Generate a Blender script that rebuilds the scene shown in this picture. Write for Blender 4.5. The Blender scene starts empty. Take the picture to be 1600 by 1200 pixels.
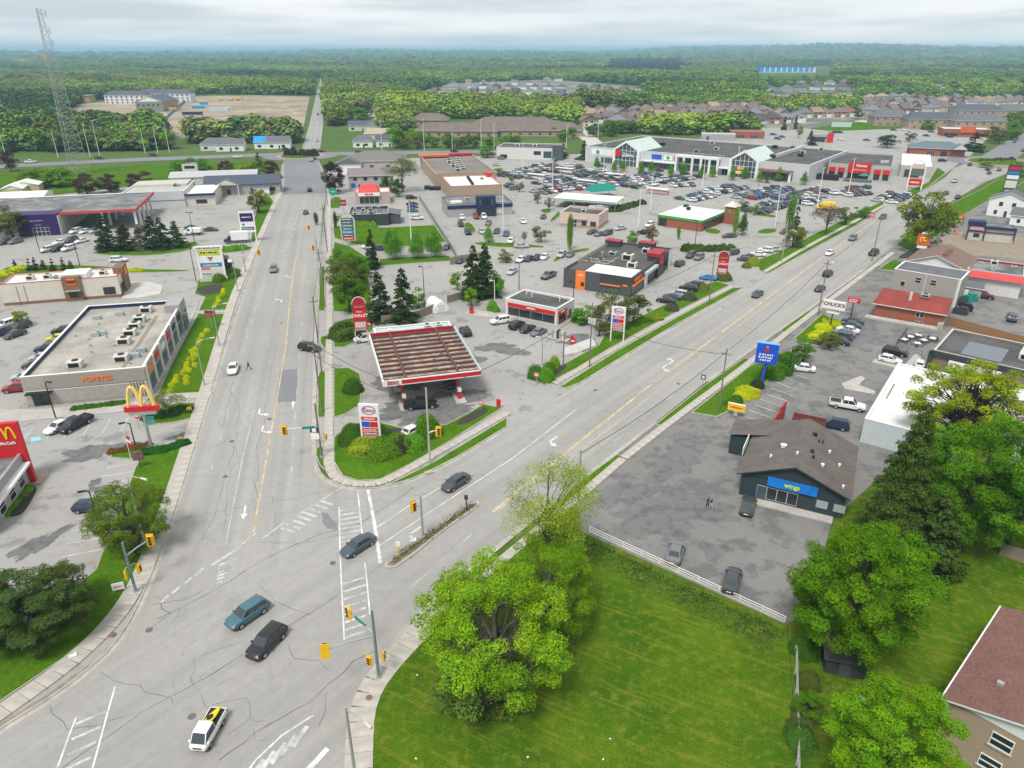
import bpy,math,random
import numpy as np
from mathutils import Vector,Matrix
rad=math.radians
sc=bpy.context.scene
COL=sc.collection
random.seed(7)

# ---------------------------------------------------------------- camera
CAM_H,FPX,TILT=55.0,1120.0,math.atan(521/1120)
cam=bpy.data.cameras.new('camera'); cam.sensor_width=36; cam.lens=36*FPX/1600
cam.clip_start=0.5; cam.clip_end=80000
cam_o=bpy.data.objects.new('camera',cam); COL.objects.link(cam_o)
cam_o.location=(0,0,CAM_H); cam_o.rotation_euler=(math.pi/2-TILT,0,0)
sc.camera=cam_o
# ---------------------------------------------------------------- sky: overcast, pale cloud sheet over a daylight sky
SUN_EL,SUN_AZ=rad(58),rad(205)          # azimuth measured clockwise from +Y
w=bpy.data.worlds.new('World'); sc.world=w; w.use_nodes=True
nt=w.node_tree; nt.nodes.clear()
def N(t,tree,**k):
    n=tree.nodes.new(t)
    for a,b in k.items():setattr(n,a,b)
    return n
out=N('ShaderNodeOutputWorld',nt); bg=N('ShaderNodeBackground',nt); bg.inputs[1].default_value=0.056
sky=N('ShaderNodeTexSky',nt,sky_type='NISHITA',sun_disc=False,sun_elevation=SUN_EL,sun_rotation=SUN_AZ)
sky.air_density=1.0; sky.dust_density=2.0
tc=N('ShaderNodeTexCoord',nt); mp=N('ShaderNodeMapping',nt); mp.inputs['Scale'].default_value=(1.6,1.6,17)
n1=N('ShaderNodeTexNoise',nt); n1.inputs['Scale'].default_value=2.3; n1.inputs['Detail'].default_value=7; n1.inputs['Roughness'].default_value=.52
rp=N('ShaderNodeValToRGB',nt)
rp.color_ramp.elements[0].position=.36; rp.color_ramp.elements[0].color=(5.7,6.35,6.7,1)
rp.color_ramp.elements[1].position=.62; rp.color_ramp.elements[1].color=(8.9,9.0,9.0,1)
mx=N('ShaderNodeMixRGB',nt); mx.inputs[0].default_value=.9
nt.links.new(tc.outputs['Generated'],mp.inputs[0]); nt.links.new(mp.outputs[0],n1.inputs['Vector'])
nt.links.new(n1.outputs['Fac'],rp.inputs[0]); nt.links.new(sky.outputs[0],mx.inputs[1]); nt.links.new(rp.outputs[0],mx.inputs[2])
nt.links.new(mx.outputs[0],bg.inputs[0]); nt.links.new(bg.outputs[0],out.inputs[0])
# ---------------------------------------------------------------- sun behind cloud
sl=bpy.data.lights.new('sun','SUN'); sl.energy=1.5; sl.angle=rad(16); sl.color=(1,.965,.9)
so=bpy.data.objects.new('sun',sl); COL.objects.link(so)
so.rotation_euler=Vector((-math.sin(SUN_AZ)*math.cos(SUN_EL),-math.cos(SUN_AZ)*math.cos(SUN_EL),-math.sin(SUN_EL))).to_track_quat('-Z','Y').to_euler()
so.location=(0,0,200)
vs=sc.view_settings; vs.view_transform='Standard'; vs.look='None'; vs.gamma=1; vs.use_curve_mapping=False; vs.exposure=1.12
sc.cycles.use_denoising=True; sc.cycles.max_bounces=6; sc.cycles.transparent_max_bounces=6
sc.cycles.diffuse_bounces=3; sc.cycles.glossy_bounces=2; sc.cycles.volume_bounces=0
sc.cycles.volume_max_steps=64

# ---------------------------------------------------------------- survey: plan position of a point seen in the aerial photograph, at height z
def g(x,y,z=0.0):
    dx,dy=(x-800)/FPX,(y-600)/FPX
    c,s=math.cos(TILT),math.sin(TILT)
    t=(z-CAM_H)/(-s-dy*c)
    return Vector((dx*t,(c-dy*s)*t))
def hp(base,top):                           # height of a thing from its foot pixel and the picture row of its top
    p=g(*base); lo,hi=0.0,95.0
    c,s=math.cos(TILT),math.sin(TILT)
    for _ in range(40):
        m=(lo+hi)/2; dz=m-CAM_H
        if 600-FPX*(p.y*s+dz*c)/(p.y*c-dz*s)>top:lo=m
        else:hi=m
    return lo
def hd(deg):return Vector((math.sin(rad(deg)),math.cos(rad(deg))))
R1,R2=-13.0,38.2                          # compass headings of the two roads

# ---------------------------------------------------------------- scene graph helpers
def link(o,parent=None):
    COL.objects.link(o)
    if parent is not None:o.parent=parent
    return o
def tag(o,label=None,cat=None,group=None,kind=None):
    if label:o['label']=label
    if cat:o['category']=cat
    if group:o['group']=group
    if kind:o['kind']=kind
    return o
def empty(name,loc=(0,0,0),rz=0.0,parent=None):
    o=bpy.data.objects.new(name,None); o.empty_display_size=.3
    o.location=loc; o.rotation_euler=(0,0,rz)
    return link(o,parent)
class MB:                                     # collects faces, builds ONE mesh
    def __init__(s):s.v=[]; s.f=[]; s.m=[]
    def quad(s,pts,m=0):
        i=len(s.v); s.v+=[tuple(p) for p in pts]; s.f.append(tuple(range(i,i+len(pts)))); s.m.append(m); return s
    def box(s,x0,x1,y0,y1,z0,z1,m=0,top=True,bottom=True):
        i=len(s.v)
        s.v+=[(x0,y0,z0),(x1,y0,z0),(x1,y1,z0),(x0,y1,z0),(x0,y0,z1),(x1,y0,z1),(x1,y1,z1),(x0,y1,z1)]
        fs=[(0,1,5,4),(1,2,6,5),(2,3,7,6),(3,0,4,7)]
        if top:fs.append((4,5,6,7))
        if bottom:fs.append((3,2,1,0))
        for f in fs:s.f.append(tuple(i+k for k in f)); s.m.append(m)
        return s
    def prism(s,poly,z0,z1,m=0,mtop=None,bottom=False):
        n=len(poly); i=len(s.v)
        s.v+=[(p[0],p[1],z0) for p in poly]+[(p[0],p[1],z1) for p in poly]
        for k in range(n):
            q=(k+1)%n; s.f.append((i+k,i+q,i+n+q,i+n+k)); s.m.append(m)
        s.f.append(tuple(i+n+k for k in range(n))); s.m.append(m if mtop is None else mtop)
        if bottom:s.f.append(tuple(i+k for k in reversed(range(n)))); s.m.append(m)
        return s
    def cyl(s,p0,p1,r0,r1=None,n=8,m=0,caps=True):
        r1=r0 if r1 is None else r1
        p0,p1=Vector(p0),Vector(p1); d=(p1-p0)
        if d.length<1e-6:return s
        d.normalize(); a=d.orthogonal().normalized(); b=d.cross(a); i=len(s.v)
        for p,r in ((p0,r0),(p1,r1)):
            for k in range(n):
                t=2*math.pi*k/n; s.v.append(tuple(p+a*(r*math.cos(t))+b*(r*math.sin(t))))
        for k in range(n):
            q=(k+1)%n; s.f.append((i+k,i+q,i+n+q,i+n+k)); s.m.append(m)
        if caps:
            s.f.append(tuple(i+n+k for k in range(n))); s.m.append(m)
            s.f.append(tuple(i+k for k in reversed(range(n)))); s.m.append(m)
        return s
    def tube(s,pts,r,n=6,m=0):
        rs=r if isinstance(r,(list,tuple)) else [r]*len(pts)
        for k in range(len(pts)-1):s.cyl(pts[k],pts[k+1],rs[k],rs[k+1],n,m)
        return s
    def mesh(s,name,mats,smooth=None):
        me=bpy.data.meshes.new(name); me.from_pydata(s.v,[],s.f)
        for m in (mats if isinstance(mats,(list,tuple)) else [mats]):me.materials.append(m)
        me.polygons.foreach_set('material_index',s.m)
        if smooth:
            me.polygons.foreach_set('use_smooth',[True]*len(s.f)); me.set_sharp_from_angle(angle=rad(smooth))
        me.update(); return me
    def build(s,name,mats,parent=None,smooth=None,loc=(0,0,0),rz=0):
        o=bpy.data.objects.new(name,s.mesh(name,mats,smooth)); o.location=loc; o.rotation_euler=(0,0,rz)
        return link(o,parent)
def inst(name,me,parent=None,loc=(0,0,0),rz=0.0,scale=None,col=None):
    o=bpy.data.objects.new(name,me); o.location=loc; o.rotation_euler=(0,0,rz)
    if scale:o.scale=scale
    if col:o.color=(*col,1)
    return link(o,parent)
def ordinal(n):
    W=['first','second','third','fourth','fifth','sixth','seventh','eighth','ninth','tenth','eleventh','twelfth','thirteenth',
         'fourteenth','fifteenth','sixteenth','seventeenth','eighteenth','nineteenth','twentieth']
    if n<=20:return W[n-1]
    T={2:'twenty',3:'thirty',4:'forty'}[n // 10]
    return T+'-'+W[n%10-1] if n%10 else {3:'thirtieth',4:'fortieth'}[n // 10]

# ---------------------------------------------------------------- materials
MATS={}
def mat(name,col,rough=.8,var=.12,scale=3.0,bump=0.0,metal=0.0,var2=0.0,scale2=.2,spec=.3,coord='Object',stretch=None):
    if name in MATS:return MATS[name]
    m=bpy.data.materials.new(name); m.use_nodes=True; t=m.node_tree; p=t.nodes['Principled BSDF']
    p.inputs['Roughness'].default_value=rough; p.inputs['Metallic'].default_value=metal
    p.inputs['Specular IOR Level'].default_value=spec
    MATS[name]=m
    if var<=0 and var2<=0:
        p.inputs['Base Color'].default_value=(*col,1); return m
    tc=N('ShaderNodeTexCoord',t); src=tc.outputs[coord]
    if stretch:
        mp=N('ShaderNodeMapping',t); mp.inputs['Scale'].default_value=stretch; t.links.new(src,mp.inputs[0]); src=mp.outputs[0]
    n=N('ShaderNodeTexNoise',t); n.inputs['Scale'].default_value=scale; n.inputs['Detail'].default_value=5
    t.links.new(src,n.inputs['Vector'])
    r=N('ShaderNodeMapRange',t); r.inputs[1].default_value=.3; r.inputs[2].default_value=.7
    r.inputs[3].default_value=1-var; r.inputs[4].default_value=1+var
    t.links.new(n.outputs['Fac'],r.inputs[0]); f=r.outputs[0]
    if var2>0:
        n2=N('ShaderNodeTexNoise',t); n2.inputs['Scale'].default_value=scale2; n2.inputs['Detail'].default_value=6
        n2.inputs['Roughness'].default_value=.62
        t.links.new(src,n2.inputs['Vector'])
        r2=N('ShaderNodeMapRange',t); r2.inputs[1].default_value=.38; r2.inputs[2].default_value=.62
        r2.inputs[3].default_value=1-var2; r2.inputs[4].default_value=1+var2*.5
        t.links.new(n2.outputs['Fac'],r2.inputs[0])
        mm=N('ShaderNodeMath',t,operation='MULTIPLY'); t.links.new(f,mm.inputs[0]); t.links.new(r2.outputs[0],mm.inputs[1]); f=mm.outputs[0]
    v=N('ShaderNodeVectorMath',t,operation='SCALE'); v.inputs[0].default_value=col
    t.links.new(f,v.inputs['Scale']); t.links.new(v.outputs[0],p.inputs['Base Color'])
    if bump>0:
        b=N('ShaderNodeBump',t); b.inputs['Strength'].default_value=bump; b.inputs['Distance'].default_value=.05
        t.links.new(n.outputs['Fac'],b.inputs['Height']); t.links.new(b.outputs[0],p.inputs['Normal'])
    return m
def flat(name,col,rough=.6,metal=0,spec=.3):return mat(name,col,rough,0,metal=metal,spec=spec)

def asphalt(name,col,patch,dark,ps=.09,thr=.56,streak=None,rough=.85):
    """aged asphalt: fine aggregate, mottling, darker worn / damp patches with ragged edges, optional wheel-track streaks"""
    m=bpy.data.materials.new(name); m.use_nodes=True; t=m.node_tree; p=t.nodes['Principled BSDF']; MATS[name]=m
    p.inputs['Roughness'].default_value=rough; p.inputs['Specular IOR Level'].default_value=.25
    tc=N('ShaderNodeTexCoord',t)
    def noise(sc_,det=6,rough_=.55,vec=None):
        n=N('ShaderNodeTexNoise',t); n.inputs['Scale'].default_value=sc_; n.inputs['Detail'].default_value=det; n.inputs['Roughness'].default_value=rough_
        t.links.new(vec or tc.outputs['Object'],n.inputs['Vector']); return n.outputs['Fac']
    def rng(f,a,b,c,d):
        r=N('ShaderNodeMapRange',t)
        for k,x in enumerate((a,b,c,d)):r.inputs[k+1].default_value=x
        t.links.new(f,r.inputs[0]); return r.outputs[0]
    def mul(a,b):
        k=N('ShaderNodeMath',t,operation='MULTIPLY'); t.links.new(a,k.inputs[0]); t.links.new(b,k.inputs[1]); return k.outputs[0]
    f=mul(rng(noise(14,5,.7),.25,.75,.84,1.16),rng(noise(.9,8,.68),.3,.7,.93,1.07))
    f=mul(f,rng(noise(.035,4),.35,.65,.92,1.06))
    if streak is not None:                       # long wheel streaks following each road
        vals=[]
        for hdg in streak[:2]:
            mp=N('ShaderNodeMapping',t); mp.inputs['Rotation'].default_value=(0,0,rad(hdg)); m2=N('ShaderNodeMapping',t); m2.inputs['Scale'].default_value=(.55,.007,0)
            t.links.new(tc.outputs['Object'],mp.inputs[0]); t.links.new(mp.outputs[0],m2.inputs[0]); vals.append(rng(noise(1,5,.6,m2.outputs[0]),.3,.7,.87,1.1))
        dp=N('ShaderNodeVectorMath',t,operation='DOT_PRODUCT'); dp.inputs[1].default_value=(-math.cos(rad(R2)),math.sin(rad(R2)),0); t.links.new(tc.outputs['Object'],dp.inputs[0])
        q=streak[2]; c0=-math.cos(rad(R2))*q.x+math.sin(rad(R2))*q.y; w_=rng(dp.outputs['Value'],c0-2,c0+4,0,1)
        mv=N('ShaderNodeMix',t); t.links.new(w_,mv.inputs[0]); t.links.new(vals[0],mv.inputs[3]); t.links.new(vals[1],mv.inputs[2]); f=mul(f,mv.outputs[0])
    pk=rng(noise(ps,12,.72),thr,thr+.06,0,1)
    mixv=N('ShaderNodeMix',t,data_type='RGBA'); mixv.inputs[6].default_value=(*col,1); mixv.inputs[7].default_value=(*dark,1)
    sc_=N('ShaderNodeMath',t,operation='MULTIPLY'); sc_.inputs[1].default_value=patch; t.links.new(pk,sc_.inputs[0])
    t.links.new(sc_.outputs[0],mixv.inputs[0])
    v=N('ShaderNodeVectorMath',t,operation='SCALE'); t.links.new(mixv.outputs[2],v.inputs[0]); t.links.new(f,v.inputs['Scale'])
    t.links.new(v.outputs[0],p.inputs['Base Color'])
    b=N('ShaderNodeBump',t); b.inputs['Strength'].default_value=.25; b.inputs['Distance'].default_value=.02
    t.links.new(noise(25,2),b.inputs['Height']); t.links.new(b.outputs[0],p.inputs['Normal'])
    return m
def grass_mat(name,c1,c2,c3,sc1=.12,sc2=1.3,stripes=None):
    m=bpy.data.materials.new(name); m.use_nodes=True; t=m.node_tree; p=t.nodes['Principled BSDF']; MATS[name]=m
    p.inputs['Roughness'].default_value=1; p.inputs['Specular IOR Level'].default_value=0
    tc=N('ShaderNodeTexCoord',t)
    def noise(sc_,det=5,vec=None):
        n=N('ShaderNodeTexNoise',t); n.inputs['Scale'].default_value=sc_; n.inputs['Detail'].default_value=det; n.inputs['Roughness'].default_value=.6
        t.links.new(vec or tc.outputs['Object'],n.inputs['Vector']); return n.outputs['Fac']
    def mixc(f,a,b,lo,hi):
        r=N('ShaderNodeMapRange',t); r.inputs[1].default_value=lo; r.inputs[2].default_value=hi; t.links.new(f,r.inputs[0])
        x=N('ShaderNodeMix',t,data_type='RGBA'); t.links.new(r.outputs[0],x.inputs[0])
        for k,c in ((6,a),(7,b)):
            if isinstance(c,tuple):x.inputs[k].default_value=(*c,1)
            else:t.links.new(c,x.inputs[k])
        return x.outputs[2]
    c=mixc(noise(sc1),c1,c2,.35,.65)
    c=mixc(noise(sc2,6),c,c3,.5,.78)
    if stripes:
        mp=N('ShaderNodeMapping',t); mp.inputs['Rotation'].default_value=(0,0,rad(stripes)); m2=N('ShaderNodeMapping',t); m2.inputs['Scale'].default_value=(1.7,.12,0)
        t.links.new(tc.outputs['Object'],mp.inputs[0]); t.links.new(mp.outputs[0],m2.inputs[0])
        c=mixc(noise(1,4,m2.outputs[0]),c,(c3[0]*1.2,c3[1]*1.08,c3[2]),.53,.8)
    fn=noise(7,8)
    r=N('ShaderNodeMapRange',t); r.inputs[1].default_value=.3; r.inputs[2].default_value=.7; r.inputs[3].default_value=.6; r.inputs[4].default_value=1.4
    t.links.new(fn,r.inputs[0])
    v=N('ShaderNodeVectorMath',t,operation='SCALE'); t.links.new(c,v.inputs[0]); t.links.new(r.outputs[0],v.inputs['Scale'])
    t.links.new(v.outputs[0],p.inputs['Base Color'])
    b=N('ShaderNodeBump',t); b.inputs['Strength'].default_value=.6; b.inputs['Distance'].default_value=.06
    t.links.new(fn,b.inputs['Height']); t.links.new(b.outputs[0],p.inputs['Normal'])
    return m
def leaf_mat(name,trans=.25):
    m=bpy.data.materials.new(name); m.use_nodes=True; t=m.node_tree; t.nodes.clear(); MATS[name]=m
    o=N('ShaderNodeOutputMaterial',t); d=N('ShaderNodeBsdfDiffuse',t); tr=N('ShaderNodeBsdfTranslucent',t); mx=N('ShaderNodeMixShader',t); mx.inputs[0].default_value=trans
    oi=N('ShaderNodeObjectInfo',t); at=N('ShaderNodeAttribute',t,attribute_name='tone')
    v=N('ShaderNodeVectorMath',t,operation='MULTIPLY'); t.links.new(oi.outputs['Color'],v.inputs[0]); t.links.new(at.outputs['Color'],v.inputs[1])
    t.links.new(v.outputs[0],d.inputs[0]); t.links.new(v.outputs[0],tr.inputs[0])
    t.links.new(d.outputs[0],mx.inputs[1]); t.links.new(tr.outputs[0],mx.inputs[2]); t.links.new(mx.outputs[0],o.inputs[0])
    return m
def objcol_mat(name,rough=.3,metal=0,coat=0,var=0):
    m=bpy.data.materials.new(name); m.use_nodes=True; t=m.node_tree; p=t.nodes['Principled BSDF']; MATS[name]=m
    p.inputs['Roughness'].default_value=rough; p.inputs['Metallic'].default_value=metal; p.inputs['Coat Weight'].default_value=coat
    p.inputs['Coat Roughness'].default_value=.05
    oi=N('ShaderNodeObjectInfo',t)
    if var:
        n=N('ShaderNodeTexNoise',t); n.inputs['Scale'].default_value=1.2; n.inputs['Detail'].default_value=8; n.inputs['Roughness'].default_value=.7
        tc=N('ShaderNodeTexCoord',t); t.links.new(tc.outputs['Object'],n.inputs['Vector'])
        r=N('ShaderNodeMapRange',t); r.inputs[1].default_value=.3; r.inputs[2].default_value=.7; r.inputs[3].default_value=1-var; r.inputs[4].default_value=1+var
        t.links.new(n.outputs['Fac'],r.inputs[0]); v=N('ShaderNodeVectorMath',t,operation='SCALE')
        t.links.new(oi.outputs['Color'],v.inputs[0]); t.links.new(r.outputs[0],v.inputs['Scale']); t.links.new(v.outputs[0],p.inputs['Base Color'])
    else:t.links.new(oi.outputs['Color'],p.inputs['Base Color'])
    return m

ROAD=asphalt('road_asphalt',(.32,.307,.288),.4,(.235,.226,.215),.14,.58,streak=(R1,R2,g(793,668)))
LOT=asphalt('lot_asphalt',(.335,.322,.302),.65,(.18,.177,.176),.2,.545)
LOTD=asphalt('worn_lot_asphalt',(.205,.197,.186),.7,(.115,.113,.115),.22,.5)
NEWASPH=asphalt('new_asphalt',(.2,.2,.21),.3,(.16,.16,.17),.1,.6)
CONC=mat('concrete',(.43,.405,.37),.9,.1,2.0,.1,var2=.12,scale2=.35)
CONCW=mat('pale_concrete',(.5,.48,.45),.9,.08,2,.1,var2=.1,scale2=.3)
KERB=mat('kerb_concrete',(.40,.375,.335),.9,.14,1.5,.1,var2=.15,scale2=.3)
GRASS=grass_mat('lawn_grass',(.05,.125,.006),(.075,.165,.009),(.125,.18,.02),.2,1.6)
GRASSD=grass_mat('field_grass',(.042,.105,.006),(.085,.15,.008),(.165,.18,.022),.13,1.1,stripes=-62)
GROUND=grass_mat('land_grass',(.075,.13,.03),(.095,.145,.045),(.14,.15,.07),.008,.05)
SOIL=mat('mulch_soil',(.05,.042,.038),.95,.35,6,.4)
DIRT=mat('bare_dirt',(.33,.262,.19),.95,.18,.12,.1,var2=.3,scale2=.02)
WHITE_L=mat('road_paint_white',(.66,.66,.64),.7,.14,2.5,var2=.3,scale2=.6)
FADE_L=mat('worn_road_paint',(.47,.465,.455),.75,.2,2.5,var2=.3,scale2=.5)
YEL_L=mat('faded_yellow_paint',(.50,.405,.25),.75,.15,2,var2=.25,scale2=.4)
TAR=mat('crack_sealer',(.14,.137,.133),.8,.35,2)
WHITE=mat('white_paint',(.74,.74,.73),.5,.05,1.5)
OFFW=mat('off_white_wall',(.60,.585,.55),.8,.06,.8)
CREAM=mat('cream_wall',(.58,.54,.465),.8,.06,.6)
GREYW=mat('grey_wall',(.34,.335,.33),.8,.08,.8)
TAUPE=mat('taupe_wall',(.30,.275,.25),.8,.08,.8,stretch=(1,1,6))
DGREY=mat('dark_grey_wall',(.075,.08,.088),.6,.1,.8)
CHAR=mat('charcoal_wall',(.045,.05,.055),.6,.1,.8)
BRICK=mat('red_brick_wall',(.30,.095,.058),.9,.22,6,.2,stretch=(1,1,3))
BRICKT=mat('tan_brick_wall',(.36,.27,.2),.9,.16,6,.2,stretch=(1,1,3))
GRAVEL=mat('roof_gravel',(.37,.34,.3),.95,.14,3,.3,var2=.25,scale2=.16)
ROOFD=mat('dark_flat_roof',(.095,.092,.09),.9,.15,2,.1,var2=.35,scale2=.14)
ROOFG=mat('grey_flat_roof',(.2,.2,.2),.85,.12,1,.1,var2=.5,scale2=.16)
ROOFW=mat('white_membrane_roof',(.70,.69,.66),.7,.05,.6,var2=.1,scale2=.2)
SHING=mat('brown_shingles',(.135,.115,.105),.95,.16,5,.3,var2=.14,scale2=.5)
SHINGR=mat('red_brown_shingles',(.19,.098,.082),.95,.28,5,.3,var2=.1,scale2=.5)
SHINGG=mat('grey_shingles',(.14,.145,.155),.95,.16,5,.3,var2=.14,scale2=.5)
REDROOF=mat('red_roofing',(.27,.05,.04),.8,.15,2,.1,var2=.15,scale2=.4)
RED=mat('red_paint',(.55,.018,.022),.4,.06,1)
REDD=mat('dark_red_paint',(.34,.02,.035),.5,.1,1)
ORANGE=mat('orange_paint',(.85,.19,.02),.5,.06,1)
YELLOW=mat('yellow_paint',(.85,.55,.02),.45,.05,1)
GOLD=mat('golden_yellow',(.86,.60,.18),.4,.04,1)
BLUE=mat('blue_paint',(.015,.085,.55),.4,.06,1)
NAVY=mat('navy_paint',(.018,.028,.085),.5,.08,1)
PURPLE=mat('purple_cladding',(.03,.012,.10),.5,.08,1)
GREEN=mat('green_paint',(.03,.36,.06),.5,.06,1)
TEALC=mat('teal_canvas',(.01,.22,.17),.7,.1,1)
BLACK=mat('black_plastic',(.018,.018,.02),.5,.1,2)
RUBBER=flat('tyre_rubber',(.02,.02,.021),.9)
STEEL=mat('galvanised_steel',(.40,.41,.41),.45,.1,3,metal=.4)
GREENP=mat('painted_green_pole',(.16,.235,.235),.5,.12,3)
RIMM=flat('wheel_rim',(.42,.42,.43),.35,.6)
WOODP=mat('weathered_pole_wood',(.19,.165,.14),.9,.2,3,stretch=(4,4,.5))
WOODF=mat('weathered_fence_wood',(.24,.195,.15),.9,.2,2,stretch=(4,4,.6))
WOODB=mat('brown_fence_wood',(.27,.15,.07),.9,.2,2)
BROWNC=mat('brown_cladding',(.21,.12,.07),.8,.15,1.5)
RUST=mat('rusted_steel',(.14,.065,.05),.9,.3,2.5,.2)
DECKP=mat('dirty_roof_deck',(.36,.31,.255),.9,.25,1.6,.1,var2=.45,scale2=.5)
PALEGREEN=mat('pale_green_metal_roof',(.50,.60,.55),.5,.04,.5)
PALEBLUE=mat('pale_blue_membrane',(.45,.535,.55),.7,.06,.6)
SILVER=mat('light_silver_cladding',(.50,.515,.525),.5,.06,.8,stretch=(3,3,.3))
UNIT=mat('rooftop_unit_metal',(.55,.53,.48),.6,.08,2)
DUCT=mat('duct_metal',(.36,.42,.42),.5,.12,2,metal=.3)
GLASS=flat('dark_window_glass',(.022,.028,.033),.08,0,.6)
GLASSB=flat('bluish_window_glass',(.06,.09,.1),.08,0,.6)
CARGL=flat('car_glass',(.035,.045,.05),.05,0,.8)
LAMPW=flat('headlamp_lens',(.55,.57,.58),.15,0,.6)
LAMPR=flat('tail_lamp_lens',(.30,.012,.012),.25,0,.5)
SIGAMB=mat('signal_yellow',(.80,.46,.008),.45,.04,2)
SKIN=flat('skin',(.42,.26,.19),.6)
BARK=mat('bark',(.055,.045,.037),.95,.25,5,.4,stretch=(3,3,.6))
BARKG=mat('grey_bark',(.095,.085,.075),.95,.25,5,.4,stretch=(3,3,.6))
LEAF=leaf_mat('leaf',.22); NEEDLE=leaf_mat('needle',.05)
PAINT=objcol_mat('car_paint',.35,0,.3); ROOFV=objcol_mat('house_roof',.95,0,0,.16); WALLV=objcol_mat('house_wall',.85,0,0,.08)
# ================================================================ the setting
def world_poly(px,z=0):return [g(*p) if len(p)==2 else Vector(p[:2]) for p in px]
def ccw(P):
    a=sum(P[i].x*P[(i+1)%len(P)].y-P[(i+1)%len(P)].x*P[i].y for i in range(len(P)))
    return P if a>0 else P[::-1]
def smooth(P,it=2,closed=True):                # corner cutting
    for _ in range(it):
        Q=[]
        n=len(P)
        for i in range(n if closed else n-1):
            a,b=P[i],P[(i+1)%n]; Q+=[a*.75+b*.25,a*.25+b*.75]
        if not closed:Q=[P[0]]+Q+[P[-1]]
        P=Q
    return P
def offset(P,d):                               # inset of a counter-clockwise outline
    n=len(P); Q=[]
    for i in range(n):
        a,b,c=P[i-1],P[i],P[(i+1)%n]
        e1=(b-a); e2=(c-b)
        if e1.length<1e-6 or e2.length<1e-6:Q.append(b.copy()); continue
        e1.normalize(); e2.normalize(); n1=Vector((-e1.y,e1.x)); n2=Vector((-e2.y,e2.x)); k=n1+n2
        k=k/max(.35,k.length_squared)*2
        Q.append(b+k*d)
    return Q
def sheet(name,P,z,m,parent=None,label=None,cat=None,kind='structure'):
    P=ccw(P); b=MB(); b.quad([(p.x,p.y,z) for p in P]); o=b.build(name,m,parent)
    if parent is None:tag(o,label,cat,None,kind)
    return o
def strip_pts(P,w):
    n=len(P); Lp,Rp=[],[]
    for i in range(n):
        a=P[max(0,i-1)]; c=P[min(n-1,i+1)]; d=(c-a).normalized(); nn=Vector((-d.y,d.x))*w/2
        Lp.append(P[i]+nn); Rp.append(P[i]-nn)
    return Lp,Rp
def ribbon(name,P,w,z,m,parent=None,thick=0.0,build=True,mb=None):
    Lp,Rp=strip_pts(P,w); b=mb or MB()
    for i in range(len(P)-1):
        q=[Rp[i],Rp[i+1],Lp[i+1],Lp[i]]
        b.quad([(p.x,p.y,z) for p in q])
        if thick:
            b.quad([(Rp[i].x,Rp[i].y,z-thick),(Rp[i+1].x,Rp[i+1].y,z-thick),(Rp[i+1].x,Rp[i+1].y,z),(Rp[i].x,Rp[i].y,z)])
            b.quad([(Lp[i+1].x,Lp[i+1].y,z-thick),(Lp[i].x,Lp[i].y,z-thick),(Lp[i].x,Lp[i].y,z),(Lp[i+1].x,Lp[i+1].y,z)])
    if thick:
        for i,f in ((0,1),(len(P)-1,-1)):
            q=[Lp[i],Rp[i]][::f]
            b.quad([(q[0].x,q[0].y,z-thick),(q[1].x,q[1].y,z-thick),(q[1].x,q[1].y,z),(q[0].x,q[0].y,z)])
    if mb is not None:return mb
    return b.build(name,m,parent)
def resample(P,step):
    out=[P[0].copy()]; acc=0
    for a,b in zip(P,P[1:]):
        L=(b-a).length; d=(b-a)/max(L,1e-6); t=step-acc
        while t<=L:out.append(a+d*t); t+=step
        acc=L-(t-step)
    if (out[-1]-P[-1]).length>.2:out.append(P[-1].copy())
    return out
def pxl(*p):return [g(*q) for q in p]

# --- land to the horizon, with low hills on the skyline
b=MB()
NA,rings=72,[300,500,800,1300,2200,3600,6000,9000,13000,18000,25000,34000]
def hill(x,y):
    d=math.hypot(x,y); az=math.degrees(math.atan2(x,y))
    h=0
    if d>5000:
        k=min(1,(d-5000)/5000)
        h=k*(14+18*(math.sin(az*.21+d*.0004)+math.sin(az*.53+1.3)*.5)+min(66,max(0,(az-2))*3.4))
    return min(96,max(-4,h))-.05
b.v.append((0,0,-.06))
for r in rings:
    for k in range(NA):
        t=2*math.pi*k/NA; x,y=r*math.sin(t),r*math.cos(t)
        b.v.append((x,y,hill(x,y) if r>4000 else-.06))
for k in range(NA):
    q=(k+1)%NA; b.f.append((0,1+q,1+k)); b.m.append(0)
    for j in range(len(rings)-1):
        o=1+j*NA; b.f.append((o+k,o+q,o+NA+q,o+NA+k)); b.m.append(0)
tag(b.build('ground',GROUND,smooth=60),'green countryside reaching to the low blue hills on the horizon','ground',kind='structure')

ROAD_L=[(-90,1215),(0,1142),(75,1097),(130,1057),(180,1012),(215,957),(250,872),(290,742),(330,612),(372,482),(398,412),(428,330),(441,298),(438,275)]
ROAD_R=[(498,250),(505,266),(511,292),(505,330),(500,400),(496,480),(493,560),(491,640),(490,700),(492,725),(500,744),(520,758),(556,766),(600,764)]
R2_N=[(660,745),(720,714),(793,668),(870,622),(908,601),(960,568),(1055,510),(1165,450),(1260,396),(1340,353),(1395,325),(1440,300),(1478,276),(1490,263),(1506,256)]
R2_S=[(1588,266),(1540,284),(1440,342),(1400,383),(1352,420),(1261,486),(1219,515),(1105,596),(1025,660),(960,711),(907,750),(800,838),(720,904),(650,964),(600,1026),(576,1058),(561,1095),(556,1130),(556,1210),(556,1300)]
ZR,ZL=.03,0.0
road=sheet('road',pxl(*ROAD_L)+pxl((440,258),(446,250))+pxl(*ROAD_R)+pxl(*R2_N)+pxl((1550,257))+pxl(*R2_S)+pxl((200,1330),(-160,1300)),ZR,ROAD,None,
             'two pale asphalt arterial roads meeting at a skewed junction','road')
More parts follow.
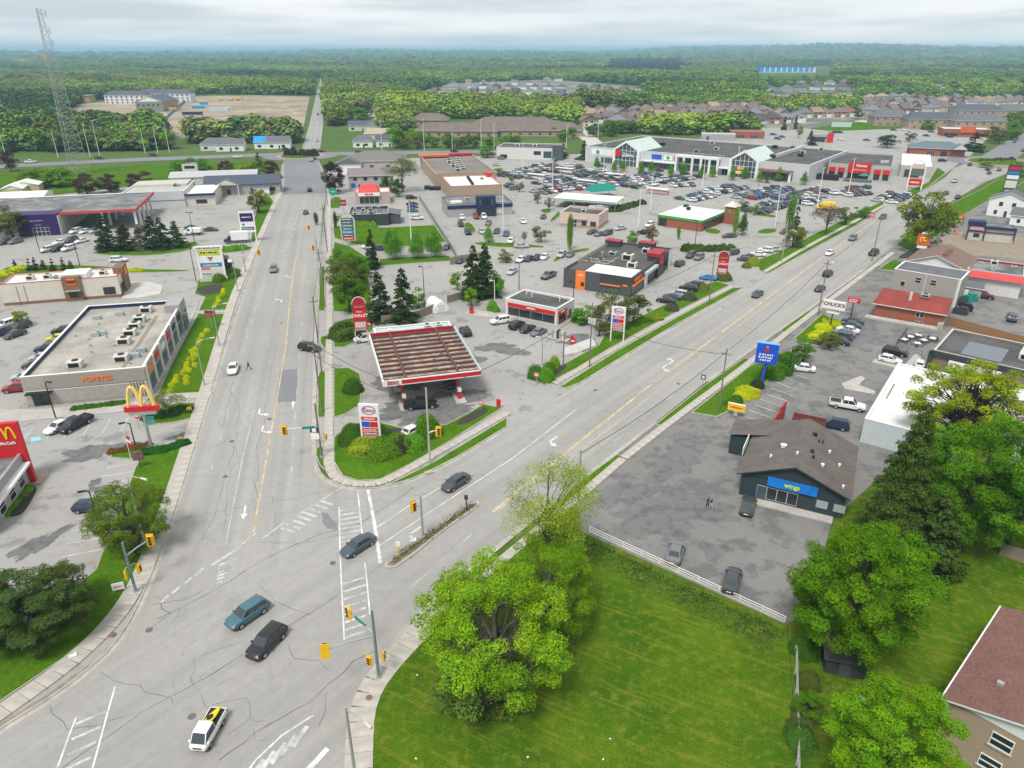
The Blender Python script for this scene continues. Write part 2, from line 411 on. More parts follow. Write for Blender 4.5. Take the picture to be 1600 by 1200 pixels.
# --- paved lots
sheet('parking_lot',pxl((441,298),(398,412),(372,482),(330,612),(290,742),(250,872),(215,957),(180,1012),(130,1057),(0,1142),(-200,1180),(-500,900),(-420,560),(-260,400),(-60,322),(60,308),(200,292),(300,284),(438,280)),
      ZL,LOT,None,'pale worn asphalt lots beside the left arterial road','parking lot')
sheet('parking_lot',pxl((490,700),(493,560),(500,400),(511,292),(520,262),(560,256),(640,247),(780,243),(900,241),(1000,232),(1110,214),(1150,200),(1250,194),(1400,197),(1530,203),(1545,214),(1520,240),(1490,262),(1440,300),(1340,353),(1165,450),(960,568),(870,622),(793,668),(720,714),(600,764),(520,758)),
      ZL,LOT,None,'large asphalt lots between the two roads and around the mall','parking lot')
sheet('parking_lot',pxl((905,752),(905,829),(1228,976),(1262,958),(1300,812),(1420,705),(1650,660),(1900,560),(1900,420),(1700,335),(1530,300),(1440,342),(1219,515),(1025,660)),
      ZL,LOTD,None,'patchy grey asphalt lots on the near side of the right road','parking lot')
# --- far roads
def far_road(name,P,w,z,label,m=ROAD):return tag(ribbon(name,P,w,z,m),label,'road',kind='structure')
far_road('highway',pxl((-120,268),(0,260),(200,250),(400,242.5),(470,241),(600,239),(770,237),(830,238)),15,.05,'wide cross road running behind the buildings on the left',NEWASPH)
far_road('far_road',[g(486,233),g(494,195),g(500,150),g(505,121)],11,.07,'straight far road climbing into the distant forest')
far_road('far_street',[g(868,165),g(884,182),g(908,206),g(945,238)],11.5,.07,'pale side street running between the far houses behind the mall',CONCW)
far_road('arterial_road',[g(1560,246),g(1600,220),g(1660,190),g(1750,160)],17,.07,'right arterial road beyond its roundabout',NEWASPH)
def disc(c,r,n=40):return [c+Vector((math.cos(2*math.pi*k/n),math.sin(2*math.pi*k/n)))*r for k in range(n)]
for (px,ri,ro,lb) in (((470,243.5),11,21,'left'),((1556,253),13,24,'right')):
    c=g(*px)
    sheet('roundabout',disc(c,ro),.09,NEWASPH,None,f'dark asphalt ring of the roundabout on the far {lb}','roundabout')
    sheet('roundabout_apron',disc(c,ri+2.2),.11,mat('paver_apron',(.42,.27,.2),.9,.15,2),None,f'pinkish paver apron of the {lb} roundabout','apron')
    q=MB(); q.prism(disc(c,ri),.1,.35); tag(q.build('roundabout_island',GRASS),f'grassy centre island of the {lb} roundabout','island',kind='structure')
# dark resurfaced stretch of the left road before its roundabout
ribbon('asphalt_overlay',[g(476,303),g(476,280),g(472,262),g(471,249)],18,ZR+.008,NEWASPH,road)
sheet('asphalt_patch',pxl((438,578),(466,577),(462,628),(430,629)),ZR+.008,NEWASPH,road)
sheet('asphalt_patch',pxl((502,800),(512,802),(519,812),(527,817),(526,828),(512,826),(504,818),(504,808)),ZR+.008,NEWASPH,road)
# --- building site
sheet('construction_ground',pxl((60,172),(130,162),(250,152),(330,150),(400,149),(484,151),(481,165),(478,180),(474,200),(452,211),(420,206),(385,203),(350,213),(310,211),(285,217),(268,208),(240,199),(200,197),(150,201),(110,193),(60,192)),.1,DIRT,None,'bare brown earth of a building site beside the far road','dirt')
sheet('dirt_lot',pxl((1450,382),(1490,362),(1580,368),(1700,385),(1700,420),(1560,402),(1500,398),(1470,400)),.02,mat('dirt_lot_ground',(.27,.225,.17),.95,.2,.8),None,'bare brown dirt strip beside the car wash','dirt')

# --- raised lawns with concrete kerbs
def island(px,label,m=GRASS,kerb=.16,h=.12,name='lawn',sm=1,cat='lawn'):
    P=ccw(pxl(*px)); P=smooth(P,sm) if sm else P
    if kerb:
        In=offset(P,kerb)
        q=MB(); n=len(P)
        q.v=[(p.x,p.y,-.05) for p in P]+[(p.x,p.y,h+.02) for p in P]+[(p.x,p.y,h+.02) for p in In]+[(p.x,p.y,h-.05) for p in In]
        for i in range(n):
            j=(i+1)%n
            for a in range(3):q.f.append((a*n+i,a*n+j,(a+1)*n+j,(a+1)*n+i)); q.m.append(0)
        o=MB(); o.quad([(p.x,p.y,h) for p in In]); o=o.build(name,m); tag(o,label,cat,kind='structure')
        q.build('kerb',KERB,o); return o
    q=MB(); q.prism(P,-.05,h); o=q.build(name,m); tag(o,label,cat,kind='structure'); return o
island([(-60,1022),(20,985),(70,962),(150,890),(165,850),(190,786),(212,730),(219,719),(173,716),(173,706),(237,697),(294,692),(262,780),(238,850),(222,893),(196,935),(150,988),(100,1030),(0,1098),(-60,1132)],'lawn with shrubs between the restaurant stalls and the left road',sm=0,kerb=.14)
island([(226,665),(217,657),(235,642),(277,630),(316,630),(310,652),(270,661)],'planted island on the far side of the arches sign',sm=0)
island([(310,486),(320,465),(304,460),(310,436),(342,433),(348,420),(375,420),(381,426),(364,484)],'upper lawn with hedge beside the plaza sign',sm=0)
island([(309,491),(361,491),(344,553),(320,617),(246,617),(270,565)],'long lawn with yellow hedge beside the flat-roofed strip plaza',sm=0)
island([(-30,432),(0,424),(12,417),(62,414),(140,415),(220,421),(296,422),(295,425),(190,427),(95,428),(0,441),(-30,446)],'grass strip with small conifers behind the long cream restaurant')
island([(130,395),(225,390),(287,386),(300,377),(313,380),(298,392),(237,400),(175,400)],'grass island under the dark conifers')
island([(337,391),(370,385),(398,386),(388,392),(342,397)],'hedge island beside the white box truck')
island([(400,383),(415,348),(428,315),(420,306),(404,318),(396,345),(392,375)],'grass verge beside the box truck entrance',sm=0)
island([(440,296),(432,268),(420,262),(398,276),(400,300),(425,306)],'lawn on the bend before the left roundabout',sm=0)
island([(497,486),(497,420),(508,415),(508,486)],'narrow grass boulevard beside the left road',sm=0)
island([(520,487),(518,417),(522,378),(548,386),(570,400),(590,405),(590,417),(575,430),(580,455),(582,486),(560,489)],'lawn under the round trees along the left road',sm=0)
island([(592,416),(592,405),(640,402),(703,400),(704,408),(640,412)],'grass strip below the three bright green trees',sm=0)
island([(522,372),(520,354),(565,353),(600,356),(679,352),(697,378),(640,385),(575,385),(545,380)],'lawn below the dark flat-roofed restaurant',sm=0)
island([(521,338),(540,337),(545,345),(521,347)],'small grass patch by the driveway of the dark restaurant')
island([(512,318),(520,308),(534,308),(535,325),(512,326)],'small lawn with a dark shrub by the green sign')
island([(500,536),(500,527),(512,524),(512,543),(505,544)],'grass corner at the side entrance of the fuel station',sm=0)
island([(521,543),(521,505),(540,499),(572,494),(585,502),(583,516),(557,534),(537,543)],'lawn with a big mounded shrub beside the canopy',sm=0)
island([(496,653),(496,590),(500,580),(509,582),(509,653)],'narrow verge by the wooden pole next to the fuel station',sm=0)
island([(521,653),(521,576),(545,575),(562,584),(566,600),(563,633),(540,648)],'lawn with a shrub left of the fuel pumps',sm=0)
island([(493,712),(494,700),(506,698),(507,735),(499,727)],'tiny grass corner at the signal pole',sm=0)
island([(521,722),(521,684),(545,672),(575,664),(600,662),(640,672),(697,664),(735,644),(755,632),(785,638),(700,692),(640,727),(595,750),(560,752),(535,745)],'corner lawn with trimmed bushes under the tall fuel sign',sm=0)
island([(604,759),(675,724),(793,652),(793,667),(718,713),(658,744),(625,757)],'kerbside grass strip in front of the corner lawn',sm=0)
island([(873,606),(960,551),(1060,495),(1143,451),(1163,449),(1055,508),(960,566),(906,599),(884,607)],'long kerbside grass strip along the right road',sm=0)
island([(850,603),(838,595),(866,578),(905,556),(935,540),(945,522),(1000,495),(1060,466),(1100,445),(1120,440),(1140,446),(1060,486),(960,541),(900,577)],'lawn under the second fuel sign along the right road',sm=0)
island([(1187,423),(1200,428),(1250,400),(1340,351),(1385,322),(1378,315),(1330,338),(1260,372),(1215,395),(1180,408)],'grass verge between the mall lot and the right road',sm=0)
island([(1405,312),(1415,300),(1450,285),(1465,262),(1478,270),(1450,292),(1420,312)],'grass bank beside the garage ramp of the red-signed store',sm=0)
island([(1023,664),(1040,667),(1172,562),(1162,560),(1100,603)],'kerbside grass strip before the long driveway',sm=0)
island([(908,748),(962,711),(980,713),(905,772),(880,795),(868,790)],'kerbside grass strip by the bare steel pole',sm=0)
island([(1218,517),(1262,485),(1268,487),(1226,521)],'short kerbside grass strip near the bowed sign',sm=0)
island([(1240,530),(1285,490),(1300,497),(1320,510),(1300,535),(1318,542),(1300,546),(1255,536)],'landscaped island with yellow shrubs under the white sign',sm=0)
island([(1352,421),(1375,405),(1393,403),(1362,422)],'small kerbside grass patch by the black pickup',sm=0)
island([(1372,421),(1396,405),(1410,410),(1400,424)],'small grass patch in front of the brown gable roof',sm=0)
island([(1080,645),(1170,573),(1200,560),(1236,548),(1240,562),(1150,637),(1120,652)],'lawn under the tall blue sign',sm=0)
island([(1400,384),(1440,340),(1530,298),(1560,280),(1600,285),(1560,305),(1490,345),(1450,380),(1420,392)],'grass around the large spreading tree',sm=0)
for k,(P,l) in enumerate(((((858,345),(875,328),(885,329),(862,348)),'small grass island beside the pink-walled bank'),(((842,328),(858,326),(863,332),(850,334)),'tiny grass island with a young tree near the garden centre'),
        (((1180,236+127),(1195,357),(1215,358),(1212,364),(1190,366)),'grass patch beside the two narrow poplars'),(((1097,362),(1112,356),(1130,362),(1118,367)),'grass patch beside the green-banded store'),
        (((862,408),(880,394),(920,387),(922,391),(885,399),(868,410)),'grass strip behind the cars by the dark restaurant'),(((1182,333),(1215,337),(1212,341),(1180,337)),'thin grass island by the silver hatchback'),
        (((758,266),(786,262),(786,267),(760,271)),'grass island at the corner of the mall lot'),(((722,350),(735,347),(746,362),(735,364)),'kerbed island in the lot of the navy-fronted store'),
        (((735,380),(760,378),(850,384),(850,388),(760,386)),'long kerbed island under the young trees'))):island(P,l)
field=island([(557,1300),(557,1130),(580,1060),(600,1040),(668,985),(835,845),(905,831),(1228,978),(1238,1100),(1250,1300)],'mown vacant lot of striped grass in the foreground',GRASSD,kerb=0,sm=0,name='vacant_lot')
island([(1252,1300),(1240,1100),(1230,978),(1264,960),(1302,814),(1422,707),(1660,664),(1900,800),(1900,1300)],'shaded back garden lawn beside the brick house',GRASSD,kerb=0,sm=0,h=.11,name='garden_lawn')
island([(600,1040),(668,985),(835,845),(866,800),(800,850),(650,972)],'narrow verge under the foreground trees',kerb=0,sm=0,h=.1)
# muted ground of the far housing estates, worn verge at the left corner
EST=mat('estate_ground',(.2,.195,.15),.95,.3,.05,var2=.4,scale2=.02)
sheet('estate_ground',pxl((880,205),(905,172),(1195,167),(1340,148),(1600,146),(1640,170),(1560,192),(1340,196),(1190,200),(1010,204)),.03,EST,None,'tan and grey plots of the housing estate behind the mall','ground')
sheet('estate_ground',pxl((640,152),(700,131),(860,124),(1000,136),(1010,154),(880,165),(820,156)),.03,EST,None,'grey plots of the far slate-roofed estate','ground')
sheet('worn_verge',pxl((-60,1178),(0,1131),(75,1086),(132,1044),(152,1034),(130,1054),(75,1094),(0,1140),(-60,1188)),.12,mat('worn_verge_soil',(.26,.22,.17),.95,.3,.8,.2),None,'dirty crumbling verge between the left sidewalk and kerb','verge')
sheet('field',pxl((-80,279),(0,273),(130,263),(300,256),(432,252),(420,262),(396,276),(300,282),(200,290),(60,306),(-80,320)),.02,GRASS,None,'bright green field between the cross road and the gym','field')
# planting beds
def bed(px,label,h=.16):
    P=smooth(ccw(pxl(*px)),2); q=MB(); q.prism(P,.02,h); return tag(q.build('planting_bed',SOIL),label,'planting bed',kind='structure')
bed([(540,690),(560,672),(600,668),(650,675),(668,690),(660,702),(620,710),(590,712),(556,706)],'dark mulch bed under the trimmed bushes of the corner sign')
bed([(712,660),(752,638),(768,642),(735,660),(715,666)],'brown mulch bed at the fuel station exit')
bed([(840,588),(866,574),(888,570),(880,580),(850,602)],'mulch bed under the three ball shrubs')
bed([(172,850),(175,820),(205,815),(245,825),(236,858),(222,868),(190,870)],'dark mulch bed under the willow-like tree by the signal')
bed([(5,808),(35,765),(62,757),(45,790),(32,806)],'dark bed along the restaurant window wall')
bed([(305,450),(335,445),(352,445),(340,460),(315,462)],'bare bed in the upper plaza lawn')
bed([(1265,533),(1290,525),(1308,537),(1300,543),(1280,542)],'dark mulch bed beside the parked cars at the white sign')
bed([(1395,405),(1440,383),(1465,390),(1430,402)],'rough undergrowth bed under the large tree')

# --- sidewalks: single slabs near the camera, one ribbon with joints beyond
WALKJ=mat('sidewalk_concrete',(.44,.405,.36),.9,.08,1.2,.05,var2=.12,scale2=.25)
slab_cache={}
def slabs(parent,P,w,step=1.6):
    Q=resample(P,step); i=0
    for a,c in zip(Q,Q[1:]):
        L=(c-a).length
        if L<.4:continue
        key=(round(w,2),round(L,1))
        if key not in slab_cache:
            q=MB(); q.prism([(-w/2,-L/2+.025),(w/2,-L/2+.025),(w/2,L/2-.025),(-w/2,L/2-.025)],0,.16); slab_cache[key]=q.mesh('slab',WALKJ)
        d=c-a; m=(a+c)/2
        o=inst('slab',slab_cache[key],parent,(m.x,m.y,random.uniform(-.006,.006)),math.atan2(d.y,d.x)-math.pi/2); o.scale=(1,1,1)
def sidewalk(px,w,label,near=True,z=.15):
    P=smooth(pxl(*px),1,False)
    o=ribbon('sidewalk',P,w if not near else w*.96,z-(.03 if near else 0),TAR if near else WALKJ,None,.16)
    tag(o,label,'sidewalk',kind='structure')
    if near:slabs(o,P,w)
    return o
sidewalk([(-50,1150),(0,1115),(60,1073),(110,1036),(160,990),(196,946),(219,905),(241,850),(264,790),(292,702),(312,640),(330,580)],2.0,'broken concrete sidewalk curving along the left road',True)
sidewalk([(330,580),(350,512),(365,465),(380,430),(392,402),(412,358),(432,312),(440,298)],1.9,'concrete sidewalk continuing up the left side of the road',False,.152)
sidewalk([(515,485),(514,420),(514,360),(514,300)],1.35,'thin far sidewalk on the right side of the left road',False,.155)
sidewalk([(514,728),(514,690),(514,640),(514,560),(515,485)],1.35,'thin sidewalk beside the fuel station',True,.15)
sidewalk([(514,722),(520,744),(540,755),(570,758),(598,755),(640,733),(700,698),(794,645)],1.4,'sidewalk curving round the corner lawn',True,.154)
sidewalk([(866,600),(960,545),(1060,490),(1145,447)],1.3,'sidewalk along the far side of the right road',True)
sidewalk([(1195,425),(1260,386),(1340,344),(1385,319)],1.3,'far stretch of sidewalk below the mall lot',False)
sidewalk([(557,1290),(562,1150),(566,1110),(580,1075),(606,1040),(655,988),(690,957)],2.4,'wide sidewalk at the near corner below the steel pole',True)
sidewalk([(690,957),(760,897),(830,838),(895,785),(975,716)],1.3,'sidewalk passing under the foreground trees',True,.155)
sidewalk([(975,716),(1060,650),(1172,567),(1230,520)],1.3,'sidewalk in front of the long lot on the near side',True,.151)
sidewalk([(1230,520),(1290,474),(1395,395)],1.3,'far stretch of the near side sidewalk',False)
sidewalk([(247,621),(330,617)],2.2,'pale footpath between the strip plaza and the arches island',False,.158)
sidewalk([(288,489),(364,487)],1.2,'short footpath across the plaza lawns',False,.157)
def slab_area(px,label,z=.14,m=CONC,name='walkway'):
    q=MB(); q.prism(ccw(pxl(*px)),-.02,z); return tag(q.build(name,m),label,'walkway',kind='structure')
slab_area([(222,638),(262,578),(300,500),(312,470),(288,508),(232,622)],'concrete walkway along the plaza shopfronts')
slab_area([(0,640),(60,640),(235,626),(247,632),(180,645),(0,662)],'concrete walkway below the strip plaza front',.13)
slab_area([(190,466),(205,440),(235,441),(255,447),(250,460),(215,466)],'round-ended concrete patio beside the long cream restaurant',.12,CONCW)
slab_area([(55,757),(66,736),(78,730),(76,742),(64,757)],'brick-coloured forecourt by the red blade sign',.13,mat('paver_forecourt',(.36,.28,.23),.9,.12,3))
slab_area([(880,545),(925,528),(932,540),(905,550),(880,556)],'concrete island with a red bin by the fuel store',.12,CONCW)
slab_area([(1315,600),(1345,588),(1352,592),(1342,602),(1368,612),(1366,617),(1320,608)],'L-shaped concrete kerb strip in the auto shop lot',.13)
slab_area([(1362,566),(1415,580),(1440,560),(1430,553),(1412,572),(1368,561)],'concrete kerb around two parked cars',.13)
slab_area([(724,490),(740,484),(800,492),(812,496),(790,500)],'concrete drive-through island behind the canopy',.1,CONC)

# --- painted markings
_zc=[0]
def zstep(base,n=14,d=.0006):                 # no two painted or sealed strips share a plane
    _zc[0]+=1; return base+(_zc[0]%n)*d
def line(P,w,m=WHITE_L,name='lane_line'):return ribbon(name,P,w,zstep(ZR+.012),m,road)
def dashed(a,c,w,m,dash=3,gap=6):
    d=(c-a); L=d.length; d.normalize(); t=0
    while t<L:
        line([a+d*t,a+d*min(L,t+dash)],w,m); t+=dash+gap
line(pxl((396,832),(430,640),(447,540),(455,450),(463,400)),.28,YEL_L)
line(pxl((353,850),(378,720),(398,640)),.14,FADE_L)
dashed(g(455,745),g(473,470),.13,FADE_L)
dashed(g(330,735),g(405,460),.13,FADE_L)
dashed(g(452,380),g(470,320),.15,WHITE_L)
line(pxl((770,800),(850,735),(1010,607),(1140,510),(1290,398),(1400,322)),.45,YEL_L)
line(pxl((835,762),(1000,632),(1130,528),(1290,408)),.15,YEL_L)
line(pxl((594,852),(680,795),(800,717),(900,640)),.14)
line(pxl((587,826),(640,790),(700,755)),.13)
dashed(g(760,690),g(1290,372),.14,FADE_L)
dashed(g(960,690),g(1360,372),.14,FADE_L)
dashed(g(640,920),g(800,780),.14,FADE_L)
line(pxl((575,766),(583,806),(590,848),(594,880)),.42,WHITE_L,'stop_line')
line(pxl((530,793),(531,850),(533,900),(538,1000)),.16,WHITE_L,'crosswalk_edge')
line(pxl((559,766),(563,806),(566,836)),.16,WHITE_L,'crosswalk_edge')
line(pxl((570,880),(573,905),(578,960)),.16,WHITE_L,'crosswalk_edge')
for k in range(9):
    y=797+k*7.2-k*k*.02
    line(pxl((531,y+1.5),(563+k*.4,y-4)),.34,FADE_L,'crosswalk_stripe')
for k in range(8):
    y=905+k*12
    line(pxl((536+k*.6,y+8),(572,y-3)),.34,FADE_L,'crosswalk_stripe')
line(pxl((534,762),(500,783),(440,820),(410,842)),.2,FADE_L,'crosswalk_edge')
for k in range(8):
    a=Vector((520-k*8.5,789+k*6.2)); line(pxl((a.x,a.y),(a.x-21,a.y-7)),.42,FADE_L,'crosswalk_stripe')
line(pxl((400,833),(365,862),(330,884)),.4,FADE_L,'stop_line')
for k in range(6):line(pxl((372-k*5,874+k*7),(342-k*1,884+k*5.5)),.45,FADE_L,'crosswalk_stripe')
for k in range(4):line(pxl((318-k*18,888+k*14),(305-k*18,900+k*14)),.35,FADE_L,'crosswalk_stripe')
line(pxl((180,1073),(168,1115),(145,1200)),.16,WHITE_L,'crosswalk_edge')
line(pxl((119,1122),(108,1150),(90,1200)),.16,WHITE_L,'crosswalk_edge')
for k in range(4):line(pxl((166-k*8,1112+k*24),(118-k*6,1132+k*24)),.3,FADE_L,'crosswalk_stripe')
line(pxl((490,1118),(440,1150),(400,1188),(372,1225)),.18,WHITE_L,'crosswalk_edge')
for k in range(7):line(pxl((480-k*17,1135+k*13),(458-k*17,1168+k*13)),.42,FADE_L,'crosswalk_stripe')
line(pxl((512,1170),(475,1210)),.5,WHITE_L,'stop_line')
def arrow(px,hdg,turn=0,m=WHITE_L):
    o=g(*px); f=hd(hdg); r=Vector((f.y,-f.x)); z=zstep(ZR+.021,3); q=MB()
    def pt(a,c):p=o+f*a+r*c; return (p.x,p.y,z)
    s=-1 if turn<0 else 1
    if turn==0:
        q.quad([pt(-1.6,-.12),pt(-1.6,.12),pt(.4,.12),pt(.4,-.12)][::-1]); q.quad([pt(.4,.45),pt(.4,-.45),pt(1.6,0)])
    else:
        q.quad([pt(-1.5,-.14),pt(-1.5,.14),pt(.5,.14),pt(.8,-.14)]); q.quad([pt(.35,0),pt(.75,0),pt(1.15,s*.8),pt(.8,s*.85)])
        q.quad([pt(1.6,s*.8),pt(.35,s*.95),pt(1.15,s*1.75)])
    q.build('turn_arrow',m,road)
for p,h,t in (((645,832),218,-1),((862,688),218,-1),((1037,574),218,-1),((1050,566),38,-1),((405,645),167,-1),((410,672),167,-1),((440,470),-13,-1),((447,432),167,-1),((382,801),167,0),((458,633),-13,0),((1302,410),38,-1)):arrow(p,h,t)
# parking stall lines
STALL=mat('stall_paint',(.6,.6,.58),.75,.1,2,var2=.25,scale2=.5)
def stalls(pairs,label):
    o=None
    for i,(a,c) in enumerate(pairs):
        m=ribbon('stall_line',[g(*a),g(*c)],.12,.012,STALL,o)
        if o is None:o=tag(m,label,'markings',kind='structure')
stalls([((166+0,731-0),(212,723)),((157,745),(212,736)),((148,760),(200,750)),((140,777),(178,770)),((123,811),(150,806)),((112,830),(152,823)),((102,850),(164,839)),((97,870),(162,858))],'white stall lines beside the restaurant lawn')
stalls([((72,687),(86,667)),((34,690),(52,668)),((100,684),(110,666)),((130,681),(144,657)),((160,677),(173,654)),((189,673),(201,652)),((27,676),(42,668)),((25,690),(33,668)),((29,683),(48,675))],'white stall lines below the walkway of the strip plaza')
stalls([((1230-k*8.5,580+k*8.7),(1262-k*8,592+k*8.7)) for k in range(9)],'faded stall lines of the lot beside the blue sign')
sheet('accessible_stall_mark',pxl((49,684),(63,682),(65,688),(47,690)),.016,mat('pale_blue_paint',(.25,.55,.66),.7,.2,3),None,'pale blue accessible stall mark painted on the lot','markings')

# --- kerbs and gutters along the roads
def kerbline(px,flip=1):
    P=smooth(pxl(*px),1,False); Lp,Rp=strip_pts(P,.5)
    ribbon('gutter',P,.7,ZR+.006,KERB,road); ribbon('kerb',[a for a in (Lp if flip>0 else Rp)],.2,.15,KERB,road,.16)
kerbline(ROAD_L[:11]); kerbline(ROAD_R[4:9]+ROAD_R[9:]+[(660,745),(720,714),(790,670)],1)
kerbline([(880,617),(908,601),(960,568),(1055,510),(1165,450)]); kerbline([(1190,436),(1260,396),(1340,353),(1395,325)])
kerbline(R2_S[4:8],1); kerbline(R2_S[8:],1)
MH=MB(); MH.cyl((0,0,0),(0,0,.012),.36,n=16); MH=MH.mesh('manhole_cover',mat('cast_iron',(.13,.125,.12),.7,.2,6))
for x,y in ((352,745),(362,690),(421,655),(233,985),(448,395),(640,870),(930,610),(1060,600),(440,505),(300,1120),(520,880),(1130,480)):p=g(x,y); inst('manhole_cover',MH,road,(p.x,p.y,ZR+.03))
# --- sealed cracks and seams
def crack(px,w=.09,wig=.35,seed=0,step=1.2):
    rnd=random.Random(seed+int(px[0][0]*7+px[0][1])); P=resample(pxl(*px),step); Q=[]
    off=0
    for p in P:
        off=off*.75+rnd.uniform(-wig,wig); Q.append(p+Vector((off,rnd.uniform(-wig,wig)*.6)))
    Lp,Rp=[],[]
    b=MB()
    L_,R_=strip_pts(Q,1.0); ws=[w*rnd.uniform(.2,.95) for _ in Q]
    pts=[(q+(l-q)*2*ww/2,q+(r-q)*2*ww/2) for q,l,r,ww in zip(Q,L_,R_,ws)]
    z=zstep(ZR+.0095,8,.0003)
    for (a,c),(d,e) in zip(pts,pts[1:]):b.quad([(c.x,c.y,z),(e.x,e.y,z),(d.x,d.y,z),(a.x,a.y,z)])
    b.build('crack',TAR,road)
crack([(100,1200),(230,1110),(345,1045),(440,985),(540,922),(575,900),(640,850)],.13,.12)
crack([(245,968),(330,925),(420,870),(500,835),(560,818),(600,792),(645,762)],.16,.15)
crack([(345,1190),(400,1150),(470,1105),(520,1060),(555,1030),(585,1020)],.15,.3)
crack([(380,1000),(352,1010),(305,1030),(300,1055),(313,1070)],.09,.5); crack([(155,1053),(215,1072),(265,1098)],.08,.4)
crack([(82,1105),(112,1140),(160,1130),(215,1115)],.08,.4); crack([(400,915),(440,948),(482,960)],.09,.4)
crack([(445,1010),(465,1030),(500,1035),(525,1052)],.08,.4); crack([(310,1072),(325,1112),(380,1085),(385,1125),(350,1150)],.08,.5)
crack([(245,945),(300,940),(330,920)],.12,.7); crack([(262,975),(270,950),(290,955),(300,935)],.1,.8); crack([(230,985),(250,960),(245,935)],.12,.6)
crack([(400,790),(470,778),(535,756)],.08,.4); crack([(400,848),(480,848),(540,830)],.1,.4); crack([(430,775),(436,820),(432,840)],.07,.5)
crack([(330,700),(420,650),(490,640)],.07,.4); crack([(300,745),(350,745),(398,750),(400,780)],.08,.4); crack([(280,812),(345,800),(398,788)],.08,.3)
crack([(340,570),(375,640),(360,720),(320,845)],.09,.25); crack([(372,700),(358,760),(345,830)],.07,.3); crack([(430,540),(420,620),(405,700),(395,800)],.07,.25)
crack([(486,480),(480,560),(474,640),(466,740)],.06,.2); crack([(405,420),(385,500),(368,580),(350,660)],.07,.2); crack([(430,330),(418,380),(408,420)],.07,.2)
crack([(640,775),(700,765),(740,740),(760,745)],.08,.5); crack([(670,780),(690,800),(700,812)],.07,.4); crack([(740,690),(760,708),(755,722)],.08,.5)
crack([(840,645),(880,655),(940,680)],.07,.4); crack([(925,672),(938,700),(960,706)],.07,.4); crack([(870,690),(900,706),(955,705)],.06,.3)
crack([(905,640),(1000,670),(1030,655)],.06,.3); crack([(960,590),(1010,612),(1050,635)],.06,.3); crack([(1100,480),(1180,500),(1240,500)],.06,.3)
crack([(860,628),(990,538),(1120,462)],.07,.1); crack([(690,960),(800,860),(910,765)],.07,.1); crack([(970,720),(1060,640),(1180,545),(1300,450)],.08,.12)
crack([(700,850),(740,885),(770,900)],.07,.4); crack([(655,925),(672,930),(690,915)],.07,.4); crack([(470,410),(470,340),(478,300)],.07,.2)
crack([(1250,420),(1320,405),(1350,410)],.06,.3); crack([(380,390),(440,388),(500,392)],.06,.2); crack([(505,1080),(510,1110),(500,1140)],.1,.6)
rnd=random.Random(3)
for k in range(12):                              # short secondary cracks fanning off the seams
    x,y=rnd.choice([(300,930),(270,950),(480,840),(400,1130),(500,1090),(470,1180),(430,620),(620,830),(350,660),(300,1060),(460,790)])
    x+=rnd.gauss(0,26); y+=rnd.gauss(0,18); a=rnd.uniform(0,6.28); L=rnd.uniform(12,40)
    crack([(x,y),(x+math.cos(a)*L*.6,y+math.sin(a)*L*.4),(x+math.cos(a+.6)*L,y+math.sin(a+.6)*L*.7)],.06,.5,k,.7)
# ragged dark repairs and stains on the near lots
def stain(px,r,seed,m,label,ax=1.0,rot=0.0):
    rnd=random.Random(seed); c=g(*px); n=90; ph=[rnd.uniform(0,6.28) for _ in range(5)]; P=[]
    for k in range(n):
        t=2*math.pi*k/n; q=r*(1+.28*math.sin(2*t+ph[0])+.2*math.sin(3*t+ph[1])+.13*math.sin(5*t+ph[2])+.08*math.sin(9*t+ph[3])+.07*math.sin(14*t+ph[4])+rnd.uniform(-.09,.09))
        v=Vector((math.cos(t)*q*ax,math.sin(t)*q)); v.rotate(Matrix.Rotation(rot,2)); P.append(c+v)
    return sheet('asphalt_stain',P,.006+seed*.0004,m,None,label,'stain')
DAMP=asphalt('damp_asphalt',(.165,.16,.158),.75,(.105,.103,.106),.55,.5,rough=.6)
stain((1060,715),3.2,1,DAMP,'long damp streak across the near lot',2.0,rad(52)); stain((1045,800),4.6,2,DAMP,'broad damp patch in the middle of the near lot',1.5,rad(-20))
stain((975,770),3.0,3,DAMP,'dark stain near the sidewalk at the near lot',1.3,.4); stain((1122,858),1.4,4,DAMP,'small dark puddle stain behind the parked sedan')
stain((985,830),1.9,5,DAMP,'small dark stain by the white rail',1.2,.9); stain((675,640),5.0,6,DAMP,'dark oily patch in front of the fuel canopy',2.2,.2)
stain((620,600),5.0,7,DAMP,'dark wet asphalt left of the canopy',.7,.2); stain((1355,525),4.2,8,DAMP,'dark asphalt in the middle of the lot with the white sign',1.3,.9)
stain((150,760),1.9,9,DAMP,'dark streak between the stalls of the restaurant lot',.6,.2); stain((60,850),1.4,10,DAMP,'long thin dark streak in the restaurant lot',2.6,1.3)
stain((905,535),4.0,11,DAMP,'dark curved lane beside the fuel store',1.5,-.6); stain((785,545),3.2,12,DAMP,'oval dark ring on the fuel station forecourt',1.4)
stain((1215,655),3,13,DAMP,'dark patch behind the yellow sign',2.2,.6); stain((1190,720),2.6,14,DAMP,'dark tyre-marked patch beside the red wall',1.6,.9)
stain((150,705),2.2,15,DAMP,'dark patch on the driveway below the arches',2.2,.1); stain((730,560),3.2,16,DAMP,'dark patch right of the canopy',.8,.2)
stain((300,680),1.6,17,DAMP,'oil stain at the restaurant entrance',1.7,.5)
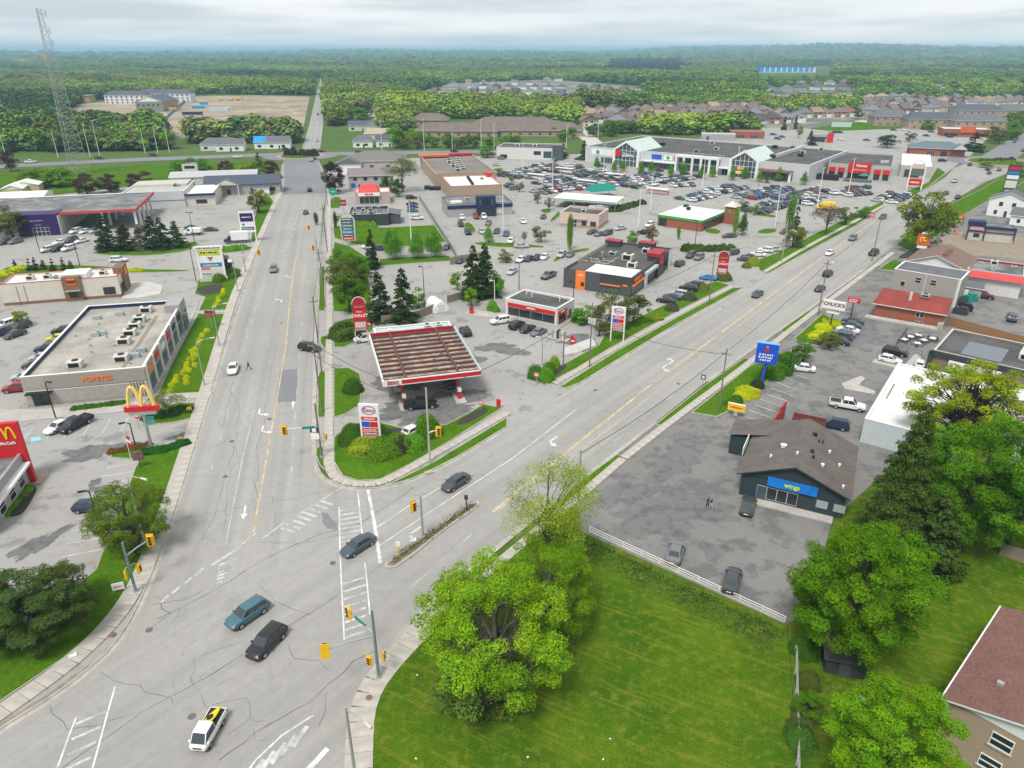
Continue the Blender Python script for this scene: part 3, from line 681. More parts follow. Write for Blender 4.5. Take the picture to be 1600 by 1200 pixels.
# ================================================================ vegetation
def np_mesh(name,V,F,mats,tone=None,smooth=False):
    me=bpy.data.meshes.new(name); nv,nf=len(V),len(F); k=F.shape[1]
    me.vertices.add(nv); me.vertices.foreach_set('co',np.ascontiguousarray(V,dtype=np.float32).ravel())
    me.loops.add(nf*k); me.loops.foreach_set('vertex_index',np.ascontiguousarray(F,dtype=np.int32).ravel())
    me.polygons.add(nf); me.polygons.foreach_set('loop_start',np.arange(0,nf*k,k,dtype=np.int32))
    if tone is not None:
        a=me.attributes.new('tone','FLOAT_COLOR','FACE'); a.data.foreach_set('color',np.ascontiguousarray(tone,dtype=np.float32).ravel())
    for m in (mats if isinstance(mats,list) else [mats]):me.materials.append(m)
    me.update(calc_edges=True); return me
def leaf_quads(P,Nn,size,rng,aspect=.7,var=.22):
    n=len(P); Nn=Nn/np.maximum(1e-6,np.linalg.norm(Nn,axis=1,keepdims=True))
    t=rng.normal(size=(n,3)); t-=(t*Nn).sum(1,keepdims=True)*Nn; t /= np.maximum(1e-6,np.linalg.norm(t,axis=1,keepdims=True))
    bt=np.cross(Nn,t); s=(size*rng.uniform(.6,1.35,n))[:,None]
    V=np.stack([P-t*s*.5,P+bt*s*aspect*.5,P+t*s*.5,P-bt*s*aspect*.5],1).reshape(-1,3)
    F=np.arange(n*4).reshape(n,4)
    v=rng.uniform(1-var,1+var,(n,1)); h=rng.uniform(-.12,.12,(n,1))
    tone=np.concatenate([v*(1+h),v,v*(1-h),np.ones((n,1))],1)
    return V,F,tone
def sph(rng,n):
    d=rng.normal(size=(n,3)); return d/np.linalg.norm(d,axis=1,keepdims=True)
def crown_lobes(rng,n,R,z0,z1,shape):
    """lobe centres spread over an ellipsoid-like crown between heights z0 and z1"""
    L=[]
    cz,hz=(z0+z1)/2,(z1-z0)/2
    while len(L)<n:
        d=sph(rng,1)[0]; r=rng.uniform(.3,.9)**.6
        u=d*r
        if shape=='flat':u[2]=u[2]*.85+.08
        lr=R*rng.uniform(.75,1.3)*1.25/n**.43
        L.append((u[0]*R,u[1]*R,max(lr*.8,cz+u[2]*hz*.88),lr))
    return np.array(L)
def cloud(seed,lobes,n,size,jit=.75,up=.45,droop=0.0,var=.22,squash=.8):
    rng=np.random.default_rng(seed); w_=lobes[:,3]**2; idx=rng.choice(len(lobes),n,p=w_/w_.sum())
    d=sph(rng,n); d[:,2]=np.where((d[:,2]<-.3) & (rng.random(n)<.55),-d[:,2],d[:,2])
    r=lobes[idx,3]*rng.uniform(.45,1.1,n)**.5
    bumpy=1+.22*np.sin(d[:,0]*5+idx)*np.sin(d[:,1]*6+idx*2)+rng.normal(0,.07,n)
    P=lobes[idx,:3]+d*(r*bumpy)[:,None]*np.array([1,1,squash])
    if droop:P[:,2]-=droop*(P[:,0]**2+P[:,1]**2)/40
    Nn=d*1.2+rng.normal(0,jit*.75,(n,3))+np.array([0,0,up])
    V,F,tone=leaf_quads(P,Nn,size,rng,var=var)
    lt=rng.uniform(.78,1.2,(len(lobes),1)); ly=rng.uniform(-.1,.16,(len(lobes),1)); tone[:,:3]*=(lt*np.concatenate([1+ly,np.ones_like(ly),1-ly],1))[idx]
    return V,F,tone
def limb_pts(a,c,rng,bend=.15,n=5):
    a,c=Vector(a),Vector(c); L=(c-a).length; out=[]
    for i in range(n+1):
        t=i/n; p=a.lerp(c,t); p.z+=math.sin(t*math.pi)*L*bend*.4
        if 0<i<n:p+=Vector(rng.normal(0,L*.035,3))
        out.append(p)
    return out
def trunk_mesh(name,seed,H,top,r,lobes,nl,m=BARK,twigs=0,bend=.2):
    rng=np.random.default_rng(seed); b=MB()
    z=[0,H*.06,H*.3,H*.6,top]; pts=[Vector((rng.normal(0,r*.3)*(k>0),rng.normal(0,r*.3)*(k>0),zz)) for k,zz in enumerate(z)]
    r*=.72; b.tube(pts,[r*1.35,r,r*.8,r*.55,r*.18],8)
    for l in lobes[:nl]:
        z0=rng.uniform(.25,.62)*top; k=1-z0/top
        lp=limb_pts((0,0,z0),l[:3],rng,bend); rr=r*(.16+.2*k)
        b.tube(lp,[rr*(1-.8*i/5) for i in range(6)],5)
        for _ in range(twigs):
            i=rng.integers(2,6); d=sph(rng,1)[0]; d[2]=abs(d[2])*.6; e=lp[i]+Vector(d*l[3]*rng.uniform(.8,1.6))
            q=limb_pts(lp[i],e,rng,.1,3); b.tube(q,[rr*.3,rr*.2,rr*.12,rr*.05],4)
    return b.mesh(name,m)
TREES={}
def template(kind,q='lo',seed=0):
    """unit tree: 10 m tall, crown radius 4 m; q = hero / hi / lo / far leaf count"""
    key=(kind,q,seed)
    if key in TREES:return TREES[key]
    sd=seed*97+len(kind)*13+{'hero':1,'hi':2,'lo':3,'far':4}[q]; rng=np.random.default_rng(sd)
    nl={'hero':78000,'hi':9000,'lo':1900,'far':300}[q]; ls={'hero':.105,'hi':.28,'lo':.55,'far':1.35}[q]
    nb={'hero':150,'hi':40,'lo':22,'far':9}[q]
    T=None; mt=LEAF
    if kind=='round':
        L=crown_lobes(rng,nb,3.5,.3,10.2,'round'); C_=cloud(sd,L,nl,ls); T=trunk_mesh('trunk',sd,10,7.5,.32,L,10 if q!='far' else 0)
    elif kind=='low':                                       # crown almost to the ground
        L=crown_lobes(rng,nb,3.5,-1.2,10.2,'round'); C_=cloud(sd,L,nl,ls); T=trunk_mesh('trunk',sd,10,7,.3,L,8 if q!='far' else 0)
    elif kind=='open':                                      # light airy crown, limbs showing
        L=crown_lobes(rng,nb,3.8,.2,10.4,'round'); L[:,3]*=.78
        C_=cloud(sd,L,int(nl*.62),ls*1.05,jit=1.0,squash=.85); T=trunk_mesh('trunk',sd,10,8,.34,L,nb,BARK,4 if q in ('hero','hi') else 1,.3)
    elif kind=='bare':
        L=crown_lobes(rng,26,3.8,3.2,10,'flat'); C_=cloud(sd,L,int(nl*.24),ls*1.0,jit=1.2); T=trunk_mesh('trunk',sd,10,9.2,.26,L,26,BARKG,6,.35)
    elif kind=='column':
        z=np.linspace(1.2,9.2,12); L=np.stack([rng.normal(0,.5,12),rng.normal(0,.5,12),z,1.9*np.sin((z-.3)/9.9*math.pi)**.6+.5],1)
        C_=cloud(sd,L,nl,ls,squash=1.4,up=.2); T=trunk_mesh('trunk',sd,10,8,.2,L,0)
    elif kind=='cone':                                      # young lime / pear: egg-shaped
        z=np.concatenate([np.linspace(2,9,10),np.linspace(2.3,7,8)]); a=rng.uniform(0,6.28,18); rr=np.where(np.arange(18)<10,.3,1.5)*(1-z/12)
        L=np.stack([np.cos(a)*rr*1.5,np.sin(a)*rr*1.5,z,2.6*(1-z/11.2)+.5],1)
        C_=cloud(sd,L,nl,ls,up=.35); T=trunk_mesh('trunk',sd,10,7,.2,L,4)
    elif kind=='spruce':
        mt=NEEDLE; n=int(nl*1.0); nw={'hero':300,'hi':130,'lo':60,'far':22}[q]
        zb=rng.uniform(.03,.97,nw)**1.15; ab=rng.uniform(0,6.28,nw); Lb=(1-zb)**.85*3.9*rng.uniform(.72,1.12,nw)+.25
        i=rng.choice(nw,n,p=Lb/Lb.sum()); t=rng.uniform(.12,1,n)**.75
        r=t*Lb[i]; wd=(.12+.3*np.sin(np.clip(t,0,1)*math.pi*.9))*Lb[i]*.32
        off=rng.normal(0,1,n)*wd; a=ab[i]
        P=np.stack([np.cos(a)*r-np.sin(a)*off,np.sin(a)*r+np.cos(a)*off,.4+zb[i]*9.6-r*.32+(t>.8)*.12*r*.5+rng.normal(0,.07,n)-np.abs(off)*.25],1)
        Nn=np.stack([np.cos(a)*.3,np.sin(a)*.3,np.ones(n)],1)+rng.normal(0,.55,(n,3))
        C_=leaf_quads(P,Nn,ls*1.45,rng,.6,.3); b=MB(); b.tube([(0,0,0),(0,0,5),(0,0,9.8)],[.22,.14,.02],7); T=b.mesh('trunk',BARK)
    elif kind=='willow':                                    # loose fountain of fine twigs
        L=crown_lobes(rng,nb,3.6,-.8,10.2,'round'); L[:,3]*=.9; C_=cloud(sd,L,int(nl*.85),ls*.85,jit=1.1,squash=.9,var=.35); T=trunk_mesh('trunk',sd,10,7,.22,L,nb // 2,BARKG,3,.3)
    elif kind=='bush':                                      # unit ball shrub: 1 m radius, sits on the ground, clipped
        n=nl; d=sph(rng,n); d[:,2]=np.abs(d[:,2])*1.0-.12*rng.random(n); k3=rng.uniform(2.5,6,(6,3)); r=rng.uniform(.7,1.04,n)+sum(.05*np.sin(d @ kk+q2) for q2,kk in enumerate(k3))+(rng.random(n)<.06)*rng.uniform(0,.16,n)
        P=d*r[:,None]; P[:,2]=np.maximum(.02,P[:,2]); C_=leaf_quads(P,d+rng.normal(0,.55,(n,3))+np.array([0,0,.3]),{'hero':.06,'hi':.085,'lo':.2,'far':.4}[q],rng)
        b=MB(); b.tube([(0,0,-.1),(0,0,.6)],[.1,.05],5)
        for k in range(7):b.tube([(0,0,.2),(math.cos(k)*.6,math.sin(k)*.6,.65)],[.05,.02],4)
        T=b.mesh('stem',BARK)
    TREES[key]=(np_mesh('crown',C_[0],C_[1],mt,C_[2]),T); return TREES[key]
G_=dict(spring=(.17,.32,.018),mid=(.10,.22,.013),deep=(.065,.16,.014),dark=(.045,.085,.02),spruce=(.048,.078,.03),yel=(.24,.31,.02),lime=(.5,.54,.014),copper=(.095,.038,.05),
          olive=(.15,.185,.04),grey=(.17,.16,.11),pale=(.19,.23,.08),fresh=(.12,.31,.022),rust=(.2,.11,.03))
_ts=[0]
def tree(px,h,r,kind,col,label,q='lo',group=None,cat='tree',name=None,z=.05,lab=True,at=None,rz=None):
    _ts[0]+=1; p=g(*px) if at is None else at; rz=(_ts[0]*2.39996)%6.283 if rz is None else rz
    if kind=='bush':s=(r,r,h)
    else:s=(r/3.9,r/3.9,h/10)
    cm,tm=template(kind,q,_ts[0]%(3 if q=='lo' else 2) if q!='hero' else _ts[0])
    nm=name or ('shrub' if kind=='bush' else {'spruce':'conifer_tree','column':'poplar_tree','cone':'young_tree','bare':'bare_tree','open':'open_tree'}.get(kind,'tree'))
    e=empty(nm,(p.x,p.y,z),rz); tag(e,label,cat if kind!='bush' else 'shrub',group)
    c=G_[col] if isinstance(col,str) else col
    k=(1+.12*math.sin(_ts[0]*1.7))*(1.2 if kind=='bush' else .95 if q=='hero' else .9)
    inst('trunk' if kind!='bush' else 'stem',tm,e,scale=s)
    inst('crown',cm,e,scale=s,col=(c[0]*k,c[1]*k,c[2]*k))
    return e
T_=tree
# --- the big trees in front
T_((775,1085),hp((775,1085),868),7.6,'willow',(.2,.36,.014),'largest bright green tree standing on the vacant lot','hero',rz=.3)
T_((858,985),hp((858,985),832),5.6,'willow',(.16,.31,.012),'bushy green tree right behind the largest vacant lot tree','hero')
T_((720,1010),8.5,4.8,'willow',(.22,.38,.018),'light green tree leaning over the near sidewalk','hi')
T_((852,910),16.0,5.2,'bare',(.27,.38,.03),'half-bare tree with spreading twigs beside the near lot','hero')
T_((858,905),7.5,3.2,'willow',(.24,.38,.014),'low leafy undergrowth tree at the foot of the half-bare tree','hi')
T_((760,1110),6.5,5.2,'willow',(.12,.2,.035),'dull green thicket with grey twigs in the vacant lot','hi')
T_(None,17.5,7.4,'round',(.115,.265,.008),'huge dense round tree beside the near lot','hero',at=g(1343,932,8))
T_(None,11.5,5.8,'round',(.14,.3,.009),'broad bright tree cut by the bottom edge of the picture','hero',at=g(1398,1170,5.5))
T_((1392,855),20.0,5.4,'spruce',(.07,.12,.02),'tall drooping dark spruce behind the shingle-roofed shop','hero')
T_((1445,895),11,4.6,'spruce',(.066,.115,.022),'smaller dark conifer right of the tall drooping spruce','hi')
T_((1498,858),19.0,7.6,'round',(.10,.25,.01),'very large deep green maple by the right edge','hero')
T_((1572,850),13,6.5,'round',(.085,.19,.018),'darker tree behind the large maple at the right edge','hi')
T_((1490,720),16.5,8.8,'open',(.3,.39,.016),'airy yellow-green tree above the white flat roof','hero')
T_((1590,735),12,5,'bare','grey','thin bare tree at the right edge above the maple','hi')
T_((68,990),8.8,6.6,'low',(.075,.125,.03),'dark rounded evergreen shrub tree at the left edge','hero')
T_((-15,1000),7.5,4.5,'low',(.08,.125,.03),'dark shrub cut by the left edge of the picture','hi')
T_((212,858),10.0,5.6,'willow',(.15,.235,.025),'fine-leaved green tree behind the corner signal pole','hero')
T_((1440,392),19,9.2,'open',(.19,.26,.022),'large spreading old tree above the right road','hi')
T_((1440,392),10.0,5.0,'willow',(.14,.2,.025),'leafy lower growth around the trunk of the old spreading tree','hi')
T_((1272,965),6.5,3.0,'low','mid','small leafy tree at the end of the white rail','hi')
# --- trees of the middle ground
MID=[((547,488),9.5,4.6,'round','mid','rounded tree behind the pale sidewalk, nearest of the row','hi'),((540,460),9.5,4.8,'round','olive','second rounded tree of the row beside the left road','hi'),((538,436),8.5,4.6,'round','mid','third rounded tree of the row beside the left road','hi'),((560,445),8,4.2,'round','mid','rounded tree set back behind the roadside row','hi'),
  ((582,420),11.5,2.6,'spruce','dark','thin dark spruce above the rounded roadside trees','hi'),((618,405),9.2,3.2,'cone','fresh','leftmost of the three bright green lawn trees','hi'),((652,404),8.8,3.2,'cone','fresh','middle of the three bright green lawn trees','hi'),((680,402),8.2,2.9,'cone','fresh','rightmost of the three bright green lawn trees','hi'),
  ((612,393),7,2.6,'cone','mid','small tree half hidden behind the leftmost bright tree','lo'),((669,392),5,1.6,'cone','fresh','slim young tree between the bright green trees','lo'),
  ((595,500),11.5,4.0,'spruce','spruce','grey-green spruce behind the red arched sign','hi'),((632,503),13,4.0,'spruce',(.05,.085,.02),'tall spruce behind the roofless canopy','hi'),((655,480),5,2.0,'low','fresh','small bright tree beside the wooden fence','lo'),((715,453),5.5,2.2,'open','spring','young yellow-green tree in the empty worn lot','lo'),
  ((740,465),13.5,4.2,'spruce','dark','left of the two dark spruces behind the fuel store','hi'),((758,464),13.8,4.2,'spruce','dark','right of the two dark spruces behind the fuel store','hi'),((775,463),7,2.4,'low','fresh','bright bush tree touching the twin spruces','lo'),
  ((737,478),4.5,1.8,'round','spring','small green tree on the drive-through island','lo'),((790,410),4.2,2.2,'low','pale','loose pale shrub tree beside the empty lot','lo'),
  ((955,515),9.5,5.0,'willow','olive','wide olive tree in front of the dark orange-signed restaurant','hi'),((990,508),7.6,3.9,'willow',(.075,.12,.02),'rounded olive tree right of the second fuel sign','hi'),((913,505),4.2,3.0,'low','fresh','bright green bush tree beside the red-banded store','hi'),((936,525),4,2.2,'open','olive','thin brushy tree left of the second fuel sign','lo'),
  ((890,391),10,1.5,'column','spring','lone bright poplar behind the dark restaurant','hi'),((1147,369),8.6,1.4,'column','spring','left of the two poplars near the green-banded store','lo'),((1160,368),8.2,2.0,'cone','deep','right darker tree of the pair near the green-banded store','lo'),((1232,358),10.5,2.3,'column','fresh','broad poplar near the small yellow sign','lo'),((1243,357),10,1.6,'spruce','spruce','dark conifer touching the broad poplar','lo'),
  ((1238,386),7.5,4.4,'round','olive','rounded roadside tree left of the small yellow sign','hi'),((1290,368),10.5,5.5,'bare','grey','bare multi-stemmed tree beside the yellow truck','hi'),((1320,352),6.5,3.8,'open','olive','loose shrub tree right of the bare tree','lo'),((1345,340),4.5,3.0,'low','mid','green shrub tree near the mall lot exit','lo'),
  ((764,378),5.2,2.3,'cone','fresh','small bright tree on the kerbed island of the lot','lo'),((845,379),5.5,3.2,'open','pale','small open tree at the right end of the kerbed island','lo'),((820,385),5,1.2,'bare','grey','thin bare tree on the kerbed island','lo'),
  ((987,384),5,2.2,'low','fresh','small green tree behind the roof of the dark restaurant','lo'),((1019,380),6,2.4,'open','rust','small bronze-leaved tree behind the dark restaurant','lo'),((1060,374),4,.9,'column','spring','slim young poplar by the mall driveway','lo'),
  ((1253,566),4.6,2.5,'open','mid','small round tree beside the white car in the stalls','hi'),((1295,545),4.0,2.5,'open','olive','small olive tree in the island of the white sign','hi'),((1260,1118),2.6,1.6,'low','mid','round garden bush tree on the fence line','hi'),
  ((522,302),14,5.4,'low',(.05,.028,.03),'tall dark copper tree beside the bend of the left road','hi'),((630,300),15,8.0,'bare','olive','large half-bare tree behind the red-domed restaurant','hi'),((606,300),7,3.0,'low','deep','dark green tree beside the grey office house','lo'),((622,308),8,3.4,'low','deep','dark green tree right of the grey office house','lo'),((595,287),7,3.0,'open','olive','thin tree in front of the grey roofs','lo'),
  ((404,333),9,4.6,'open','olive','brownish open tree by the box truck entrance','hi'),((410,320),6,3,'round','yel','yellow-green tree behind the brownish open tree','lo'),((397,284),9.5,6.0,'round','yel','yellow-green rounded tree at the road bend','hi'),((425,278),9,4.4,'round','copper','copper tree at the road bend','lo'),((355,278),8,4.4,'round','copper','copper tree behind the blue-roofed pub','lo'),((378,282),7,4,'round','yel','olive tree between the two copper trees at the bend','lo'),((405,262),8,3,'spruce','dark','small dark spruce at the road bend','lo'),
  ((137,304),9,5.8,'low','copper','leftmost of the three round copper trees','hi'),((173,300),8,5.2,'low','copper','middle of the three round copper trees','hi'),((222,296),8,6.2,'low','copper','rightmost and widest of the three copper trees','hi'),((60,292),8.5,8.0,'low','spring','left half of the wide green bush near the mast','hi'),((95,291),9,8,'low','spring','right half of the wide green bush near the mast','hi'),((284,278),9,7,'low','fresh','left green tree behind the white-roofed pub','hi'),((308,276),9.5,7,'low','fresh','right green tree behind the white-roofed pub','hi'),((330,276),6,4,'low','fresh','small green tree right of the pair behind the pub','lo'),((18,268),11,4.2,'round','copper','dark copper tree beside the cross road at the left','lo'),
  ((20,372),10.5,6.2,'round','olive','olive street tree in front of the purple-fronted gym','hi'),((-25,372),9,6,'round','olive','olive tree cut by the left edge near the gym','lo'),
  ((168,391),11.5,4.4,'spruce','spruce','first dark conifer of the island group, the tallest','hi'),((197,391),8.5,4.6,'spruce',(.035,.07,.022),'second conifer of the island group','hi'),((222,390),8,3.4,'spruce','grey','third, greyish conifer of the island group','hi'),((242,389),10.5,4,'spruce','spruce','fourth conifer of the island group','hi'),((257,389),10,3.8,'spruce',(.045,.075,.02),'fifth conifer of the island group','hi'),((278,386),8.5,3.8,'spruce',(.05,.11,.02),'last and greenest conifer of the island group','hi'),
  ((352,425),5,2.8,'spruce','spruce','small dark conifer beside the plaza sign','hi'),((38,510),4.2,2,'open','yel','young yellow tree in the lot of the strip plaza','lo'),((262,652),4.5,3.2,'bare','olive','low bare shrub tree beside the arches sign','hi'),((495,352),4,1.2,'column','dark','narrow dark yew by the restaurant driveway','lo'),
  ((500+25,357),5.2,1.1,'column','dark','narrow dark cypress by the pylon of coloured panels','lo')]
for m_ in MID:T_(m_[0],m_[1],m_[2],m_[3],m_[4],m_[5],m_[6])
for i,x in enumerate((932,959,972,1001,1017,1047,1066,1095,1113,1144,1163,1187,1216,1256)):      # young trees in front of the mall
    y=265+(x-932)*.064+(3 if i%2 else 0); lab=f'{ordinal(i + 1)} young tree from the left along the mall front'
    T_((x,y),6.8-(i%3)*.7,2.5-(i%2)*.3,'cone','fresh',lab,'lo','young trees along the mall front')
for i,x in enumerate((25,48,57,69,84,101,112)):T_((x,424-(x%9)*.4),3.0+(i%3)*.5,1.2,'spruce','spruce',f'{ordinal(i + 1)} small conifer from the left behind the cream restaurant','lo','small conifers behind the cream restaurant')
for i,(x,y,h,c) in enumerate(((783,275,3.5,'pale'),(800,285,3.6,'yel'),(812,300,4.5,'olive'),(840,318,4.6,'olive'),(857,328,5.2,'pale'),(1160,330,4.5,'olive'),(1178,336,4.2,'pale'),(866,256,4,'pale'),(1198,286,3,'pale'))):
    T_((x,y),h,2.1,'open',c,f'{ordinal(i + 1)} thin young tree from the left in the mall lot islands','lo','thin young trees in the mall lot')
# clipped shrubs, hedges as rows of single shrubs
SH=[((572,704),2.6,1.9,'yel','low yellow-green bush at the left under the corner fuel sign'),((600,708),2.9,2.3,(.10,.2,.012),'wide bright bush in front of the corner fuel sign'),((545,690),2.0,1.4,'deep','small dark bush at the left end of the corner bed'),((552,678),1.8,1.8,'deep','dark bush behind the corner fuel sign'),((592,686),1.7,2.6,'mid','upright bush just right of the corner fuel sign'),((622,700),2.0,2.5,'mid','tall green bush in the middle of the corner bed'),((628,703),1.7,2.2,(.07,.05,.035),'dull purple-brown bush in the corner bed'),((646,700),1.9,2.3,'fresh','bright green bush at the right of the corner bed'),((614,710),1.0,1.1,'olive','little olive bush at the front of the corner bed'),((668,678),2.1,3.4,'mid','tall dark green bush behind the wooden corner pole'),((676,680),1.5,2.4,'deep','dark bush hugging the tall corner bush'),((607,709),1.2,1.5,'deep','dark green bush between the bright bushes'),
  ((837,590),1.5,2.4,'deep','left ball shrub at the fuel station exit'),((853,594),1.6,2.5,'fresh','front ball shrub at the fuel station exit'),((858,583),1.3,2.2,'mid','rear ball shrub at the fuel station exit'),((866,573),1.1,2.2,'spring','small ball shrub on a stem at the fuel station exit'),
  ((540,525),3.8,2.9,(.07,.125,.02),'large mounded shrub beside the roofless canopy'),((552,612),1.8,2.4,'deep','dark shrub left of the fuel pumps'),((1217,580),2.6,2.9,(.06,.17,.012),'large green hedge shrub right of the blue sign'),((1228,570),2.4,2.6,(.06,.16,.012),'green hedge shrub behind the large one at the blue sign'),((1205,588),2.2,2.6,'mid','green hedge shrub touching the pole of the blue sign'),((1168,616),2.2,1.4,'lime','bright yellow mounded shrub near the blue sign'),((1158,622),1.5,1.2,'lime','second yellow mounded shrub near the blue sign'),((1150,628),1.2,1.3,'deep','dark ball shrub beside the yellow shrubs'),((1141,633),1.1,1.3,'mid','green ball shrub above the small yellow sign'),((1183,604),1.3,1.4,'spruce','bluish shrub at the foot of the blue sign'),
  ((1279,528),2.2,1.3,'lime','bright yellow shrub at the left of the white sign island'),((1286,515),1.9,1.4,'lime','yellow shrub below the white sign'),((1294,507),1.5,1.4,'lime','yellow shrub behind the post of the white sign'),((1304,509),1.6,1.5,'lime','yellow shrub right of the post of the white sign'),((1250,1160),1.4,1.5,(.06,.14,.02),'round dark bush lower on the garden fence line'),((1262,1070),1.2,1.5,(.09,.13,.02),'olive bush on the garden fence line'),((1258,1020),1.5,1.9,'deep','dark bush beside the garden shed'),
  ((903,590-88),1.6,1.6,'mid','low shrub at the back of the red-banded store'),((769,484),1.3,2.2,'fresh','clipped shrub left of the red-banded store'),((775,487),1.0,1.4,'fresh','small clipped shrub left of the red-banded store'),((1130,437),2.1,2.4,'olive','brownish shrub under the second arched sign'),((1166,418),1.3,1.4,'olive','round shrub at the driveway of the second arched sign'),((1177,414),1.8,2.2,'yel','yellow-green shrub at the driveway end'),((1077,468),1.8,1.9,(.10,.13,.07),'greyish shrub at the end of the parked row'),((1050,485),1.6,1.6,(.1,.12,.07),'greyish shrub near the right road lawn'),((1100,452),1.6,1.5,'olive','low shrub in the lawn of the right road'),((1028,500),1.3,1.1,'yel','yellow-green shrub under the olive tree')]
for s_ in SH:T_(s_[0],s_[2],s_[1],'bush',s_[3],s_[4],'hi',name='shrub')
def hedge(px0,px1,n,r,h,col,where,q='lo',jitter=0.0):
    a,c=g(*px0),g(*px1)
    for i in range(n):
        p=a.lerp(c,i/max(1,n-1))+Vector((random.uniform(-jitter,jitter),random.uniform(-jitter,jitter)))
        T_(None,h*random.uniform(.85,1.15),r*random.uniform(.9,1.1),'bush',col,f'{ordinal(i + 1)} shrub of the {where}',q,where,at=p,name='hedge_shrub')
hedge((268,612),(305,550),11,.62,.9,'lime','yellow hedge on the plaza lawn, from the near end','hi',.6)
hedge((288,602),(322,518),11,.62,.9,'lime','second yellow hedge on the plaza lawn, from the near end','hi',.5)
hedge((334,482),(352,455),7,.65,.9,'lime','yellow hedge on the upper plaza lawn, from the near end','hi',.4)
hedge((342,440),(365,432),4,1.8,2.2,(.12,.19,.02),'olive hedge beside the plaza sign, from the left','hi',.3)
hedge((228,710),(290,696),9,.95,.9,(.035,.14,.02),'dark green juniper hedge below the arches sign, from the left','hi',.3)
hedge((176,708),(232,698),8,.7,.8,'rust','orange-leaved hedge below the arches sign, from the left','hi',.1)
hedge((238,655),(290,640),8,1.2,1.0,(.04,.12,.025),'dark planting beyond the arches sign, from the left','hi',.8)
hedge((10,804),(50,762),9,.55,.55,'spring','low hosta row along the restaurant wall, from the near end','hi',.25)
hedge((118,640),(190,631),10,.75,.7,'deep','low dark hedge below the strip plaza front, from the left','lo',.1)
hedge((344,392),(382,389),7,1.3,1.3,'fresh','green hedge in front of the box truck, from the left','lo',.2)
hedge((553,354),(584,355),7,1.2,2.0,'spring','clipped hedge below the dark restaurant, from the left','lo',.05)
hedge((200,425),(218,423),4,1.2,1.0,'lime','yellow shrubs right of the small conifers, from the left','lo',.2)
hedge((8,430),(32,420),5,1.6,1.2,'lime','yellow shrubs left of the small conifers, from the left','lo',.5)
hedge((1073,392),(1140,391),7,1.9,2.0,(.07,.11,.02),'round dark shrubs behind the red arched sign, from the left','lo',.4)
hedge((960,330),(1000,318),6,2.2,1.6,(.07,.1,.03),'nursery plants beside the white canopy, from the left','lo',.9)
hedge((925,337),(972,326),6,1.6,1.2,(.06,.1,.03),'front nursery plants beside the white canopy, from the left','lo',.9)
hedge((1243,1145),(1252,1105),3,1.0,1.0,(.1,.12,.03),'fence-line garden plants, from the near end','hi',.3)
hedge((442+8,243),(492,244),5,2.5,4.0,(.06,.04,.04),'dark shrubs on the left roundabout, from the left','lo',.8)
hedge((1528,252),(1585,251),6,2.0,1.6,(.08,.1,.04),'low shrubs on the right roundabout, from the left','lo',1.5)
# weeds along the white rail: leafy ground cover nobody could count
rng=np.random.default_rng(5); n=5500
t=rng.random(n); a_,c_=np.array(g(916,843)),np.array(g(1226,990)); w_=rng.random(n)**1.4*3.4
dv=(c_-a_)/np.linalg.norm(c_-a_); nv=np.array([dv[1],-dv[0]])
P2=a_+t[:,None]*(c_-a_)+nv*w_[:,None]+rng.normal(0,.2,(n,2))
pt=np.clip(.5+.6*np.sin(t*23)+.5*np.sin(t*57+w_*2)+.4*np.sin(w_*4+t*90),0,1.4); hgt=.12+.5*rng.random(n)*(1-w_/4.2)*pt
V,F,tone=leaf_quads(np.column_stack([P2,hgt]),rng.normal(0,.7,(n,3))+np.array([0,0,1]),.22,rng,.7,.55)
o=bpy.data.objects.new('weeds',np_mesh('weeds',V,F,LEAF,tone)); o.color=(.09,.155,.03,1); link(o); tag(o,'strip of rough weeds and undergrowth below the white rail','weeds',kind='stuff')
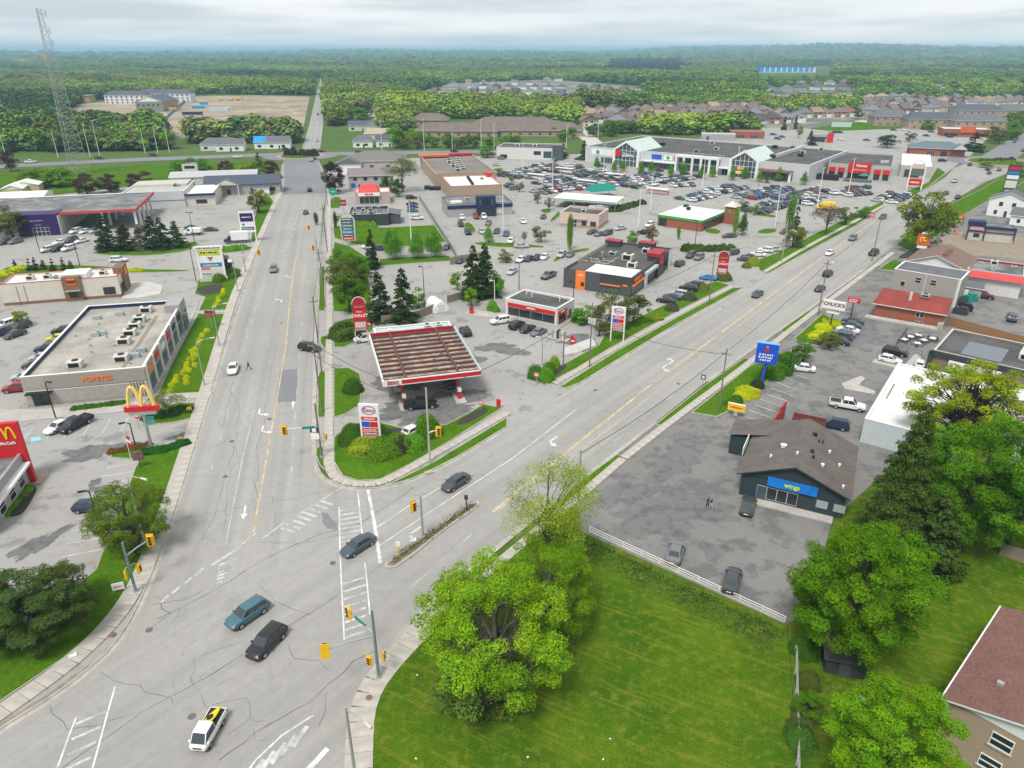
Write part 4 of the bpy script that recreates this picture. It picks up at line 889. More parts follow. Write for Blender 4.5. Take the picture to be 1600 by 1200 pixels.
# ================================================================ vehicles
# front is +x. stations: x, half width, sill z, shoulder z, centre-line z
CAR=dict(
  sedan=dict(L=4.75,W=1.83,wb=2.78,r=.33,st=[(-2.37,.66,.42,.72,.74),(-2.30,.80,.30,.88,.95),(-1.75,.90,.22,.94,1.04),(-.6,.915,.2,.92,.98),(.75,.915,.2,.90,.96),(1.15,.91,.2,.88,.97),(1.8,.87,.22,.80,.86),(2.2,.78,.28,.70,.72),(2.36,.60,.36,.58,.58)],
             cab=(-1.72,1.12,.80,-.95,.38,.62,.95,1.46),bp=(-.22,)),
  hatch=dict(L=4.25,W=1.79,wb=2.62,r=.32,st=[(-2.12,.68,.42,.80,.82),(-2.05,.82,.30,.98,1.02),(-1.5,.89,.22,.96,1.0),(0,.895,.2,.93,.98),(1.0,.89,.2,.90,.98),(1.65,.84,.22,.80,.86),(2.0,.76,.28,.70,.72),(2.12,.6,.36,.58,.58)],
             cab=(-1.98,1.0,.8,-1.45,.28,.64,.96,1.5),bp=(-.25,)),
  suv=dict(L=4.75,W=1.9,wb=2.75,r=.37,st=[(-2.37,.74,.5,.9,.92),(-2.28,.88,.36,1.08,1.12),(-1.5,.94,.28,1.08,1.1),(0,.95,.26,1.06,1.08),(1.1,.945,.26,1.04,1.1),(1.8,.91,.3,.98,1.04),(2.2,.84,.34,.88,.9),(2.37,.68,.44,.72,.72)],
           cab=(-2.22,1.18,.86,-1.85,.42,.70,1.07,1.74),bp=(-.95,.02)),
  van=dict(L=5.1,W=1.98,wb=3.0,r=.35,st=[(-2.55,.78,.46,.9,.92),(-2.46,.92,.32,1.06,1.1),(-1.5,.97,.24,1.04,1.08),(.6,.975,.22,1.0,1.04),(1.4,.96,.24,.96,1.04),(2.1,.9,.28,.84,.9),(2.45,.78,.34,.72,.72),(2.55,.62,.4,.6,.6)],
           cab=(-2.42,1.55,.9,-2.1,.62,.74,1.03,1.76),bp=(-1.1,.1)),
  pickup=dict(L=5.75,W=2.02,wb=3.65,r=.41,st=[(-2.87,.94,.6,1.12,1.12),(-2.84,.98,.5,1.16,1.16),(-.9,1.0,.42,1.16,1.16),(.9,1.0,.4,1.14,1.16),(1.5,1.0,.4,1.12,1.2),(2.5,.97,.44,1.06,1.12),(2.78,.9,.5,.96,.98),(2.87,.8,.6,.84,.84)],
              cab=(-.95,1.42,.9,-.7,.72,.76,1.15,1.92),bp=(.12,),bed=(-2.75,-1.08)),
  mini=dict(L=4.0,W=1.62,wb=2.3,r=.31,st=[(-2.0,.74,.5,.95,.95),(-1.97,.78,.42,.98,.98),(-.1,.8,.38,.98,.98),(.6,.8,.36,.98,1.0),(1.5,.8,.36,.96,1.0),(1.9,.77,.4,.88,.9),(2.0,.7,.46,.74,.74)],
            cab=(-.05,1.84,.72,.05,1.25,.64,.98,1.82),bp=(),bed=(-1.94,-.12)))
def car_geo(kind):
    d=CAR[kind]; st=d['st']; out={}
    b=MB(); n=len(st); rings=[]
    for (x,w,zb,zs,zc) in st:
        pr=[(w*.86,zb),(w*.985,zb+.12),(w,(zb+zs)/2),(w*.965,zs-.03),(w*.86,zs+.02),(w*.45,zc),(0,zc+.005)]
        ring=[(x,-a,z) for a,z in pr]+[(x,a,z) for a,z in pr[-2::-1]]
        rings.append(len(b.v)); b.v+=ring
    m=13
    for i in range(n-1):
        for k in range(m-1):b.f.append((rings[i]+k,rings[i+1]+k,rings[i+1]+k+1,rings[i]+k+1)); b.m.append(1 if k in (0,11) else 0)
    b.f.append(tuple(rings[0]+k for k in range(m))); b.m.append(0); b.f.append(tuple(rings[-1]+k for k in reversed(range(m)))); b.m.append(0)
    for i in range(n-1):b.f.append((rings[i]+m-1,rings[i+1]+m-1,rings[i+1],rings[i])); b.m.append(1)
    # cabin: painted frustum with a crowned roof
    xr,xf,wb_,rr,rf,wt,zb,zt=d['cab']
    Bt=[(xr,-wb_,zb),(xf,-wb_*.97,zb),(xf,wb_*.97,zb),(xr,wb_,zb)]; Tp=[(rr,-wt,zt-.05),(rf,-wt*.97,zt-.05),(rf,wt*.97,zt-.05),(rr,wt,zt-.05)]
    Rf=[(rr+.12,-wt*.82,zt),(rf-.14,-wt*.8,zt),(rf-.14,wt*.8,zt),(rr+.12,wt*.82,zt)]
    i0=len(b.v); b.v+=Bt+Tp+Rf
    for k in range(4):
        q=(k+1)%4; b.f.append((i0+k,i0+q,i0+4+q,i0+4+k)); b.m.append(0); b.f.append((i0+4+k,i0+4+q,i0+8+q,i0+8+k)); b.m.append(0)
    b.f.append((i0+8,i0+9,i0+10,i0+11)); b.m.append(0)
    if 'bed' in d:                                    # open load bed: dark floor let in between the side panels
        x0,x1=d['bed']; w=st[2][1]-.1; z=st[2][3]
        b.box(x0,x1,-w,w,z+.018,z+.03,1); b.box(x0-.06,x1,-w-.07,-w,z,z+.07,0); b.box(x0-.06,x1,w,w+.07,z,z+.07,0); b.box(x0-.08,x0,-w,w,z,z+.07,0)
    for s in (-1,1):b.box(xf-.35,xf-.15,s*(wb_+.13)-.09,s*(wb_+.13)+.09,zb-.02,zb+.12,0)      # door mirrors
    out['body']=(b,[PAINT,BLACK])
    V=Vector
    def pane(q,e,inset,off=.012):
        q=[V(p) for p in q]; c=sum(q,V())/4; nn=(q[1]-q[0]).cross(q[3]-q[0]).normalized()
        q=[p.lerp(c,0) for p in q]
        a,bq,cq,dq=q; u0,u1,v0,v1=inset
        def bi(u,v):return a.lerp(bq,u).lerp(dq.lerp(cq,u),v)+nn*off
        mb=MB(); mb.quad([bi(u0,v0),bi(1-u1,v0),bi(1-u1,1-v1),bi(u0,1-v1)]); return mb
    wins=[]
    wins.append(('windshield',pane([Bt[1],Bt[2],Tp[2],Tp[1]],0,(.05,.05,.06,.05))))
    wins.append(('rear_window',pane([Bt[3],Bt[0],Tp[0],Tp[3]],0,(.08,.08,.2 if kind in ('suv','van','hatch') else .1,.08))))
    for s,(q0,q1,t1,t0) in ((-1,(Bt[0],Bt[1],Tp[1],Tp[0])),(1,(Bt[2],Bt[3],Tp[3],Tp[2]))):
        cuts=[0]+[((p-xr)/(xf-xr)) for p in d['bp']]+[1]
        if s>0:cuts=[1-c for c in cuts][::-1]
        for c0,c1 in zip(cuts,cuts[1:]):wins.append(('side_window',pane([q0,q1,t1,t0],0,(c0+(.05 if c0==0 else .018),1-c1+(.05 if c1==1 else .018),.08,.1))))
    out['wins']=wins
    w=MB(); r=d['r']; w.cyl((0,-.11,0),(0,.11,0),r,n=14); w.cyl((0,-.118,0),(0,.118,0),r*.62,n=10,m=1); out['wheel']=(w,[RUBBER,RIMM])
    x,hw=d['wb']/2,st[len(st) // 2][1]-.1
    sh={'pickup':.1,'mini':.1}.get(kind,.0)
    out['wpos']=[(sx*x+sh,sy*hw,r) for sx in (1,-1) for sy in (1,-1)]
    lamps=[]
    f,k2=st[-2],st[1]
    for s in (-1,1):
        a=MB(); y0,y1=sorted((s*f[1]*.55,s*f[1]*1.0)); a.box(f[0]-.05,f[0]+.07,y0,y1,f[3]-.16,f[3]-.03); lamps.append(('headlight',a,LAMPW))
        a=MB(); y0,y1=sorted((s*k2[1]*.62,s*k2[1]*1.01)); a.box(k2[0]-.06,k2[0]+.06,y0,y1,k2[3]-.24,k2[3]-.06); lamps.append(('tail_light',a,LAMPR))
    a=MB(); a.box(f[0]+.04,f[0]+.12,-f[1]*.5,f[1]*.5,f[3]-.26,f[3]-.12); lamps.append(('grille',a,BLACK))
    a=MB(); a.box(k2[0]-.085,k2[0]-.06,-.26,.26,k2[3]-.3,k2[3]-.18); lamps.append(('licence_plate',a,WHITE))
    out['lamps']=lamps
    return out
CARM,CARFAR={},{}
def car_meshes(kind):
    if kind not in CARM:
        G=car_geo(kind)
        parts=[('body',G['body'][0].mesh('body',G['body'][1],38),(0,0,0))]
        parts+=[(nm,mb.mesh(nm,CARGL),(0,0,0)) for nm,mb in G['wins']]
        wm=G['wheel'][0].mesh('wheel',G['wheel'][1],40); parts+=[('wheel',wm,p) for p in G['wpos']]
        parts+=[(nm,mb.mesh(nm,m),(0,0,0)) for nm,mb,m in G['lamps']]
        CARM[kind]=parts
        J=MB(); mats=[PAINT,BLACK,CARGL,RUBBER,RIMM,LAMPW,LAMPR,WHITE]
        def add(mb,mp,off=(0,0,0)):
            i=len(J.v); J.v+=[(v[0]+off[0],v[1]+off[1],v[2]+off[2]) for v in mb.v]; J.f+=[tuple(i+k for k in f) for f in mb.f]; J.m+=[mp[m] for m in mb.m]
        add(G['body'][0],{0:0,1:1})
        for _,mb in G['wins']:add(mb,{0:2})
        for p in G['wpos']:add(G['wheel'][0],{0:3,1:4},p)
        for nm,mb,m in G['lamps']:add(mb,{0:mats.index(m)})
        CARFAR[kind]=J.mesh(kind,mats,38)
    return CARM[kind]
PC=dict(white=(.72,.72,.71),silver=(.42,.43,.44),grey=(.16,.165,.17),charcoal=(.055,.058,.062),black=(.014,.014,.016),navy=(.018,.028,.07),blue=(.02,.07,.26),teal=(.055,.13,.17),red=(.28,.012,.016),maroon=(.10,.012,.022),lime=(.45,.52,.02),green=(.012,.06,.03),skyblue=(.02,.2,.55),yellow=(.75,.45,.01),slate=(.05,.075,.10))
KN=dict(sedan=('sedan','sedan'),hatch=('hatchback','hatchback'),suv=('suv','suv'),van=('van','minivan'),pickup=('pickup_truck','pickup truck'),mini=('pickup_truck','small pickup truck'))
def car(px,hdg,kind,colr,where,near=True,z=0.0,group=None,label=None,at=None):
    p=g(*px) if at is None else at; rz=math.pi/2-rad(hdg); c=PC[colr]
    lb=label or f'{colr} {KN[kind][1]} {where}'; name=KN[kind][0]; cat={'pickup':'pickup truck','mini':'pickup truck','van':'minivan'}.get(kind,'car')
    parts=car_meshes(kind)
    if not near:return tag(inst(name,CARFAR[kind],None,(p.x,p.y,z),rz,col=c),lb,cat,group)
    e=empty(name,(p.x,p.y,z),rz); tag(e,lb,cat,group)
    for nm,me,off in parts:inst(nm,me,e,off,col=c if nm=='body' else None)
    return e
RZ=ZR+.002
N_,S_,NE,SW,E_,W_=R1,R1+180,R2,R2+180,R2+90,R2-90
car((388,966),216,'suv','teal','in the intersection, ahead of the black one',z=RZ)
car((418,1010),203,'suv','black','in the intersection behind the small white truck',z=RZ)
kei=car((328,1148),186,'mini','white','carrying a yellow kayak',z=RZ)
# the kayak in its bed
P0=g(328,1148); b=MB(); prof=[(-1.55,.02,.02),(-1.1,.2,.1),(-.4,.34,.17),(.4,.34,.17),(1.1,.2,.1),(1.55,.02,.02)]; rg=[]
for x,w_,h_ in prof:
    rg.append(len(b.v)); b.v+=[(x,w_*math.cos(t),h_*math.sin(t)*(1.0 if math.sin(t)<0 else .8)) for t in [2*math.pi*k/10 for k in range(10)]]
for i in range(5):
    for k in range(10):b.f.append((rg[i]+k,rg[i+1]+k,rg[i+1]+(k+1)%10,rg[i]+(k+1)%10)); b.m.append(0)
f_=hd(186); q_=P0-f_*.55
ky=empty('kayak',(q_.x,q_.y,1.42),math.pi/2-rad(186+8)); ky.rotation_euler[1]=rad(-8); tag(ky,'yellow kayak lying in the bed of the small white truck','kayak')
b.build('hull',mat('kayak_yellow',(.82,.62,.02),.4,.05,2),ky,50); c_=MB(); c_.cyl((0,0,.1),(0,0,.15),.3,.3,14); o=c_.build('cockpit',BLACK,ky); o.scale=(1.3,.75,1)
car((560,858),SW,'sedan','slate','on the crosswalk beside the median',z=RZ)
car((712,759),SW,'sedan','charcoal','approaching the median on the right road',z=RZ)
car((365,580),S_,'sedan','white','on the left road near the walking person',z=RZ)
car((428,424),S_,'suv','grey','on the left road below its far crosswalk',z=RZ)
car((478,334),N_,'sedan','navy','on the left road beside the green sign',z=RZ,near=False)
car((484,299),N_,'suv','black','on the dark new asphalt before the left roundabout',z=RZ,near=False)
car((484,548),112,'suv','black','turning out of the fuel station side entrance',z=RZ)
car((1183,463),SW,'sedan','charcoal','on the right road below the arched red sign',z=RZ)
car((1296,398),SW,'sedan','white','on the right road',z=RZ); car((1293,431),NE,'suv','black','on the right road ahead of the dark blue sedan',z=RZ)
car((1281,454),NE,'sedan','navy','on the right road behind the black suv',z=RZ); car((1365,398),NE,'pickup','black','on the right road near the brown gable roof',z=RZ)
car((1332,375),SW,'suv','grey','on the right road behind the white sedan',z=RZ); car((1379,342),SW,'suv','slate','on the right road beside the large spreading tree',z=RZ)
for x,y,h,k,c,w_ in ((1478,304,NE,'sedan','navy','on the right road beyond the large tree'),(1496,310,NE,'sedan','maroon','on the right road behind the far navy sedan'),(1491,285,SW,'suv','silver','leaving the right roundabout'),(1515,259,SW,'sedan','black','circling the right roundabout'),(1543,266,NE,'suv','black','entering the right roundabout'),(1545,272,NE,'sedan','maroon','waiting behind the black car at the right roundabout'),(1561,267,NE,'suv','grey','on the near side of the right roundabout'),(1472,253,100,'suv','black','between the red-signed store and the right roundabout'),(1585,223,SW,'sedan','charcoal','beyond the right roundabout'),(1573,213,60,'suv','white','beside the conifer beyond the right roundabout'),(1598,237,SW,'suv','slate','at the right picture edge beyond the roundabout'),
    (447,235,80,'suv','black','left of the left roundabout on the cross road'),(503,238,80,'sedan','black','right of the left roundabout on the cross road'),(487,252,N_,'suv','silver','entering the left roundabout'),(492,249,N_,'sedan','black','behind the bushes of the left roundabout'),(561,239,80,'suv','charcoal','on the cross road behind the grey roofs'),(592,239,80,'sedan','charcoal','further along the cross road behind the grey roofs'),(710,238,80,'suv','black','at the end of the cross road by the warehouse'),(156,249,74,'suv','black','on the cross road left of the mast'),(240,244,74,'suv','black','on the cross road right of the mast'),(48,255,254,'pickup','white','on the cross road at the far left'),(496,221,S_,'suv','silver','on the straight far road'),(497,180,S_,'suv','black','small and distant on the straight far road'),(371,247,74,'sedan','white','on the cross road near the copper trees')):
    car((x,y),h,k,c,w_,False,.11)
# fuel station and red-banded store
for x,y,h,k,c,w_ in ((572,533,250,'van','white','beside the roofless canopy'),(657,637,78,'pickup','black','in front of the fuel pumps'),(704,603,160,'suv','charcoal','at the pumps under the canopy'),(727,522,-20,'suv','black','behind the right edge of the canopy'),(782,505,244,'suv','white','beside the red-banded store'),(808,512,34,'suv','black','first in the row before the red-banded store'),(825,517,34,'sedan','black','in the middle of the row before the red-banded store'),(842,522,34,'sedan','grey','last in the row before the red-banded store'),(647,677,38,'hatch','white','half hidden behind the corner bushes'),
    (1055,868,22,'sedan','grey','parked in the near lot next to the white rail'),(1143,912,25,'sedan','charcoal','parked in the near lot under the big round tree'),(1168,795,24,'sedan','charcoal','parked in front of the blue wing sign'),(1178,684,295,'sedan','black','beside the low red wall'),(1323,638,115,'pickup','white','in the lot behind the shingle-roofed shop'),(1302,668,295,'suv','navy','in the lot behind the shingle-roofed shop'),(1253,579,290,'sedan','white','at the end of the faded stalls by the small round tree'),
    (1332,505,305,'sedan','charcoal','first of the row behind the white sign, the farthest'),(1327,511,305,'sedan','slate','second of the row behind the white sign'),(1324,519,305,'sedan','white','third of the row behind the white sign'),(1318,524,305,'sedan','grey','fourth of the row behind the white sign'),(1313,530,305,'suv','slate','fifth of the row behind the white sign'),(1309,537,305,'sedan','navy','last of the row behind the white sign, the nearest'),
    (1398,554,125,'suv','black','next to the white hatchback near the patio'),(1390,566,125,'hatch','white','parked on the concrete-kerbed island'),(1436,573,30,'hatch','white','at the corner of the brown-walled bar'),(1548,459,120,'suv','white','parked behind the red-roofed brick house'),(1536,466,120,'suv','maroon','parked behind the red-roofed brick house'),(1580,500,30,'suv','slate','in the fenced stall behind the brown-walled bar'),(1530,452,120,'sedan','black','behind the white suv near the red-banded roof'),
    (93,671,200,'sedan','white','in the stalls below the strip plaza'),(119,668,200,'pickup','black','in the stalls below the strip plaza'),(143,797,85,'hatch','navy','half under the fine-leaved tree'),
    (11,511,200,'suv','white','in the lot behind the strip plaza'),(33,514,200,'suv','charcoal','next to the white suv behind the strip plaza'),(2,524,200,'suv','slate','at the left picture edge behind the strip plaza'),(24,526,200,'sedan','charcoal','nearest in the group behind the strip plaza'),(100,521,255,'suv','black','first in the row along the rear of the strip plaza'),(92,532,255,'sedan','lime','in the row along the rear of the strip plaza'),(75,549,255,'suv','navy','third in the row along the rear of the strip plaza'),(66,562,255,'sedan','silver','fourth in the row along the rear of the strip plaza'),(54,574,255,'hatch','charcoal','fifth in the row along the rear of the strip plaza'),(40,592,255,'sedan','silver','last in the row along the rear of the strip plaza'),(28,611,255,'suv','red','beside the end wall of the strip plaza')):
    car((x,y),h,k,c,w_)
for x,y,h,k,c,w_ in ((119,364,195,'suv','white','first in the row under the gym canopy'),(134,364,195,'sedan','white','second in the row under the gym canopy'),(149,363,195,'sedan','silver','third in the row under the gym canopy'),(95,381,205,'sedan','white','left in the middle row of the gym lot'),(112,378,195,'suv','slate','in the middle row of the gym lot'),(128,379,205,'sedan','white','right in the middle row of the gym lot'),(75,393,205,'suv','white','left in the front row of the gym lot'),(91,392,195,'suv','black','in the front row of the gym lot'),(108,391,195,'suv','white','right in the front row of the gym lot'),(9,381,195,'suv','charcoal','left under the olive tree by the gym'),(25,380,195,'suv','grey','right under the olive tree by the gym'),(186,409,80,'suv','white','driving behind the cream restaurant'),
    (300,358,85,'sedan','slate','behind the white cargo van'),(330,361,85,'sedan','charcoal','right of the white cargo van'),(191,362,195,'sedan','red','behind the tallest island conifer'),(221,362,195,'suv','black','behind the greyish island conifer'),(344,405,85,'suv','black','behind the plaza sign'),(350,412,85,'suv','white','right of the plaza sign'),(170,387,195,'sedan','silver','half hidden below the tallest island conifer'),(5,326,195,'suv','navy','at the left picture edge beside the gym roof'),
    (722,342,170,'hatch','white','left before the navy-fronted store'),(744,341,170,'suv','red','before the navy-fronted store'),(756,341,170,'suv','white','right before the navy-fronted store'),(720,353,170,'suv','black','at the kerbed island of the navy-fronted store'),(763,351,190,'hatch','grey','in the middle of the lot of the navy-fronted store'),(731,365,170,'pickup','black','at the end of the kerbed island'),(753,364,170,'sedan','silver','left of the small bright tree'),(776,364,190,'hatch','charcoal','right of the small bright tree'),(791,368,190,'hatch','blue','at the foot of a lamp post'),(798,379,190,'hatch','white','below the blue hatchback'),(815,387,85,'sedan','silver','on the lane below the young trees'),(817,348,170,'sedan','white','driving in the lot of the navy-fronted store'),(849,341,190,'sedan','charcoal','driving beside the garden centre'),(698,389,190,'sedan','charcoal','on the lane by the rightmost bright tree'),
    (643,311,80,'suv','black','first in the lot beside the grey board fence'),(644,320,80,'sedan','maroon','second in the lot beside the grey board fence'),(645,325,80,'hatch','blue','third in the lot beside the grey board fence'),(645,331,80,'hatch','teal','fourth in the lot beside the grey board fence'),(652,343,85,'suv','white','last in the lot beside the grey board fence'),(578,388,85,'sedan','white','left on the lane behind the thin dark spruce'),(594,391,85,'suv','charcoal','right on the lane behind the thin dark spruce'),(583,432,80,'sedan','silver','under the roadside trees by the empty lot'),
    (814,408,200,'sedan','white','first in the row left of the dark restaurant'),(826,407,200,'sedan','navy','second in the row left of the dark restaurant'),(839,405,200,'sedan','black','third in the row left of the dark restaurant'),(851,404,200,'sedan','white','fourth in the row left of the dark restaurant'),(877,401,200,'suv','silver','fifth in the row left of the dark restaurant'),(891,400,200,'sedan','grey','last in the row left of the dark restaurant'),(857,434,215,'pickup','grey','at the corner of the dark restaurant'),(800,427,200,'sedan','silver','behind the right dark spruce'),(720,410,200,'suv','slate','at the wooden enclosure of the empty lot'),
    (1040,473,300,'sedan','black','first in the row along the right road, nearest'),(1050,467,300,'sedan','slate','second in the row along the right road'),(1060,463,300,'suv','silver','third in the row along the right road'),(1075,454,300,'suv','black','fourth in the row along the right road'),(1085,449,300,'van','navy','fifth in the row along the right road'),(1106,437,300,'sedan','skyblue','under the second arched sign'),(1079,402,215,'suv','charcoal','left below the round dark shrubs'),(1092,405,215,'suv','grey','right below the round dark shrubs'),(1144,398,240,'suv','slate','beside the round dark shrubs'),(1164,408,300,'sedan','charcoal','near the driveway shrubs'),(1170,404,300,'sedan','navy','behind the charcoal sedan near the driveway shrubs'),(1184,400,300,'sedan','white','near the yellow-green driveway shrub'),(1196,394,300,'suv','white','next to the mall lot driveway'),(1062,415,35,'suv','charcoal','at the far corner of the dark restaurant'),(1208,392,300,'sedan','silver','left of the rounded roadside tree'),
    (925,365,220,'sedan','charcoal','left before the pink-walled bank'),(936,368,220,'sedan','grey','middle before the pink-walled bank'),(949,367,220,'suv','charcoal','right before the pink-walled bank'),(969,359,235,'sedan','silver','driving past the pink-walled bank'),(1015,354,215,'suv','white','beside the green-banded store'),(1006,366,300,'suv','black','below the green-banded store'),(1139,371,260,'sedan','charcoal','at the kerb by the narrow poplars')):
    car((x,y),h,k,c,w_)
# the mall lot: rows of cars set square to the rows
rows=[((783,276),(852,258)),((806,279),(893,260)),((838,288),(928,266)),((834,301),(868,294)),((868,296),(958,273)),((902,297),(1014,273)),((976,292),(1067,277)),((1053,292),(1088,290)),((1062,312),(1098,304)),((1100,302),(1150,291)),((1150,310),(1216,294)),((1166,331),(1208,317)),((1214,312),(1280,296)),((1238,318),(1262,305)),((792,290),(806,297)),((1300,304),(1345,300)),((1328,296),(1360,294)),((1370,315),(1392,304))]
rnd=random.Random(21); cols=['white']*6+['silver']*5+['grey']*4+['charcoal']*5+['black']*6+['navy']*3+['slate']*2+['red']*2+['maroon']*2+['blue']*2+['teal','green']
rows.sort(key=lambda r:r[0][0])
for ri,(a_,c_) in enumerate(rows):
    A,B_=g(*a_),g(*c_); L=(B_-A).length; dd=(B_-A).normalized(); hdg=math.degrees(math.atan2(dd.x,dd.y)); nn=Vector((dd.y,-dd.x)); cnt=0
    for side in (0,1):
        if side and L<14:continue
        t=0.0; cnt=0
        while t<L:
            if rnd.random()<.84:
                cnt+=1; k=rnd.choice(['sedan','sedan','suv','suv','hatch','sedan','suv','van','pickup']); c=rnd.choice(cols)
                p=A+dd*(t+rnd.uniform(-.15,.15))+nn*(side*5.6+rnd.uniform(-.25,.25))
                car(None,hdg+90+(180 if rnd.random()<.5 else 0)+rnd.uniform(-2,2),k,c,'',False,0.0,'cars in the mall lot',at=p,
                    label=f'{c} {KN[k][1]}, {ordinal(cnt)} from the near end, {"right" if side else "left"} side of {ordinal(ri + 1)} mall lot row')
            t+=2.85
for i,(x,y,c,k) in enumerate(((1183,212,'navy','suv'),(1187,216,'silver','suv'),(1208,211,'navy','sedan'),(1218,211,'white','van'),(1215,218,'blue','suv'),(1222,215,'slate','sedan'),(1305,208,'black','suv'),(1312,208,'black','suv'),(1300,207,'silver','sedan'),(1313,219,'white','suv'),(1354,220,'charcoal','sedan'),(1396,204,'black','sedan'),(1414,204,'white','van'),(1438,202,'black','sedan'),(1447,202,'charcoal','suv'),(1455,207,'slate','sedan'),(1430,219,'silver','suv'),(1447,213,'green','sedan'),(1484,215,'black','sedan'))):
    car((x,y),125,k,c,'',False,0,'cars in the lot behind the mall',label=f'{c} {KN[k][1]}, {ordinal(i + 1)} from the left in the lot behind the mall')
for i,(x,y,c) in enumerate(((824,248,'maroon'),(829,248,'charcoal'),(852,246,'black'),(856,249,'silver'),(883,244,'navy'),(904,250,'navy'),(783,249,'grey'),(776,259,'silver'),(759,278,'charcoal'),(940,261,'navy'),(1030,268,'maroon'),(1070,272,'black'),(1089,278,'navy'))):
    car((x,y),125,'sedan' if i%2 else 'suv',c,'',False,0,label=f'{c} car standing apart by the mall front, {ordinal(i + 1)} of these')
# cargo van, box truck, yellow truck
def boxtruck(px,hdg,label,cabcol,boxmat,Lb=5.2,hb=2.6,cat='truck',name='box_truck'):
    p=g(*px); e=empty(name,(p.x,p.y,0),math.pi/2-rad(hdg)); tag(e,label,cat)
    b=MB(); b.box(-Lb/2-.8,Lb/2-.8,-1.15,1.15,.95,.95+hb); b.build('cargo_box',boxmat,e)
    b=MB(); b.box(-Lb/2-.85,Lb/2-.78,-1.18,1.18,.9,1.0); b.box(-Lb/2-.85,Lb/2+1.6,-.5,.5,.55,.9); b.build('chassis',BLACK,e)
    x=Lb/2-.75; b=MB(); pr=[(x,.6),(x+2.1,.6),(x+2.1,1.35),(x+1.2,1.5),(x+.75,2.35),(x,2.4)]; i=len(b.v)
    b.v=[(a,-1.0,z) for a,z in pr]+[(a,1.0,z) for a,z in pr]; n=6
    for k in range(n):b.f.append((k,(k+1)%n,n+(k+1)%n,n+k)); b.m.append(0)
    b.f+=[tuple(range(n))[::-1],tuple(range(n,2*n))]; b.m+=[0,0]; o=b.build('cab',PAINT,e); o.color=(*cabcol,1)
    b=MB(); b.quad([(x+1.2,-.9,1.53),(x+1.2,.9,1.53),(x+.8,.85,2.3),(x+.8,-.85,2.3)]); b.build('windshield',CARGL,e)
    for s in (-1,1):
        b=MB(); b.quad([(x+.1,s*1.01,1.5),(x+.95,s*1.01,1.5),(x+.7,s*1.01,2.2),(x+.1,s*1.01,2.2)]); b.build('side_window',CARGL,e)
        b=MB(); b.box(x+2.08,x+2.16,s*.75-.15,s*.75+.15,.9,1.15); b.build('headlight',LAMPW,e)
    w_=MB(); w_.cyl((0,-.14,0),(0,.14,0),.45,n=14); w_.cyl((0,-.15,0),(0,.15,0),.25,n=10,m=1); wm=w_.mesh('wheel',[RUBBER,RIMM])
    for wx in (-Lb/2+.5,x+1.2):
        for s in (-1,1):inst('wheel',wm,e,(wx,s*.95,.45))
    return e
boxtruck((372,379),255,'white box truck with a dark blue cab beside the hedge',(.012,.03,.07),WHITE)
boxtruck((1290,329),300,'yellow box truck parked in the mall lot',(.75,.45,.01),YELLOW,4.6,2.3)
e=boxtruck((304,367),265,'white cargo van in the lot behind the conifers',(.72,.72,.71),WHITE,3.4,1.35,'van','cargo_van')
